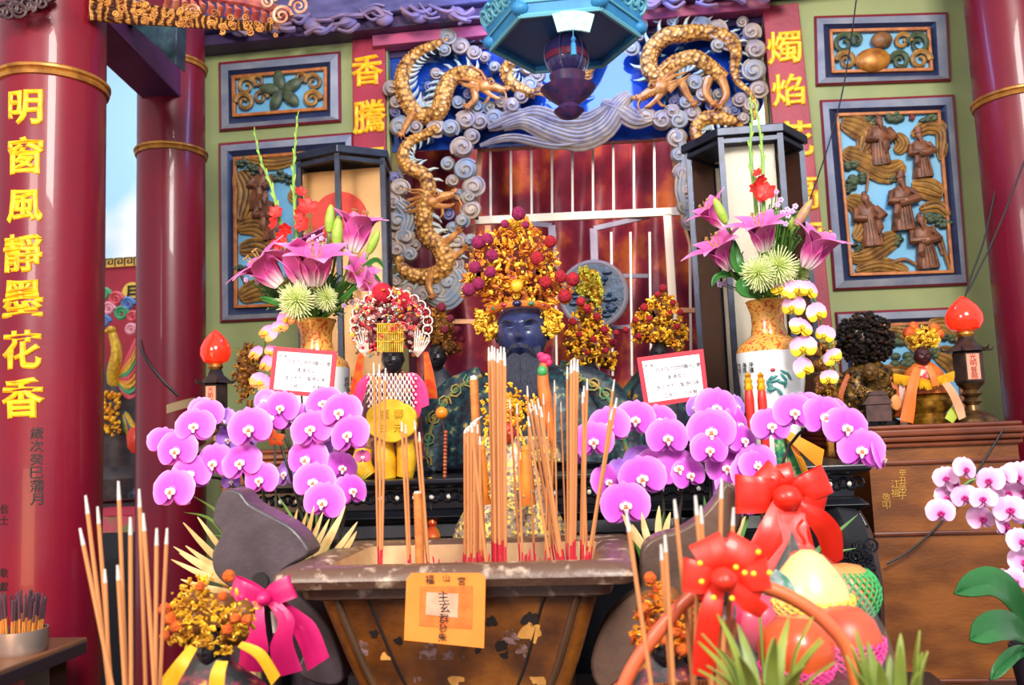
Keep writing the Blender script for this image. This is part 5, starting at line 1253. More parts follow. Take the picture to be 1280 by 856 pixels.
for i in range(28):
    a = radians(-20 + 220 * i / 27); x, y = 489 + 47 * cos(a), 404 - 38 * sin(a); b.ball(P(x + R.uniform(-2, 2), y, QY - .03), k * R.uniform(2.2, 3.6), 9, 6)
for i in range(20): b.ball(P(R.uniform(450, 530), R.uniform(375, 440), QY - .085), k * R.uniform(1.6, 2.8), 8, 6)
obj('red_beads', b, bead_r, qs)
b = B()
for i in range(16):
    a = radians(-25 + 230 * i / 15); x, y = 489 + 46 * cos(a), 405 - 39 * sin(a); b.ring(P(x, y, QY - .045), k * 6, k * .9, 14, 5)
for i in range(7): b.tube(spline([P(441 + i * 3, 425 - i * 3, QY - .05), P(448 + i * 2, 436, QY - .06), P(456 + i, 446 - i, QY - .05)], 8), k * .9, 4); b.tube(spline([P(537 - i * 3, 425 - i * 3, QY - .05), P(530 - i * 2, 436, QY - .06), P(522 - i, 446 - i, QY - .05)], 8), k * .9, 4)
obj('bead_loops', b, bead_w, qs)
pompoms(qs, [(478, 367, 14), (507, 377, 12), (463, 373, 7)], QY - .03, mat('pompom_scarlet', '#d81c38', .9, col2='#b0142c', scale=150, bump=.8, bscale=220), 'red_pompom')
b = B()
for i in range(13):
    x = 472 + i * 2.6; b.tube([P(x, 405, QY - .09), P(x, 440, QY - .09)], k * .7, 4)
for y in (405, 416, 427): b.tube([P(471, y, QY - .092), P(505, y, QY - .092)], k * .8, 4)
obj('bead_veil', b, gold_pale, qs)
b = B()
for r in range(9):
    for i in range(11):
        x = 461 + i * 5.6 + (r % 2) * 2.8; y = 468 + r * 5; q = (x - 489) / 40; b.ball(P(x, y, QY - .1 - .03 * (1 - q * q)), k * 1.7, 6, 4)
for r in range(8):
    for i in range(10):
        x = 461 + i * 5.6 + (r % 2) * 2.8; y = 468 + r * 5; q = (x - 489) / 40
        for s_ in (-1, 1): b.tube([P(x, y, QY - .1 - .03 * (1 - q * q)), P(x + s_ * 2.8, y + 5, QY - .1 - .03 * (1 - q * q))], k * .6, 4)
obj('pearl_net', b, bead_w, qs)
mg = mat('magenta_silk', '#e0207c', .5, col2='#c8186a', scale=20)
for L in ([(462, 470), (452, 482), (446, 498), (436, 512)], [(458, 474), (450, 492), (446, 515)], [(512, 466), (520, 482), (522, 505), (520, 522)], [(516, 468), (528, 486), (532, 508)]): rib('magenta_ribbon', qs, [(x, y, -.1) for x, y in L], QY, (8, 12, 11, 9), mg)
for x, d in ((452, -1), (532, 1)):
    b = B()
    for i in range(14):
        u = i / 13 - .5; b.tube(spline([P(x + u * 4, 440, QY - .05), P(x + d * 4 + u * 9, 465, QY - .06), P(x + d * 7 + u * 15, 498, QY - .05)], 7), [k * 1.2] * 6 + [k * .4], 4)
    obj('silk_tassel', b, mat('tassel_orange', '#e0701c', .55, col2='#d83a24', scale=60), qs)
# lock shaped gold plate
poly = []
for i in range(72):
    a = i / 72 * 2 * pi; q = 1 + .1 * abs(sin(3 * a)) ** .6; poly.append(P(489 + 32 * q * cos(a) * .95, 526 - 25 * q * sin(a), QY - .155))
lp = obj('gold_plate', B().prism(poly, (0, .014, 0)), mat('plate_gold', '#e8c030', .32, .4, col2='#d0a020', scale=30), qs, bev=.003)
b = B()
for ch, x, y, h in (('福', 480, 517, 11), ('壽', 498, 517, 11), ('三', 478, 535, 9), ('元', 497, 535, 10)): write(b, ch, P(x, y, QY - .157), h * k, .02, .02)
obj('raised_characters', b, mat('plate_dark', '#c89a18', .4, .4), lp, smooth=False)
yel = mat('yellow_satin', '#e8b41c', .4, col2='#c8921a', scale=30, bump=.2, bscale=80)
for L, w_ in (([(480, 550), (482, 575), (484, 598)], (10, 13, 11)), ([(506, 550), (508, 575), (506, 596)], (10, 12, 10)), ([(456, 560), (452, 580), (462, 596)], (9, 13, 10))):
    sp = spline([P(x, y, QY - .11) for x, y in L], 10); obj('yellow_leg', B().tube(sp, [k * interp(w_, i / 9) for i in range(10)], 12), yel, qs)
# --- statues behind
def back_statue(label, cx, Y, crown, poms, pm_, face=None, body=34, gm=gold_fil, n=220):
    k = S(Y); t = thing('guardian_statue', label, 'statue', (P(cx, 560, Y).x, Y, TZ)); fy = face or (max(q[1] for q in crown) + 8)
    robe('robe', t, [(cx, fy + 12, 8), (cx, fy + 20, body * .6), (cx, fy + 40, body), (cx, fy + 80, body * 1.1), (cx, max(556, fy + 110), body * 1.1)], Y, robe_n, .6)
    obj('head', head_mesh(P(cx, fy, Y - .02), 12 * k, 17 * k, 13 * k), face_dark, t)
    filigree('crown_filigree', t, crown, Y - .01, .06, n, (2, 4.2), gm, core=mat('crown_core2', '#7a4a18', .5, .2))
    pompoms(t, poms, Y - .06, pm_)
    c = P(cx, 560, Y); c.z = TZ; zz_ = P(cx, max(556, fy + 110), Y).z
    obj('pedestal', B().lathe([(body * k, 0), (body * k, max(.01, zz_ - TZ + .01))], c, 20, sy=.6), lacq, t); return t
back_statue('small gold crowned statue with wine pompoms between the goddess and the big statue', 546, 2.5, [(522, 430), (518, 405), (530, 388), (546, 382), (562, 395), (572, 415), (574, 440), (560, 445), (546, 432)], [(552, 384, 6), (534, 392, 5), (563, 398, 5), (556, 412, 5), (572, 412, 5), (536, 412, 4), (578, 424, 4)], pom_d, 446, 26, gold_brown, 200)
back_statue('gold crowned statue with red pompoms at the right shoulder of the big statue', 738, 2.6, [(712, 468), (706, 430), (712, 400), (728, 378), (748, 385), (762, 408), (772, 440), (768, 465), (740, 455)], [(726, 377, 6), (735, 388, 5), (716, 402, 5), (746, 396, 5), (755, 412, 5), (742, 424, 5), (766, 428, 5), (724, 418, 4), (757, 438, 4), (734, 440, 4)], pom_r, 470, 36, gold_fil, 300)
back_statue('gold crowned statue behind the right placard', 824, 2.55, [(792, 432), (790, 405), (800, 385), (814, 372), (826, 362), (842, 372), (854, 392), (860, 418), (852, 440), (824, 430)], [(829, 360, 5), (822, 368, 4), (841, 378, 4), (805, 384, 5), (850, 390, 4), (794, 400, 4), (836, 392, 4), (812, 398, 4), (846, 408, 4), (782, 412, 4), (770, 416, 4), (798, 420, 4)], pom_r, 446, 34, gold_fil, 300)
yh = thing('yellow_ornament', 'lumpy yellow green gilded ornament beside the round medallion', 'ornament', (P(738, 560, 2.72).x, 2.72, TZ))
filigree('ornament', yh, [(718, 352), (724, 336), (740, 332), (752, 350), (756, 368), (748, 388), (738, 376), (726, 380)], 2.72, .04, 110, (2.4, 4.6), mat('yellow_green', '#d8d040', .35, .3, col2='#a08a20', scale=50), core=mat('wing_gold', '#c88a20'))
obj('pole', B().tube([P(738, 375, 2.72), (P(738, 560, 2.72).x, 2.72, TZ)], .008, 8), gold_brown, yh)
bits = thing('carved_dragon', 'dim teal and gold carved dragon behind the right placard at the barred gate foot', 'carving', (P(800, 560, 2.75).x, 2.75, TZ)); k = S(2.75)
obj('body', B().tube(spline([P(700, 458, 2.75), P(740, 470, 2.75), P(770, 500, 2.75), P(800, 470, 2.75), P(830, 440, 2.75)], 30), [k * lerp(9, 6, i / 29) for i in range(30)], 10), mat('dim_dragon', '#24504c', .5, col2='#a07a34', scale=40, ramp=(.5, .65), bump=.3), bits)
obj('stand', B().tube([P(770, 505, 2.75), (P(770, 560, 2.75).x, 2.75, TZ)], .02, 8), lacq, bits)
# --- statues on the right altar
AY = 2.62
da = thing('small_statue', 'tarnished seated statue under a bushy black crown on the right altar', 'statue', P(1085, 530, AY)); da.location.z = AZ; k = S(AY)
b = B()
for i in range(330):
    a = R.uniform(0, 2 * pi); q = sqrt(R.random()); x, y = 1081 + 37 * q * cos(a), 424 - 34 * q * sin(a); b.ball(P(x, y, AY - .05 * sqrt(1 - q * q) * R.uniform(.5, 1)), k * R.uniform(1.6, 3.4), 7, 5)
b.ball(P(1081, 426, AY), (30 * k, .03, 28 * k), 12, 8); obj('black_crown', b, mat('crown_black', '#17120f', .3, .3, col2='#4a2c18', scale=70, ramp=(.5, .7)), da)
brz = mat('bronze_gold', '#8a6424', .35, .5, col2='#2e1c10', scale=50, ramp=(.38, .6), bump=.4)
robe('robe', da, [(1086, 452, 12), (1085, 462, 26), (1084, 478, 34), (1084, 500, 36), (1085, 524, 34)], AY, brz, .5, .08, 8)
obj('head', head_mesh(P(1088, 466, AY - .07), 9 * k, 12 * k, 9 * k), mat('head_bronze', '#6a4a24', .35, .4), da)
filigree('gilt_relief', da, [(1056, 465), (1112, 462), (1122, 500), (1116, 526), (1060, 528), (1052, 495)], AY - .06, .04, 130, (2.4, 5), brz)
b = B().box(P(1084, 527, AY - .11), P(1110, 503, AY - .085))
p0 = P(1097, 503, AY - .1); b.prism([P(1078, 506, AY - .115), P(1116, 504, AY - .115), P(1109, 494, AY - .115), P(1086, 495, AY - .115)], (0, .035, 0)); b.prism([P(1084, 494, AY - .112), P(1111, 493, AY - .112), P(1106, 488, AY - .112), P(1090, 489, AY - .112)], (0, .03, 0))
obj('shrine_tablet', b, mat('shrine_wood', '#5e3a34', .45, col2='#3a2422', scale=40), da, smooth=False)
for dx in (-24, 30): rib('ribbon', da, [(1085 + dx, 468, -.07), (1082 + dx * 1.3, 495, -.08), (1085 + dx * 1.25, 520, -.06)], AY, 6, mat('ribbon_rust', '#b8541c', .6))
obj('pedestal', B().lathe([(36 * k, 0), (36 * k, .012), (30 * k, .02)], V((P(1085, 530, AY).x, AY, AZ)), 24, sy=.6), lacq, da)
oa = thing('small_statue', 'small dark faced statue with a yellow fringed collar and orange sash on the right altar', 'statue', P(1158, 528, AY)); oa.location.z = AZ
c0 = V((P(1163, 528, AY).x, AY, AZ)); zq = P(1158, 488, AY).z - AZ
obj('lotus_pedestal', B().lathe([(24 * k, 0), (26 * k, zq * .12), (18 * k, zq * .3), (25 * k, zq * .5), (27 * k, zq * .7), (20 * k, zq * .95), (22 * k, zq)], c0, 28, sy=.8), mat('lotus_gold', '#a87c24', .3, .55, col2='#5e3c12', scale=40), oa)
robe('robe', oa, [(1154, 452, 8), (1154, 462, 20), (1155, 478, 27), (1158, 492, 24)], AY - .02, mat('robe_orange', '#d8742a', .5, col2='#b8541c', scale=40), .6)
obj('head', head_mesh(P(1153, 446, AY - .03), 9.5 * k, 12 * k, 10 * k), mat('face_maroon', '#3c1418', .35, coat=.2), oa)
filigree('crown_filigree', oa, [(1138, 436), (1134, 420), (1146, 412), (1153, 406), (1162, 412), (1174, 418), (1170, 436), (1153, 432)], AY - .02, .035, 90, (2, 4), gold_pale, core=mat('wing_gold', '#c88a20'))
pompoms(oa, [(1136, 416, 7), (1142, 408, 6), (1168, 410, 6), (1174, 418, 6)], AY - .0, mat('crown_red', '#b8341c', .7, col2='#e07a24', scale=60), 'red_flower')
fringe('fringed_collar', oa, 1118, 467, 1158, 474, 13, AY - .08, 24, yel); fringe('fringed_collar', oa, 1158, 476, 1192, 464, 13, AY - .08, 22, yel)
obj('bib', B().ball(P(1156, 468, AY - .07), (11 * k, .012, 10 * k), 12, 8), mat('bib_white', '#e8dcd0', .5, col2='#c83a3a', scale=40, ramp=(.48, .55)), oa)
rib('orange_sash', oa, [(1147, 460, -.08), (1140, 485, -.1), (1136, 510, -.1), (1133, 527, -.1)], AY, (8, 11, 14, 15), mat('sash_orange', '#ee6e1e', .55))
rib('orange_sash', oa, [(1160, 458, -.08), (1166, 470, -.09), (1170, 482, -.09)], AY, 7, MATS['sash_orange'])
rib('pale_sash', oa, [(1178, 474, -.08), (1190, 490, -.08), (1199, 510, -.07), (1203, 523, -.07)], AY, (7, 9, 10, 8), mat('sash_salmon', '#e0a078', .55)); rib('pale_sash', oa, [(1128, 478, -.07), (1127, 500, -.07), (1124, 518, -.06)], AY, 7, mat('sash_pink', '#e0b0a0', .55))
rib('green_sash', oa, [(1198, 505, -.05), (1192, 516, -.06), (1186, 526, -.07)], AY, (6, 12, 10), mat('sash_lime', '#a8b83a', .55))
obj('oval_tag', B().ball(P(1120, 503, AY - .09), (6 * k, .004, 9 * k), 14, 8), mat('tag_orange', '#e0904a', .5), oa)
# --- gilded headdress figures in the foreground
def headdress(label, cx, cy, sc, Y, poms, cm, pm_, body=True):
    k = S(Y); t = thing('crowned_figurine', label, 'figurine', (P(cx, 860, Y).x, Y, OZ))
    q = lambda L: [(cx + x * sc, cy + y * sc) for x, y in L]
    filigree('crown_filigree', t, q([(-40, 30), (-34, 0), (-28, -28), (-10, -46), (4, -50), (14, -30), (40, -20), (66, -8), (58, 22), (40, 44), (20, 52), (2, 30), (-20, 42)]), Y, .05, 330, (2.6, 6), cm, core=mat('crown_core2', '#7a4a18'))
    pompoms(t, [(cx + x * sc, cy + y * sc, r * sc) for x, y, r in poms], Y - .04, pm_)
    zt_ = P(cx, cy + 44 * sc, Y).z; c = V((P(cx + 4, 860, Y).x, Y, OZ)); H = zt_ - OZ
    obj('head', head_mesh(P(cx + 4, cy + 44 * sc, Y - .01), 17 * k * sc, 22 * k * sc, 18 * k * sc), face_dark, t)
    obj('robe', B().lathe([(.1 * sc, 0), (.11 * sc, H * .3), (.1 * sc, H * .6), (.075 * sc, H * .78), (.03 * sc, H * .92), (.025 * sc, H)], c, 30, sy=.7), mat('mixed_robe', '#120e14', .5, col2='#d8a028', scale=40, col3='#7a1830', ramp=(.46, .7), bump=.3), t)
    return t
hf = headdress('crowned figurine with orange pompoms and yellow ribbons at the bottom left', 258, 765, 1.0, 1.16, [(-52, -4, 8), (-45, 8, 8), (-38, 18, 8), (-52, 30, 7), (28, -45, 8), (20, -20, 6), (36, 8, 7), (50, 10, 7), (26, 22, 7), (-8, -32, 6)], mat('crown_amber', '#f8c430', .36, .3, col2='#b87418', scale=60, ramp=(.4, .66)), pom_o)
yr = mat('yellow_ribbon', '#e8a81c', .5)
for L, w_ in (([(242, 808, -.08), (228, 828, -.1), (212, 852, -.1), (200, 880, -.1)], (10, 16, 20, 18)), ([(278, 826, -.09), (272, 845, -.1), (270, 880, -.1)], (14, 18, 18)), ([(300, 805, -.05), (325, 818, -.06), (345, 850, -.05)], (8, 14, 16))): rib('yellow_ribbon', hf, L, 1.16, w_, yr)
hr = headdress('orange and gold crowned figurine at the right edge of the censer', 826, 770, .95, 1.2, [(-14, -50, 8), (-22, -10, 7), (6, 30, 8), (20, 20, 8), (28, 44, 8), (-18, 40, 7), (16, -8, 6)], mat('crown_orange', '#f09a24', .35, .35, col2='#c8501c', scale=60, ramp=(.42, .6)), pom_o)
# ------------------------------------------------------------------ flower meshes (unit size, facing -Y)
def petal(b, ang, L, W, y0=0, bow=.1, base=.12, pw=.7, pk=1.0, nu=9, nv=7, ruff=0, tilt=0):
    d = V((cos(ang), 0, sin(ang))); x = V((-sin(ang), 0, cos(ang)))
    def fn(u, v):
        w_ = W * max(0, sin(pi * min(1, .06 + .94 * u) ** pk)) ** pw * (1 if u < .999 else 0) + .02
        s_ = (v - .5) * 2
        return d * (base + u * L) + x * (s_ * w_) + V((0, y0 + bow * (u * u) + .12 * s_ * s_ * w_ + ruff * sin(s_ * 7 + u * 5) * u + tilt * s_ * w_, 0))
    b.grid(fn, nu, nv)
def orchid_mesh(nm, m):
    b = B()
    for a in (90, 218, 322): petal(b, radians(a), .84, .34, .1, .1, .04, .75)
    for a in (14, 166): petal(b, radians(a), .92, .68, -.02, .2, .03, .58, .9, 10, 9, 0, .16 if a < 90 else -.16)
    return mesh_of(nm, b, m)
pet_pink = radial('orchid_pink', [(0, '#eca8e6'), (.2, '#be40bc'), (.6, '#cc52cc'), (.85, '#da78dc'), (1, '#ecaeee')], span=1.0, rough=.6)
pet_pale = radial('orchid_pale', [(0, '#c03a9a'), (.2, '#e48cc8'), (.55, '#e8aada'), (1, '#f0cce6')], span=1.0)
pet_yel = radial('orchid_silk', [(0, '#f0c01c'), (.4, '#f2cc2e'), (.54, '#e8b8d8'), (1, '#e090c8')], axis=2, span=1.0)
pet_or = radial('orchid_silk_orange', [(0, '#f08a3a'), (.4, '#f4a050'), (.6, '#f0a0d0'), (1, '#e878d0')], axis=2, span=1.0)
for mm in (pet_yel, pet_or):   # z runs -1..1: shift so the lower petals take the yellow
    dv = [n for n in mm.node_tree.nodes if n.type == 'MATH'][0]; dv.operation = 'MULTIPLY_ADD'; dv.inputs[1].default_value = .5; dv.inputs[2].default_value = .5
ME_VI = orchid_mesh('petals', radial('orchid_violet', [(0, '#c090e0'), (.6, '#a86ad8'), (1, '#c49aec')], span=1.0, rough=.6)); ME_OR = orchid_mesh('petals', pet_pink); ME_PA = orchid_mesh('petals', pet_pale); ME_YE = orchid_mesh('petals', pet_yel); ME_OG = orchid_mesh('petals', pet_or)
b = B()
b.ball((0, -.12, .03), (.09, .12, .08), 10, 7); b.ball((-.14, -.14, -.06), (.09, .06, .13), 9, 6); b.ball((.14, -.14, -.06), (.09, .06, .13), 9, 6)
b.tube([(0, -.1, -.1), (0, -.18, -.22), (0, -.16, -.34)], [.07, .1, .04], 8)
ME_LIP = mesh_of('lip', b, mat('lip_white', '#f8eef4', .5)); ME_LIPM = mesh_of('lip', b, mat('lip_magenta', '#b81878', .5)); ME_LIPY = mesh_of('lip', b, mat('lip_yellow', '#f0c828', .5))
b = B().ball((0, -.2, -.12), (.075, .05, .08), 9, 6).ball((-.07, -.19, -.2), (.04, .03, .05), 7, 5).ball((.07, -.19, -.2), (.04, .03, .05), 7, 5)
ME_THR = mesh_of('throat', b, mat('throat_orange', '#e0781c', .5, col2='#c22a1c', scale=8))
def orchid(parent, px, py, rpx, Y, yawd=0, pitch=0, roll=0, me=None, lip=None, throat=True, gs=1.2):
    k = S(Y) * rpx * gs; c = P(px, py, Y)
    Mx = Matrix.Rotation(radians(yawd), 3, 'Z') @ Matrix.Rotation(radians(pitch), 3, 'X') @ Matrix.Rotation(radians(roll), 3, 'Y')
    o = place('flower', me or ME_OR, parent, c, Mx, k); solid(o, .012)
    l = link('lip', lip or ME_LIP, o)
    if throat: link('throat', ME_THR, o)
    return o
stem_g = mat('stem_green', '#4f7a2c', .5, col2='#6a9038', scale=20); stem_d = mat('stem_dark', '#26331c', .5, col2='#3a2a2c', scale=20)
leaf_g = mat('leaf_green', '#1f5a2c', .3, col2='#2c6e34', scale=8, coat=.2); leaf_b = mat('blade_green', '#5c8a3a', .45, col2='#3c6a2c', scale=10)
def stem(parent, L, Y, r, m=stem_g, n=18):
    return obj('stem', B().tube(spline([P(x, y, Y + (z[0] if z else 0)) for x, y, *z in L], n), S(Y) * r, 6), m, parent)
def blade(parent, L, Y, wpx, m=leaf_b, nm='leaf', th=.0015):
    pts = [P(x, y, Y + (z[0] if z else 0)) for x, y, *z in L]; d = pts[-1] - pts[0]; k = S(Y)
    return obj(nm, ribbon(B(), pts, V((-d.z, .25 * d.length, d.x)), [k * wpx * q for q in (.55, .9, 1, .85, .5, .04)], 14), m, parent, sol=th)
def plant_pot(t, px, pyt, Y, rpx, z0, m):
    k = S(Y); p = P(px, pyt, Y); h = p.z - z0; c = V((p.x, Y, z0)); r = rpx * k
    obj('pot', B().lathe([(r * .7, 0), (r * .75, h * .1), (r * .95, h * .7), (r, h), (r * .92, h), (r * .88, h * .92), (0, h * .9)], c, 24), m, t)
pot_m = mat('orchid_pot', '#2a2430', .35, col2='#3a3038', scale=10, coat=.2)
# --- left orchids
OY = 1.62
def opot(label, px, Y, rpx, pyt=735, z0=OZ):
    t = thing('potted_orchid', label, 'orchid', V((P(px, 735, Y).x, Y, z0))); plant_pot(t, px, pyt, Y, rpx, z0, pot_m); return t
o1 = opot('potted pink moth orchid with sprays arching left toward the red column', 318, OY, 40)
o2 = opot('potted pink moth orchid with sprays arching right toward the goddess statue', 400, OY - .02, 40)
cv = lambda x, y: (180 + x / 2.853, 360 + y / 2.853)
L1 = [(70, 548, 52, 35, .03), (115, 578, 70, 5, 0), (180, 492, 66, 8, .01), (225, 450, 54, 12, .04), (290, 475, 48, -30, .06), (100, 720, 74, 0, -.02), (165, 662, 68, 8, .0), (250, 622, 66, -5, .01), (200, 430, 42, 10, .07), (345, 622, 68, 4, .0), (375, 500, 74, 3, -.02), (350, 550, 55, -20, .06), (310, 690, 30, 30, .05), (300, 540, 40, 15, .08)]
L2 = [(415, 682, 60, -8, .0), (450, 460, 60, 10, .02), (490, 425, 58, -5, .02), (595, 502, 70, 0, .0), (530, 460, 55, 15, .04), (640, 410, 62, 8, .03), (700, 442, 70, -4, 0), (730, 522, 70, -8, -.02), (580, 608, 70, -4, .01), (605, 690, 68, 5, -.01), (640, 762, 68, 0, -.03), (740, 722, 58, 50, 0), (705, 640, 58, 42, .03), (505, 662, 52, -28, .06), (650, 520, 50, 30, .07), (430, 402, 44, -12, .07), (620, 430, 45, 25, .06), (770, 500, 40, 55, .05), (680, 575, 44, 50, .06)]
for t, L in ((o1, L1), (o2, L2)):
    for x, y, r, yw, dz in L:
        px, py = cv(x, y); orchid(t, px, py, r / 2.853 * 1.03, OY + dz, yw + R.uniform(-6, 6), R.uniform(-10, 4), R.uniform(-12, 12), ME_VI if dz >= .05 else ME_OR)
orchid(o2, *cv(780, 602), 9, OY, 20, me=mesh_of('petals', B().join(type('q', (), {'v': [v.co.copy() for v in ME_OR.vertices], 'f': [tuple(p.vertices) for p in ME_OR.polygons]})()), mat('orchid_deep', '#c04a8a', .5)))
for t, LL in ((o1, [[(318, 735), (330, 640), (318, 560), (270, 530), (215, 570)], [(314, 735), (318, 650), (280, 600), (225, 600)], [(322, 735), (316, 640), (300, 580)]]), (o2, [[(400, 735), (378, 620), (350, 530), (320, 520)], [(404, 735), (365, 600), (352, 540), (400, 520), (440, 540)], [(402, 735), (400, 640), (392, 590), (405, 625)], [(404, 735), (430, 650), (430, 600), (438, 620)]])):
    for L in LL: stem(t, L, OY + .05, 2, stem_d)
for L, w_ in (([(316, 735), (280, 650), (242, 620)], 5), ([(316, 735), (270, 655), (230, 640)], 5), ([(318, 735), (300, 680), (262, 668)], 6)): blade(o1, L, OY + .06, w_)
for L, w_ in (([(402, 735), (372, 660), (348, 620)], 5), ([(402, 735), (365, 670), (335, 640)], 4), ([(404, 735), (420, 640), (462, 590)], 5), ([(402, 735), (396, 650), (398, 600)], 4), ([(402, 735), (385, 650), (380, 600)], 3)): blade(o2, L, OY + .03, w_)
# small orange blossom among the left orchids
ob = thing('orange_blossom', 'single orange lily blossom tucked among the left pink orchids', 'flower', P(343, 735, OY + .02)); ob.location.z = OZ
b = B()
for a in range(5): petal(b, radians(90 + 72 * a), .9, .35, 0, .2)
place('petals', mesh_of('petals', b, mat('petal_orange', '#e8642a', .5)), ob, P(343, 549, OY + .01), Matrix.Rotation(.6, 3, 'X'), 14 * S(OY)); stem(ob, [(343, 550), (345, 640), (343, 735)], OY + .02, 1.4, stem_d)
# --- right orchids
RYo = 1.66
o3 = opot('potted pink moth orchid drooping in front of the right placard', 815, RYo, 34, 745)
o4 = opot('potted pink moth orchid with upright clusters right of the placard', 900, RYo + .02, 34, 745)
o5 = opot('potted pink moth orchid arching right across the black table leg', 970, RYo + .04, 32, 745)
cw = lambda x, y: (660 + x / 2.379, 340 + y / 2.379)
L3 = [(195, 502, 54, 0, -.02), (240, 457, 56, -6, 0), (320, 437, 52, 5, .01), (390, 442, 48, 12, .03), (415, 492, 54, 4, 0), (340, 612, 62, 0, 0), (290, 692, 64, 2, -.03), (380, 582, 58, -10, .03), (445, 582, 54, 6, .02), (480, 602, 46, 20, .02), (330, 558, 42, -15, .06), (155, 545, 32, 50, .03), (235, 622, 46, 45, .03), (280, 600, 44, 40, .06)]
L4 = [(545, 472, 62, -5, 0), (560, 402, 54, 8, .03), (540, 527, 48, 0, -.01), (500, 402, 34, -35, .06), (625, 455, 52, 45, .04), (640, 500, 48, 30, .02), (590, 580, 52, 5, .03), (615, 632, 48, 0, .02), (640, 690, 44, 10, 0), (590, 640, 42, -25, .05), (660, 600, 50, 25, .01), (680, 575, 44, 12, 0), (620, 400, 34, 35, .07)]
L5 = [(964, 532, 21, 10, 0), (993, 515, 22, 0, 0), (1006, 512, 20, -8, .03), (1030, 520, 23, 6, 0), (1058, 534, 24, 4, -.01), (1077, 562, 24, 0, -.02), (1101, 570, 19, 58, -.01), (945, 578, 21, -6, .01), (1042, 516, 18, 20, .04)]
for t, L, f in ((o3, L3, cw), (o4, L4, cw), (o5, L5, None)):
    for x, y, r, yw, dz in L:
        px, py = f(x, y) if f else (x, y); orchid(t, px, py, (r / 2.379 if f else r) * 1.03, RYo + dz, yw + R.uniform(-6, 6), R.uniform(-10, 4), R.uniform(-12, 12), ME_VI if dz >= .05 else ME_OR)
for t, LL in ((o3, [[(815, 745), (850, 640), (842, 560), (800, 530), (745, 545)], [(815, 745), (830, 650), (815, 580), (780, 625)]]), (o4, [[(900, 745), (890, 640), (888, 560), (892, 510)], [(900, 745), (925, 640), (922, 560), (926, 530)], [(900, 745), (905, 650), (912, 600)]]), (o5, [[(970, 745), (972, 640), (985, 560), (1030, 525), (1075, 545), (1100, 580)], [(970, 745), (955, 660), (945, 590)]])):
    for L in LL: stem(t, L, RYo + .06, 2, stem_d)
for t, L, w_ in ((o3, [(815, 745), (800, 690), (780, 650)], 6), (o3, [(815, 745), (822, 680), (830, 640)], 6), (o4, [(900, 745), (885, 660), (880, 620)], 7), (o4, [(900, 745), (930, 660), (940, 620)], 6), (o5, [(970, 745), (1020, 690), (1072, 643)], 6), (o5, [(970, 745), (1015, 700), (1070, 685)], 5), (o5, [(970, 745), (1000, 690), (1010, 660)], 5)): blade(t, L, RYo + .02, w_)
# --- pale orchid at the right edge
PYo = 1.6
sp_ = thing('plant_stand', 'small dark plant stand under the pale orchid at the right edge', 'stand', V((P(1292, 850, PYo).x, PYo, 0)))
zp = P(1292, 872, PYo).z; c = sp_.location
obj('stand_top', B().lathe([(.1, zp - .02), (.105, zp - .01), (.1, zp)], c, 24), ow, sp_)
for a in range(4): obj('leg', B().tube([c + V((.08 * cos(a * pi / 2 + .7), .08 * sin(a * pi / 2 + .7), 0)), c + V((.07 * cos(a * pi / 2 + .7), .07 * sin(a * pi / 2 + .7), zp - .02))], .012, 8), ow, sp_)
o6 = opot('potted small orchid with pale pink magenta throated flowers at the right edge', 1292, PYo, 26, 805, zp)
for i, (x, y, r) in enumerate([(1207, 586, 13), (1182, 597, 12), (1194, 605, 13), (1237, 600, 14), (1206, 621, 13), (1182, 622, 13), (1229, 623, 13), (1176, 640, 14), (1227, 648, 14), (1255, 596, 12), (1272, 595, 15), (1259, 616, 16), (1263, 637, 16), (1257, 656, 14), (1280, 614, 14), (1276, 676, 14), (1278, 702, 15), (1251, 727, 14), (1268, 726, 13), (1285, 645, 15), (1288, 590, 14)]):
    orchid(o6, x, y, r * 1.05, PYo + (i % 3) * .02 - .02, R.uniform(-45, 45), R.uniform(-15, 10), R.uniform(-15, 15), ME_PA, ME_LIPM, False)
for L in ([(1292, 805), (1290, 700), (1260, 610), (1215, 600), (1180, 635)], [(1294, 805), (1300, 680), (1290, 600), (1255, 590), (1225, 645)], [(1292, 805), (1288, 740), (1255, 720)]): stem(o6, L, PYo + .05, 1.6, stem_g)
def broad(parent, L, Y, wpx, m=leaf_g, nm='leaf'):
    pts = [P(x, y, Y + (z[0] if z else 0)) for x, y, *z in L]; sp = spline(pts, 16); k = S(Y); b = B(); vs = []
    for i, p in enumerate(sp):
        t = i / 15; d = (sp[min(i + 1, 15)] - sp[max(i - 1, 0)]).normalized(); w_ = V((-d.z, 0, d.x)); w_ = (w_ + V((0, -.45, 0))).normalized(); q = k * wpx * interp([.35, .7, .95, 1, .95, .75, .03], t) / 2
        vs += [p - w_ * q + V((0, -.0, q * .12)), p - w_ * q * .5, p + V((0, .004, -q * .15)), p + w_ * q * .5, p + w_ * q + V((0, 0, q * .12))]
    b.add(vs, [(i * 5 + j, (i + 1) * 5 + j, (i + 1) * 5 + j + 1, i * 5 + j + 1) for i in range(15) for j in range(4)])
    return obj(nm, b, m, parent, sol=.003)
for L, w_ in (([(1288, 790, 0), (1265, 745, -.05), (1235, 728, -.08), (1193, 742, -.1)], 34), ([(1288, 800, 0), (1265, 785, -.06), (1240, 785, -.1), (1213, 800, -.12)], 34), ([(1290, 800, 0), (1310, 750, -.02), (1340, 740, 0)], 34), ([(1288, 812, 0), (1265, 820, -.06), (1238, 850, -.08)], 16)): broad(o6, L, PYo, w_)
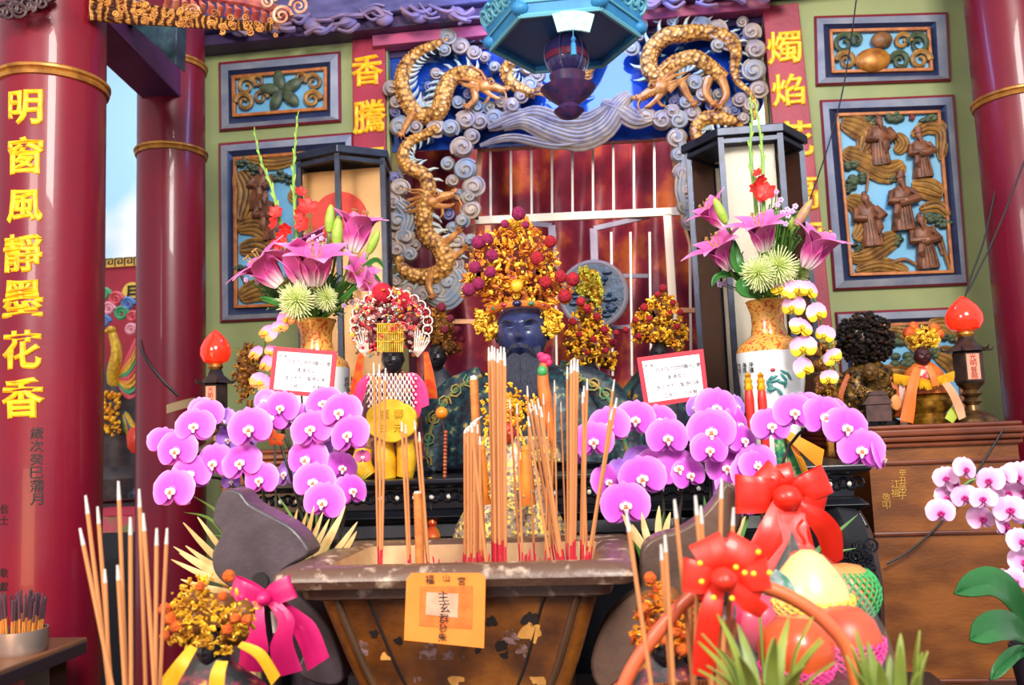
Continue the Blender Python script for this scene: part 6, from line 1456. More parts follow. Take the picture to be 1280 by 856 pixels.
# ------------------------------------------------------------------ vases and their flowers
VY = 2.3
va_y = mat('vase_yellow', '#dea64c', .25, col2='#cc5a24', scale=120, ramp=(.54, .58), detail=1, coat=.4); va_w = mat('vase_white', '#e8edf0', .15, coat=.6)
def vase(label, px, pyt, Y, rn, rb, pyb, art):
    k = S(Y); p = P(px, pyt, Y); pb = P(px, pyb, Y); z0 = TZ; H = p.z - z0; c = V((p.x, Y, z0)); t = thing('vase', label, 'vase', c); z = lambda py: P(px, py, Y).z - z0
    rn *= k; rb *= k; ys = z(pyt + (pyb - pyt) * .38)
    obj('body', B().lathe([(rb * .55, 0), (rb * .62, .008), (rb * .72, ys * .25), (rb * .95, ys * .72), (rb, ys * .95), (rb * .995, ys)], c, 40, cap=True), va_w, t)
    obj('neck', B().lathe([(rb * .997, ys), (rb * .93, ys + (H - ys) * .13), (rn * 1.0, ys + (H - ys) * .34), (rn * .9, ys + (H - ys) * .55), (rn * .92, ys + (H - ys) * .75), (rn * 1.12, H - .006), (rn * 1.16, H), (rn * 1.05, H), (rn * .85, H - .02), (rn * .8, H - .09), (0, H - .1)], c, 40, cap=False), va_y, t)
    obj('lip_ring', B().ring(c + V((0, 0, H)), rn * 1.13, .003, 40, 6, ax=(0, 0, 1)), mat('vase_rim', '#d8a848', .3, .3), t)
    def on(px_, py_):
        q = P(px_, py_, Y - rb); dx = max(-.95 * rb, min(.95 * rb, q.x - c.x)); zq = q.z - z0; rr = rb * (.99 if zq > ys * .8 else .95)
        return V((q.x, c.y - sqrt(max(1e-6, rr * rr - dx * dx)) - .002, q.z))
    b = B()
    for ch, x, y, h in art: write(b, ch, on(x, y), h * k, .01, .05, rough=.04)
    if art: obj('calligraphy', b, black_ink, t, smooth=False)
    return t, c, on, k
v1, c1, on1, k1 = vase('white vase with an orange patterned neck behind the left placard', 395, 401, VY, 22, 42, 560, [(c_, 424 + (i % 2) * 8, 472 + (i // 2) * 7, 6) for i, c_ in enumerate('春風得意花開')])
v2, c2, on2, k2 = vase('white porcelain vase with an orange patterned neck on the right', 958, 377, VY, 21, 40, 545, [(c_, 927 + (i % 3) * 7, 455 + (i // 3) * 6.5, 6) for i, c_ in enumerate('竹報平安風清月')])
b = B()
for i in range(14):
    a = R.uniform(0, pi); x, y = R.uniform(958, 988), R.uniform(462, 490)
    b.ball(on2(x, y), (k2 * 6, k2 * .8, k2 * 1.8), 8, 5, Matrix.Rotation(a, 3, 'Y'))
obj('bamboo_painting', b, mat('vase_teal', '#2f7a78', .3), v2); obj('red_bird', B().ball(on2(966, 462), (k2 * 3, k2, k2 * 2), 8, 5), mat('vase_red', '#b83a4a', .3), v2)
# lily: trumpet along +Z
lily_m = radial('lily_pink', [(0, '#cfe0a8'), (.14, '#f0d8dc'), (.34, '#dc58a8'), (.75, '#d868b0'), (1, '#f0b0d8')], span=1.15)
def lily_mesh(openf):
    b = B()
    for i in range(6):
        a = i * pi / 3; o = (i % 2) * .03; W = .27 if i % 2 else .19
        d = V((cos(a), sin(a), 0)); x = V((-sin(a), cos(a), 0))
        def fn(u, v):
            r = .05 + o + (.1 * u + openf * .62 * max(0, u - .25) ** 1.7 / .6); z = u * 1.05 - openf * .42 * max(0, u - .55) ** 1.6 / .35
            s_ = (v - .5) * 2; w_ = W * max(0, sin(pi * (.1 + .9 * u) ** .95)) ** .8 + .01
            return d * (r + .06 * (1 - s_ * s_) * 0 - .1 * s_ * s_ * w_ * 2 + .02 * sin(s_ * 5 + u * 6) * u) + x * s_ * w_ + V((0, 0, z))
        b.grid(fn, 12, 7)
    return mesh_of('flower', b, lily_m)
LILY = [lily_mesh(1.0), lily_mesh(.75), lily_mesh(.45)]
b = B()
for i in range(6):
    a = i * pi / 3 + .3; b.tube([(0, 0, .1), (.06 * cos(a), .06 * sin(a), .55), (.14 * cos(a), .14 * sin(a), .85)], [.012, .01, .008], 5); b.ball((.14 * cos(a), .14 * sin(a), .86), (.05, .02, .02), 7, 5, Matrix.Rotation(a, 3, 'Z'))
ME_STA = mesh_of('stamens', b, mat('stamen', '#9a4a2a', .6, col2='#c8c070', scale=10))
ME_BUD = mesh_of('bud', B().lathe([(0, 0), (.1, .06), (.16, .25), (.17, .5), (.13, .8), (.05, .97), (0, 1)], (0, 0, 0), 12), mat('bud_green', '#8cb03a', .45, col2='#a8c050', scale=4))
ME_BUDP = mesh_of('bud', B().lathe([(0, 0), (.1, .06), (.15, .25), (.16, .5), (.12, .8), (.05, .97), (0, 1)], (0, 0, 0), 12), mat('bud_pink', '#b86a78', .45, col2='#a8a04a', scale=6))
def lily(label, vx, vy, bx, by, tx, ty, op, Y, toward=-.6, bud=None, grp=None):
    """base px, tip px; toward tilts it to the viewer"""
    base = P(bx, by, Y); tip = P(tx, ty, Y); d = tip - base; L = d.length; ax = V((d.x, toward * L, d.z)).normalized()
    t = thing('lily_bud' if bud else 'lily', label, 'flower', P(vx, vy, VY), grp)
    o = place('bud' if bud else 'flower', bud or LILY[op], t, base, zrot(ax), L * (1 if bud else 1.3))
    if not bud:
        solid(o, .015); link('stamens', ME_STA, o)
    mid = P((bx + vx) / 2 + (bx - vx) * .2, (by + vy) / 2, (Y + VY) / 2)
    obj('stem', B().tube(spline([P(vx, vy + 8, VY), mid, base - ax * .02, base], 12), S(VY) * 1.7, 6), stem_g, t)
    return t
VL = (395, 396)
for a in [('open pink lily facing front in the middle of the left vase', 394, 356, 404, 308, 0, 2.16, -.5), ('pink lily opening up to the left in the left vase', 349, 356, 322, 322, 0, 2.2, -.5), ('half open pink lily standing right of centre low in the left vase', 384, 360, 368, 310, 1, 2.2, -.2), ('pink lily opening to the right low in the left vase', 436, 350, 462, 336, 0, 2.2, -.6), ('tall pink lily opening upward on the right of the left vase', 440, 314, 452, 270, 1, 2.24, -.2), ('shaded pink lily at the back of the left vase', 402, 318, 390, 290, 0, 2.32, -.4), ('drooping pink lily at the right rim of the left vase', 448, 360, 470, 352, 1, 2.18, -.4)]:
    lily(a[0], *VL, *a[1:5], a[5], a[6], a[7])
for a in [('slim green lily bud standing highest in the left vase', 411, 292, 415, 256), ('thick green lily bud right of the slim bud in the left vase', 420, 312, 425, 270), ('green lily bud leaning out to the right of the left vase', 460, 318, 475, 288)]: lily(a[0], *VL, *a[1:], 0, 2.2, -.1, ME_BUD)
VR = (958, 372)
for a in [('large open pink lily at the centre of the right vase', 954, 314, 944, 272, 0, 2.16, -.5), ('pink lily opening to the left in the right vase', 912, 336, 888, 300, 0, 2.2, -.4), ('pink lily facing up left highest on the left of the right vase', 906, 284, 880, 258, 1, 2.24, -.3), ('pink lily opening up to the right in the right vase', 1006, 334, 1026, 292, 1, 2.2, -.4), ('small dark pink lily low on the left of the right vase', 926, 342, 918, 322, 2, 2.22, -.3)]: lily(a[0], *VR, *a[1:5], a[5], a[6], a[7])
lily('closed pink lily bud pointing up to the right over the right vase', *VR, 994, 284, 1014, 250, 0, 2.22, -.1, ME_BUDP); lily('long green lily bud on the left of the right vase', *VR, 908, 280, 892, 248, 0, 2.16, -.1, ME_BUD); lily('second green bud beside the tall lilies of the right vase', *VR, 990, 290, 986, 262, 0, 2.26, -.1, ME_BUD)
# gladioli
glad_r = mat('gladiolus_red', '#e02a20', .5, col2='#c41c1c', scale=12); glad_g = mat('gladiolus_green', '#8cb44a', .5, col2='#6a9a3a', scale=14)
def gladiolus(label, vx, vy, L, Y, reds):
    t = thing('gladiolus', label, 'flower', P(vx, vy, VY)); k = S(Y); sp = spline([P(x, y, Y) for x, y in L], 30)
    obj('stem', B().tube([P(vx, vy + 8, VY)] + sp, [k * 2.4] + [k * lerp(3, .9, i / 29) for i in range(30)], 7), glad_g, t)
    for i in range(9, 30, 2):
        d = (sp[min(i + 1, 29)] - sp[i - 1]).normalized(); sd_ = V((1 if i % 4 == 1 else -1, -.3, 0)); s_ = k * lerp(15, 6, (i - 9) / 20)
        o = place('bud', ME_BUD, t, sp[i], zrot(d + sd_ * .28), (s_ * .62, s_ * .62, s_)); 
    for x, y, r in reds:
        b = B()
        for a in range(6): petal(b, radians(60 * a + 20), .9, .34, .0, -.3 + .1 * (a % 2), .05, .8, ruff=.03)
        o = place('red_flower', mesh_of('red_flower', b, glad_r), t, P(x, y, Y - .02), Matrix.Rotation(R.uniform(-.8, .8), 3, 'Z') @ Matrix.Rotation(R.uniform(-.5, .7), 3, 'X'), k * r * 1.15)
        solid(o, .02)
gladiolus('gladiolus leaning left with red blooms below green buds in the left vase', *VL, [(362, 330), (350, 275), (339, 232), (326, 200), (318, 164)], 2.24, [(345, 265, 9), (343, 278, 10), (357, 286, 9), (346, 305, 8), (352, 296, 8)])
gladiolus('tall straight gladiolus with red blooms in the left vase', *VL, [(374, 330), (369, 270), (367, 220), (369, 180), (372, 144)], 2.26, [(376, 240, 8), (384, 258, 13), (378, 280, 11), (376, 268, 9)])
gladiolus('left gladiolus of the pair in the right vase with a bare green tip', *VR, [(950, 320), (944, 250), (938, 190), (940, 150), (938, 122)], 2.26, [(947, 216, 6), (944, 235, 7)])
gladiolus('right gladiolus of the pair in the right vase with red blooms', *VR, [(958, 320), (954, 250), (953, 195), (948, 150), (944, 128)], 2.24, [(957, 240, 12), (950, 225, 8), (948, 246, 9)])
# spider chrysanthemums
mum_m = radial('mum_green', [(0, '#c8d860'), (.3, '#d8e68a'), (1, '#eaf2c0')], span=1.0)
b = B()
for i in range(150):
    t_ = math.acos(1 - 1.15 * (i + .5) / 150); a = i * 2.39996; d = V((sin(t_) * cos(a), -cos(t_), sin(t_) * sin(a))); L = R.uniform(.75, 1.05)
    b.tube([d * .08, d * L * .6 + V((0, 0, .03)), d * L * .9 + V((0, .08, -.02)), d * L + V((0, .02, .02))], [.025, .03, .03, .02], 4)
ME_MUM = mesh_of('flower', b, mum_m)
def mum(label, v, px, py, r, Y):
    t = thing('chrysanthemum', label, 'flower', P(*v, VY)); place('flower', ME_MUM, t, P(px, py, Y), Matrix.Rotation(R.uniform(-.3, .3), 3, 'Z') @ Matrix.Rotation(.35, 3, 'X'), S(Y) * r)
    obj('stem', B().tube(spline([P(v[0], v[1] + 8, VY), P((px + v[0]) / 2, (py + v[1]) / 2, VY - .03), P(px, py, Y + .02)], 10), S(VY) * 1.8, 6), stem_g, t)
for a in [('largest pale green spider chrysanthemum in front of the left vase', VL, 371, 376, 27, 2.14), ('pale green spider chrysanthemum right of the largest one in the left vase', VL, 408, 372, 19, 2.18), ('small green chrysanthemum above the largest one in the left vase', VL, 360, 356, 17, 2.26), ('pale green spider chrysanthemum at the centre of the right vase', VR, 972, 334, 26, 2.16), ('pale spider chrysanthemum low on the left of the right vase', VR, 948, 342, 24, 2.14), ('pale spider chrysanthemum on the right of the right vase', VR, 998, 340, 16, 2.24)]: mum(*a)
# greenery and filler
fern_m = mat('filler_green', '#4a7a34', .5, col2='#2c5a2c', scale=30); lil_m = mat('filler_lilac', '#d8b8e4', .6)
for lab, v, polys in (('feathery greenery filling the left vase', VL, [[(312, 345), (335, 330), (350, 372), (358, 395), (330, 385)], [(400, 330), (440, 350), (445, 378), (425, 392), (400, 392)], [(350, 360), (440, 360), (430, 398), (360, 398)]]), ('feathery greenery filling the right vase', VR, [[(930, 330), (1000, 330), (1010, 350), (985, 372), (935, 374)], [(960, 255), (1000, 262), (1004, 300), (975, 320)]])):
    b = B(); k = S(VY); xs = []
    for q in polys:
        for i in range(130):
            x, y = R.uniform(min(p[0] for p in q), max(p[0] for p in q)), R.uniform(min(p[1] for p in q), max(p[1] for p in q))
            if inpoly(x, y, q):
                Yq = VY + R.uniform(-.05, .08); e = P(x, y, Yq); s0 = P(lerp(x, v[0], .35), lerp(y, v[1] - 6, .35), VY)
                b.tube([s0, (s0 + e) / 2 + V((0, 0, .006)), e], [k * .9, k * 1.3, k * .3], 4); b.ball(e, (k * 2.6, k * .8, k * 1.2), 6, 4, zrot(rdir()))
    tag(obj('greenery', b, fern_m), lab, 'greenery', kind='stuff')
for lab, v, pts in (('tiny lilac filler blossoms spraying from the left vase', VL, [(312, 338), (318, 330), (324, 345), (308, 350), (322, 352), (330, 340), (402, 298), (396, 302), (410, 300), (392, 296), (440, 378), (430, 382), (316, 344), (405, 306), (415, 294)]), ('tiny lilac filler blossoms spraying from the right vase', VR, [(965, 245), (970, 240), (976, 250), (984, 262), (978, 266), (990, 264), (972, 256), (985, 270), (896, 350), (900, 356), (950, 250), (982, 280), (906, 354), (994, 258)])):
    t = thing('filler_spray', lab, 'flower', P(*v, VY)); b = B(); b2 = B(); k = S(VY)
    for x, y in pts:
        c = P(x, y, VY - .06)
        for a in range(5): b.ball(c + V((cos(a * 1.257), -.2, sin(a * 1.257))) * k * 2.2, k * 1.7, 6, 4)
        b2.tube(spline([P(v[0], v[1] + 6, VY), P(lerp(x, v[0], .4), lerp(y, v[1], .5), VY - .02), c], 8), k * .6, 4)
    obj('blossoms', b, lil_m, t); obj('stems', b2, stem_g, t)
lf_ = thing('leafy_stem', 'stem of broad dark leaves on the left of the right vase', 'foliage', P(*VR, VY))
for L, w_ in (([(945, 372, 0), (938, 350, -.1), (922, 330, -.14), (918, 300, -.12)], 18), ([(950, 374, 0), (938, 368, -.14), (930, 360, -.17), (926, 348, -.16)], 22), ([(945, 370), (920, 345, -.08), (898, 345, -.1), (890, 358, -.1)], 9)): broad(lf_, L, VY, w_, mat('lily_leaf', '#2f6a2c', .4, col2='#3c7a34', scale=10))
lf2 = thing('leafy_stem', 'curving green leaves on the right of the left vase', 'foliage', P(*VL, VY))
for L, w_ in (([(400, 395, 0), (440, 350, -.1), (468, 325, -.1), (480, 335, -.1)], 7), ([(400, 395, 0), (430, 372, -.12), (462, 345, -.12), (476, 352, -.12)], 6), ([(395, 396, 0), (350, 380, -.1), (325, 372, -.1)], 9)): broad(lf2, L, VY, w_, MATS['lily_leaf'])
# artificial orchid sprays hanging from the vases
for lab, v, pts, me, mm in (('hanging spray of yellow and pink silk orchids on the right vase', VR, [(977, 360, 14), (995, 362, 14), (1012, 362, 13), (991, 383, 15), (1022, 391, 14), (1002, 408, 15), (1031, 418, 12), (1004, 434, 16), (1040, 446, 12), (1006, 460, 15), (1036, 472, 11)], ME_YE, ME_LIPY), ('hanging spray of orange and pink silk orchids on the left vase', VL, [(357, 399, 14), (350, 408, 11), (334, 416, 14), (318, 441, 12), (331, 455, 13), (326, 478, 15), (340, 440, 10)], ME_OG, ME_LIPY)):
    t = thing('silk_orchid_spray', lab, 'flower', P(*v, VY))
    for i, (x, y, r) in enumerate(pts): orchid(t, x, y, r * 1.08, VY - .14 - .01 * (i % 3), R.uniform(-35, 35), R.uniform(-20, 10), R.uniform(-40, 40), me, mm, False, 1.0)
    stem(t, [(v[0], v[1])] + [(p[0], p[1], -.1) for p in pts[::2]], VY, 1.2, stem_g)
gd = thing('gilded_spray', 'dark gold ornament of red and gold beads behind the left silk orchids', 'ornament', P(312, 500, 2.56)); gd.location.z = AZ
filigree('beads', gd, [(300, 430), (318, 425), (330, 440), (322, 490), (300, 505), (292, 470)], 2.56, .04, 130, (2, 4), mat('dark_gilt', '#c8962c', .35, .4, col2='#6a2a1c', scale=50), core=mat('crown_core2', '#5a3018'))
obj('post', B().tube([P(312, 500, 2.56), (P(312, 500, 2.56).x, 2.56, AZ)], .01, 8), gold_brown, gd)
gd2 = thing('gilded_spray', 'dark gold bead ornament under the right silk orchids', 'ornament', P(1035, 520, 2.42)); gd2.location.z = TZ
filigree('beads', gd2, [(1015, 430), (1040, 425), (1052, 470), (1050, 510), (1025, 515), (1015, 480)], 2.42, .04, 120, (2, 4), MATS['dark_gilt'], core=mat('crown_core2', '#5a3018'))
obj('post', B().tube([P(1035, 515, 2.42), (P(1035, 515, 2.42).x, 2.42, TZ)], .01, 8), gold_brown, gd2)
# ------------------------------------------------------------------ placards
def placard(label, q, Y, lines, basepx):
    k = S(Y); t = thing('placard', label, 'sign', V((P(basepx, 700, Y).x, Y + .012, OZ)))
    c = V((sum(p[0] for p in q) / 4, sum(p[1] for p in q) / 4, 0))
    obj('red_border', B().prism([P(*p, Y) for p in q], (0, .003, 0)), mat('placard_red', '#d8283c', .5), t, smooth=False)
    obj('white_card', B().prism([P(c.x + (p[0] - c.x) * .86, c.y + (p[1] - c.y) * .82, Y - .0012) for p in q], (0, .0012, 0)), mat('placard_white', '#f8f4fa', .5), t, smooth=False)
    top = V((q[1][0] - q[0][0], q[1][1] - q[0][1], 0)) / 100; dn = V((q[3][0] - q[0][0], q[3][1] - q[0][1], 0)) / 100
    ang = atan2(-(q[1][1] - q[0][1]), q[1][0] - q[0][0]); rt = Matrix.Rotation(-ang, 3, 'Y'); b = B()
    for txt, u0, u1, v, h in lines:
        for i, ch in enumerate(txt):
            if ch == ' ': continue
            u = lerp(u0, u1, (i + .5) / len(txt)); p = V((*q[0], 0)) + top * u + dn * v
            write(b, ch, P(p.x, p.y, Y - .0016), h * k, .0, .01, rt, rough=.05)
    obj('writing', b, mat('placard_ink', '#2a2430', .6), t, smooth=False)
    sx, sy = (q[2][0] + q[3][0]) / 2, (q[2][1] + q[3][1]) / 2
    a, bb = P(sx, sy - 20, Y + .006), V((P(basepx, 700, Y).x, Y + .012, OZ)); obj('stick', B().tube([a, bb], .0022, 6), wire_black, t)
TX = [('恭賀', 8, 24, 19, 4), ('百年岱山宮啟用重光之慶', 25, 92, 29, 5.4), ('圓滿竣工', 40, 70, 46, 5.6), ('金玉大方 聖德弘揚', 22, 86, 63, 5.6), ('江登川 江良賢', 30, 82, 81, 5.6), ('敬賀', 84, 94, 82, 3.4)]
placard('white handwritten placard with a red border in front of the left vase', [(342, 433), (421, 439), (416, 498), (336, 491)], 1.82, TX, 392)
placard('tilted white placard with a red border right of the big statue', [(796, 447), (879, 436), (886, 498), (806, 510)], 1.8, TX, 848)
# ------------------------------------------------------------------ altar candles and flag
for px, lab in ((936, 'left red candle with a gold gourd top before the right vase'), (952, 'right red candle with a gold gourd top before the right vase')):
    Yc = 2.06; k = S(Yc); p = P(px, 490, Yc); c = V((p.x, Yc, TZ)); t = thing('red_candle', lab, 'candle', c)
    z = lambda y: P(px, y, Yc).z - TZ
    obj('wax', B().lathe([(5 * k, .03), (5.5 * k, z(500)), (4.5 * k, z(489)), (3.5 * k, z(487))], c, 16), mat('candle_red', '#d42a20', .4), t)
    obj('gold_top', B().lathe([(4.5 * k, z(488)), (5.5 * k, z(484)), (4 * k, z(480)), (5 * k, z(476)), (3 * k, z(472)), (4 * k, z(469)), (0, z(464))], c, 16), gold, t)
    obj('holder', B().lathe([(12 * k, 0), (12 * k, .006), (3 * k, .015), (6 * k, .03), (0, .031)], c, 18), gold_brown, t)
FYg = 1.9
fl = thing('embroidered_flag', 'triangular embroidered flag with an orange border and fringe beside the red bow', 'flag', V((P(985, 700, FYg).x, FYg + .02, OZ)))
def tri(u, v):
    a = (975, 548); L = lerp(a[1], 630, v); return P(lerp(968 + v * 6, lerp(985, 1018, v), u), L, FYg - .012 * sin(u * 5 + v * 3))
obj('cloth', B().grid(tri, 14, 14), mat('flag_cloth', '#2a6a6a', .6, col2='#e0d8b0', scale=60, col3='#3aa05a', ramp=(.38, .68), tex='noise'), fl, sol=.002)
obj('orange_border', ribbon(B(), [P(982, 540, FYg - .012), P(1000, 575, FYg - .014), P(1020, 628, FYg - .012)], V((1, 0, .5)), S(FYg) * 6), orange_silk, fl, sol=.002)
def flap(u, v): return P(lerp(985, 1030, u) - v * 4, lerp(538, 562, u) + v * lerp(8, 26, u), FYg - .016 - .01 * sin(u * 3))
obj('orange_flap', B().grid(flap, 10, 6), mat('flap_orange', '#f0981c', .55), fl, sol=.002)
b = B()
for i in range(34):
    u = i / 33; x, y = lerp(996, 1022, u), lerp(570, 630, u); k = S(FYg)
    b.tube([P(x, y, FYg - .016), P(x + 6, y + 2, FYg - .018), P(x + 9 + R.uniform(-1, 1), y + 7, FYg - .016)], [k * 1, k * 1, k * .5], 4)
obj('fringe', b, mat('fringe_gold', '#e8a020', .5), fl)
obj('pole', B().tube([P(981, 536, FYg + .006), V((P(985, 700, FYg).x, FYg + .02, OZ))], .004, 8), gold_brown, fl)
# ------------------------------------------------------------------ teardrop lamps
shade_m = mat('shade_red', '#e8301a', .18, coat=.5, emit='#ff2a10', estr=.45)
def tear_lamp(label, px, pyt, pyb, Y, sc, z0, chars):
    k = S(Y) * sc; zb = z0; c = V((P(px, pyb, Y).x, Y, zb)); zt = P(px, pyt, Y).z - zb; t = thing('oil_lamp', label, 'lamp', c)
    H = zt; f = lambda x: H * x
    obj('shade', B().lathe([(8 * k, f(.715)), (16 * k, f(.735)), (20.5 * k, f(.79)), (20 * k, f(.85)), (15.5 * k, f(.91)), (8.5 * k, f(.96)), (3 * k, f(.99)), (0, H)], c, 32), shade_m, t)
    obj('collar', B().lathe([(8 * k, f(.67)), (10 * k, f(.69)), (9 * k, f(.715)), (0, f(.72))], c, 20), gold_brown, t)
    obj('roof', B().lathe([(24 * k, f(.555)), (22 * k, f(.57)), (12 * k, f(.62)), (8 * k, f(.68)), (0, f(.68))], c, 6), mat('lamp_iron', '#2a2426', .35, .4, col2='#4a3a34', scale=30), t)
    for a in range(6):
        an = a * pi / 3; obj('roof_tip', B().tube([c + V((cos(an) * 20 * k, sin(an) * 20 * k, f(.565))), c + V((cos(an) * 27 * k, sin(an) * 27 * k, f(.565))), c + V((cos(an) * 30 * k, sin(an) * 30 * k, f(.59)))], [2 * k, 1.6 * k, .6 * k], 6), MATS['lamp_iron'], t)
    obj('body', B().lathe([(15 * k, f(.3)), (17 * k, f(.32)), (17 * k, f(.54)), (15 * k, f(.56))], c, 6), MATS['lamp_iron'], t, smooth=False)
    obj('base', B().lathe([(26 * k, 0), (26 * k, f(.02)), (20 * k, f(.05)), (9 * k, f(.09)), (7 * k, f(.13)), (11 * k, f(.16)), (7 * k, f(.19)), (12 * k, f(.22)), (8 * k, f(.25)), (14 * k, f(.29)), (15 * k, f(.3))], c, 24), mat('lamp_brass', '#7a5a34', .3, .6, col2='#3a2a22', scale=30), t)
    yl = c.y - 17.2 * k * .88
    lb = obj('label_strip', B().box((c.x - 7 * k, yl, c.z + f(.33)), (c.x + 7 * k, yl + .004, c.z + f(.53))), mat('lamp_label', '#e8987a', .5), t, smooth=False)
    b = B()
    for i, ch in enumerate(chars): write(b, ch, (c.x, yl - .001, c.z + f(.505 - i * .05)), 7 * k, .0, .02)
    obj('characters', b, mat('label_red', '#a01c1c', .5), lb, smooth=False)
tear_lamp('red teardrop lamp on an ornate iron stand on the right altar', 1217, 369, 526, 2.62, 1.0, AZ, '光明普照')
tear_lamp('red teardrop lamp beside the red column on the left', 270, 412, 556, 2.62, .95, AZ, '光明普照')
# ------------------------------------------------------------------ bows, basket, fruit
rb = mat('bow_red', '#dc2410', .38, col2='#c81c10', scale=8, coat=.1); rb2 = mat('bow_red_sheer', '#e02a18', .42, coat=.1); pk = mat('bow_magenta', '#d8186c', .45, col2='#b01058', scale=8, coat=.1)
def loop(b, c, d1, L, W, Y, ax=None, op=.3):
    """a puffed ribbon loop leaving pixel c along px direction d1"""
    k = S(Y); d = V((d1[0], 0, -d1[1])).normalized(); n = V((-d.z, 0, d.x)); o = P(*c, Y); L *= k; W *= k
    path = [o, o + d * L * .5 + V((0, -L * op, 0)), o + d * L + V((0, -L * op * .3, 0)), o + d * L * .95 + V((0, L * op * .5, 0)), o + d * L * .5 + V((0, L * op * .9, 0)), o + V((0, .01, 0))]
    wv = (ax or n); ribbon(b, path, wv, [W * .45, W * .9, W, W, W * .8, W * .4], 22); return b
B1Y = 1.38
g1 = thing('red_bow', 'large glossy red ribbon bow tied on top of the cellophane fruit parcel', 'bow', P(985, 690, B1Y))
for d, L, W in (((-1, -.05), 56, 46), ((1, -.35), 50, 34), ((-.6, -.6), 40, 34), ((.7, .25), 44, 36), ((-.2, -1), 34, 30)): obj('loop', loop(B(), (982, 618), d, L, W, B1Y), rb, g1, sol=.0012)
obj('knot', B().ball(P(984, 622, B1Y - .03), (S(B1Y) * 17, .022, S(B1Y) * 15), 14, 9), rb, g1)
for L, w_ in (([(980, 630, -.03), (968, 665, -.05), (950, 700, -.05), (938, 722, -.03)], (26, 36, 36, 28)), ([(996, 630, -.02), (1022, 648, -.02), (1038, 672, 0), (1042, 705, .02)], (18, 26, 30, 26)), ([(988, 632, -.02), (1000, 660, -.04), (1010, 690, -.03)], (14, 20, 16))): rib('tail', g1, L, B1Y, w_, rb)
for L in ([(1000, 650), (1004, 690), (1014, 720), (1030, 752), (1040, 775)], [(992, 690), (1000, 715), (1018, 742), (1024, 765)]):
    b = B(); sp = spline([P(x, y, B1Y - .1) for x, y in L], 40); k = S(B1Y)
    b.tube([p + V((cos(i * .9) * 3 * k, sin(i * .9) * 3 * k, 0)) for i, p in enumerate(sp)], k * 2, 5); obj('curling_ribbon', b, rb2, g1)
HYb = .98
bk = thing('fruit_basket', 'fruit basket with a pink wrapped arching handle in the right foreground', 'basket', V((P(925, 860, HYb + .1).x, HYb + .1, OZ)))
hp = [(772, 875), (792, 832), (822, 790), (864, 745), (905, 727), (954, 733), (1002, 754), (1037, 782), (1061, 815), (1074, 870)]
obj('handle', B().tube(spline([P(x, y, HYb) for x, y in hp], 40), S(HYb) * 8.5, 10), mat('handle_orange', '#cf7236', .4, col2='#d05040', scale=6, coat=.2), bk)
k = S(HYb); bx0, bx1 = P(772, 872, HYb), P(1074, 868, HYb); cxb = (bx0.x + bx1.x) / 2; rb_ = (bx1.x - bx0.x) / 2; zr_ = min(bx0.z, bx1.z)
obj('bowl', B().lathe([(rb_ * .7, 0), (rb_ * .75, .01), (rb_ * .96, (zr_ - OZ) * .8), (rb_ * 1.02, zr_ - OZ), (rb_ * .94, zr_ - OZ), (rb_ * .88, .05), (0, .03)], (cxb, HYb, OZ), 36, sy=.55), mat('wicker', '#b86a3a', .6, col2='#8a4a24', scale=80, tex='wave', bump=.5), bk)
g2 = thing('red_bow', 'blurred scarlet ribbon bow with gold edge dots on the basket handle', 'bow', P(905, 770, HYb - .03))
for d, L, W in (((-1, -.1), 46, 40), ((1, -.1), 50, 36), ((-.4, -.9), 48, 40), ((.5, -.8), 50, 38), ((-.8, .6), 36, 34), ((.9, .5), 44, 30), ((0, -1), 44, 36)): obj('loop', loop(B(), (905, 722), d, L, W, HYb - .03), rb2, g2, sol=.0012)
obj('knot', B().ball(P(905, 724, HYb - .06), (S(HYb) * 15, .018, S(HYb) * 13), 14, 9), rb2, g2)
rib('tail', g2, [(898, 730, -.05), (888, 765, -.06), (882, 810, -.05), (878, 845, -.04)], HYb, (16, 24, 26, 22), rb2); rib('tail', g2, [(912, 730, -.05), (935, 752, -.05), (955, 765, -.04)], HYb, (14, 22, 16), rb2)
b = B()
for x, y in [(875, 704), (920, 709), (931, 716), (942, 717), (948, 690), (962, 716), (892, 747), (915, 748), (877, 727)]: b.ball(P(x, y, HYb - .085), S(HYb) * 3, 8, 6)
obj('gold_dots', b, mat('dot_gold', '#f8d830', .3, .2), g2)
# fruit
FYY = 1.2
def fruit(nm, label, cat, px, py, r, Y, prof, m, extra=None, gnm=None):
    k = S(Y) * r; c = P(px, py, Y); t = thing(nm, label, cat, c - V((0, 0, k)))
    obj('body', B().lathe([(a * k, z * k) for a, z in prof], c, 28), m, t)
    if extra:
        mm, z0, z1 = extra; b = B()
        pr = lambda z: interp_prof(prof, z)
        for i in range(26):
            for s_ in (-1, 1):
                L = []
                for j in range(9):
                    z = lerp(z0, z1, j / 8); a = i / 26 * 2 * pi + s_ * j * .14; q = pr(z) * k * 1.05 + k * .02; L.append(c + V((q * cos(a), q * sin(a), z * k)))
                b.tube(L, k * .035, 5)
        obj('foam_net', b, mm, t)
    return t, c, k
def interp_prof(prof, z):
    for (a, z0), (b_, z1) in zip(prof, prof[1:]):
        if z0 <= z <= z1: return lerp(a, b_, (z - z0) / max(1e-6, z1 - z0))
    return .5
rnd = [(0, -1), (.45, -.9), (.8, -.6), (.98, -.15), (.98, .2), (.82, .6), (.5, .88), (.15, .95), (0, .88)]
pear = [(0, -1), (.5, -.92), (.9, -.6), (1, -.2), (.9, .2), (.65, .6), (.4, .9), (.15, 1.05), (0, 1.05)]
net_y = mat('net_yellow', '#f0c020', .6); net_g = mat('net_green', '#3aa05a', .6); net_p = mat('net_pink', '#f0489a', .6)
peach_m = mat('peach_red', '#c03020', .4, col2='#d8704a', scale=5)
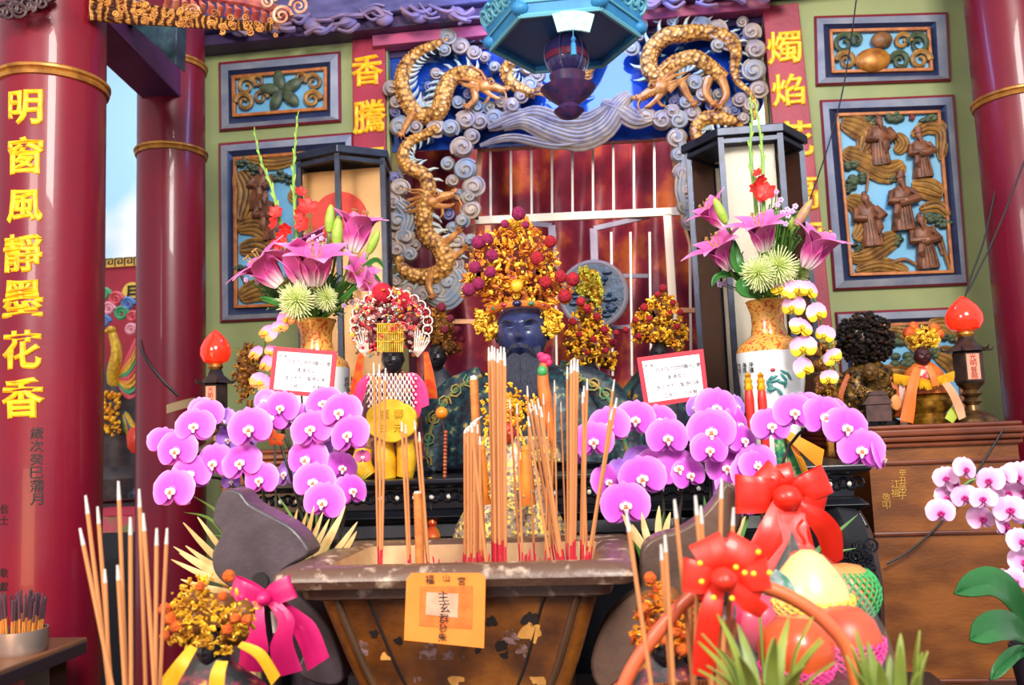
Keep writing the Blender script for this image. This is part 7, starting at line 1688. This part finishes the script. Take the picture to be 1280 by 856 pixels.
fruit('pear', 'pale yellow pear in a yellow foam net at the top of the fruit parcel', 'fruit', 1012, 740, 46, FYY + .04, pear, mat('pear_yellow', '#f0dc9a', .35, col2='#e8c86a', scale=5, coat=.2), (net_y, -.85, -.1))
fruit('apple', 'orange fruit in a green foam net at the back of the fruit parcel', 'fruit', 1058, 742, 36, FYY + .12, rnd, mat('fruit_orange', '#e08a4a', .4), (net_g, -.7, .75))
fruit('peach', 'large red peach in a pink foam net at the right of the fruit parcel', 'fruit', 1056, 802, 42, FYY - .02, rnd, peach_m, (net_p, -.8, .1))
fruit('peach', 'shiny orange red peach at the lower left of the fruit parcel', 'fruit', 995, 815, 44, FYY - .06, rnd, mat('peach_orange', '#c43c1c', .3, col2='#d8642c', scale=5, coat=.4), (net_p, -.9, -.3))
fruit('apple', 'magenta red apple half hidden at the left of the fruit parcel', 'fruit', 948, 775, 36, FYY + .05, rnd, mat('apple_magenta', '#b81c50', .3, col2='#d83a5a', scale=6, coat=.4))
# tray carrying the parcel
tr = thing('fruit_tray', 'round red tray holding the wrapped fruit', 'tray', V((P(1010, 860, FYY).x, FYY + .02, OZ))); zt_ = P(1010, 862, FYY).z; rt_ = 82 * S(FYY)
obj('tray', B().lathe([(rt_ * .5, 0), (rt_ * .4, .02), (rt_ * .35, zt_ - OZ - .03), (rt_ * .9, zt_ - OZ - .01), (rt_ * 1.0, zt_ - OZ + .005), (rt_ * .9, zt_ - OZ), (0, zt_ - OZ - .005)], tr.location, 32), mat('tray_red', '#a8242c', .35, coat=.2), tr)
# cellophane
M = bpy.data.materials.new('cellophane'); M.use_nodes = True; nt = M.node_tree; pb = nt.nodes['Principled BSDF']
pb.inputs['Base Color'].default_value = (.95, .95, .95, 1); pb.inputs['Roughness'].default_value = .08; pb.inputs['Alpha'].default_value = .05; pb.inputs['Specular IOR Level'].default_value = 1
MATS['cellophane'] = M
ctr = P(1012, 790, FYY); ap = P(985, 640, B1Y - .02); k = S(FYY)
def cel(u, v):
    a = u * 2 * pi; t = v; r = interp([82, 88, 84, 70, 46, 14, 18], t) * k; z = lerp(zt_ + .004, ap.z, t); c = V((lerp(ctr.x, ap.x, t ** 2), lerp(FYY, B1Y - .04, t ** 2), z))
    r *= 1 + .06 * sin(a * 9 + t * 5) + .05 * noise.noise(V((cos(a) * 2, sin(a) * 2, t * 4))); return c + V((r * cos(a), r * .8 * sin(a), 0))
tag(obj('cellophane_wrap', B().grid(cel, 90, 24), M, smooth='all'), 'clear crinkled cellophane gathered over the fruit under the large red bow', 'wrapping')
tn = thing('tinsel_fan', 'small fan of white tinsel strands between the two red bows', 'ornament', P(960, 745, 1.12)); b = B(); kk_ = S(1.12)
for i in range(26):
    a = radians(lerp(-12, 62, i / 25)); b.tube([P(948, 742, 1.12), P(948 + 22 * cos(a), 742 - 16 * sin(a), 1.11), P(948 + 46 * cos(a), 742 - 34 * sin(a), 1.1)], [kk_ * .6, kk_ * .9, kk_ * .9], 4)
obj('strands', b, mat('tinsel', '#e8eef8', .25, .4, col2='#7ac0a8', scale=90), tn)
obj('pin', B().tube([P(948, 742, 1.12), V((P(948, 742, 1.12).x, 1.12, OZ + .05))], kk_ * 1.6, 6), stem_g, tn)
# pink bow and dried palm leaves at the left handle
g3 = thing('magenta_bow', 'magenta ribbon bow with long tails below the left censer handle', 'bow', P(335, 830, 1.3)); PYb = 1.3
for d, L, W in (((-1, -.3), 42, 34), ((.9, -.35), 40, 30)): obj('loop', loop(B(), (330, 748), d, L, W, PYb, op=.25), pk, g3, sol=.0012)
obj('knot', B().ball(P(330, 748, PYb - .015), (S(PYb) * 9, .015, S(PYb) * 9), 12, 8), pk, g3)
for L, w_ in (([(322, 752, -.01), (316, 780, -.02), (318, 810, -.02), (312, 838, -.01)], (16, 34, 36, 30)), ([(340, 752, -.01), (358, 775, -.02), (352, 805, -.02), (362, 842, -.01)], (14, 22, 30, 34)), ([(345, 752, 0), (380, 785, .01), (398, 830, .02)], (12, 30, 34))): rib('tail', g3, L, PYb, w_, pk)
cp = thing('paper_cup', 'small white cup behind the magenta bow tails', 'cup', P(346, 790, 1.35)); ck = S(1.35)
obj('cup', B().lathe([(5 * ck, 0), (7.5 * ck, 26 * ck), (8 * ck, 26 * ck), (7 * ck, 25 * ck), (5 * ck, 3 * ck), (0, 3 * ck)], P(346, 790, 1.35), 18), mat('cup_white', '#d8d4d4', .5), cp)
obj('stand', B().lathe([(.02, 0), (.006, .01), (.006, P(346, 790, 1.35).z - OZ)], (P(346, 790, 1.35).x, 1.35, OZ), 12), ow, cp)
palm_m = mat('palm_cream', '#e0c890', .6, col2='#b89458', scale=20)
pl = thing('palm_bouquet', 'fan of dried cream palm leaves spreading behind the left censer handle', 'leaves', V((P(320, 740, 1.5).x, 1.5, OZ)))
for tip, base in [((229, 653), (300, 722)), ((247, 646), (306, 718)), ((217, 683), (300, 728)), ((232, 682), (300, 724)), ((224, 691), (302, 730)), ((214, 699), (300, 733)), ((226, 724), (302, 742)), ((231, 741), (304, 745)), ((240, 668), (303, 722))]:
    blade(pl, [base, ((base[0] * .45 + tip[0] * .55), (base[1] * .45 + tip[1] * .55) + 3), tip], 1.5, 9, palm_m, 'palm_leaf')
for tip, base in [((372, 636), (352, 700)), ((384, 640), (360, 702)), ((393, 632), (372, 702)), ((412, 648), (380, 704)), ((424, 645), (388, 704)), ((432, 632), (396, 704)), ((447, 652), (408, 702)), ((446, 664), (420, 700)), ((404, 640), (376, 702))]:
    blade(pl, [base, ((base[0] + tip[0]) / 2 + 2, (base[1] + tip[1]) / 2), tip], 1.56, 8, palm_m, 'palm_leaf')
obj('tied_stems', B().tube(spline([P(380, 704, 1.56), P(345, 720, 1.55), P(318, 735, 1.5), V((P(320, 740, 1.5).x, 1.5, OZ))], 12), .012, 8), palm_m, pl)
pl2 = thing('palm_bouquet', 'few dried cream palm leaves between the right orchids and the censer handle', 'leaves', V((P(805, 740, 1.56).x, 1.56, OZ)))
for tip, base in [((778, 642), (808, 690)), ((802, 640), (816, 690)), ((824, 632), (826, 690)), ((790, 655), (812, 692)), ((838, 640), (830, 690)), ((922, 640), (905, 700)), ((932, 645), (910, 700))]: blade(pl2, [base, ((base[0] + tip[0]) / 2 - 2, (base[1] + tip[1]) / 2), tip], 1.56, 9, palm_m, 'palm_leaf')
obj('tied_stems', B().tube([P(820, 690, 1.56), V((P(805, 740, 1.56).x, 1.56, OZ))], .012, 8), palm_m, pl2); obj('tied_stems', B().tube([P(908, 700, 1.56), P(850, 740, 1.57), V((P(805, 740, 1.56).x, 1.56, OZ))], .008, 8), palm_m, pl2)
# ------------------------------------------------------------------ pineapples in the foreground
pine_m = mat('pineapple_skin', '#a8722a', .55, col2='#6a4418', scale=60, tex='voronoi', bump=.8); crown_m = mat('pineapple_leaf', '#8c9638', .45, col2='#566a2c', scale=14)
def pineapple(label, px, Y, pyb, ntip, n, spread, sc):
    k = S(Y); c0 = P(px, pyb, Y); h = c0.z - OZ; r = h * .36; c = V((c0.x, Y, OZ)); t = thing('pineapple', label, 'fruit', c)
    obj('body', B().lathe([(0, 0), (r * .7, .005), (r * .95, h * .2), (r, h * .5), (r * .92, h * .8), (r * .5, h * .97), (0, h)], c, 28), pine_m, t)
    for i in range(n):
        a = i * 2.39996; e = (i + .5) / n; L = lerp(ntip, ntip * .55, e) * k * sc; out = spread * (.15 + e); d = V((cos(a) * out, sin(a) * out, 1)); d.normalize()
        b0 = c0 + V((cos(a), sin(a), 0)) * r * .25; mid = b0 + d * L * .55; tip = b0 + d * L + V((cos(a), sin(a), -.35 * e)) * L * .22 * spread
        sd_ = V((-sin(a), cos(a), 0)); obj('leaf', ribbon(B(), [b0, mid, tip], sd_, [k * 13, k * 16, k * 13, k * 8, k * .6], 10), crown_m, t, sol=.0015)
pineapple('pineapple with pale green crown leaves at the bottom right of the censer', 958, .86, 880, 100, 18, .8, 1)
pineapple('pineapple crown before the altar at the bottom right', 1116, .88, 890, 92, 13, .3, 1)
# ------------------------------------------------------------------ light
w = bpy.data.worlds.new('World'); scene.world = w; w.use_nodes = True
bg = w.node_tree.nodes['Background']; bg.inputs[0].default_value = (.95, .95, 1, 1); bg.inputs[1].default_value = .55
def area(name, loc, target, e, size, col=(1, 1, 1), sy=None):
    l = bpy.data.lights.new(name, 'AREA'); l.energy = e; l.color = col; l.size = size
    if sy: l.shape = 'RECTANGLE'; l.size_y = sy
    o = bpy.data.objects.new(name, l); COL.objects.link(o); o.location = loc
    o.rotation_euler = (V(target) - V(loc)).to_track_quat('-Z', 'Y').to_euler(); return o
area('hall_lamp', (.9, -1.5, 3.6), (-.1, 2.6, 1.6), 190, 1.2, (1, .95, .88))
area('side_lamp', (-1.5, -.5, 2.4), (-.3, 2.3, 1.3), 45, .8, (1, .9, .8))
area('blue_lamp', tuple(P(700, -75, 2.85)), tuple(P(715, 170, 3.4)), 13, .5, (.22, .4, 1))
area('niche_fill', (P(715, 150, 3.6).x, 3.62, P(715, 60, 3.6).z), (P(715, 300, 3.8).x, 3.8, 1.6), 16, .9, (1, .72, .6), .12)  # added light hidden behind the dragon screen, brightens the curtain
area('warm_fill', (-1.45, 1.0, .95), (-1.3, 2.1, .95), 6, .5, (1, .5, .2)).data.specular_factor = .0  # added unseen warm light, reddens the foot of the left column
area('mural_fill', (-2.6, 3.9, 3.2), (-2.4, 5, 2.2), 9, .8, (.95, .97, 1))  # added unseen light, brightens the sky mural and far wall
vs = scene.view_settings; scene.display_settings.display_device = 'sRGB'
vs.view_transform = 'Standard'; vs.look = 'None'; vs.gamma = 1; vs.use_curve_mapping = False; vs.exposure = .4
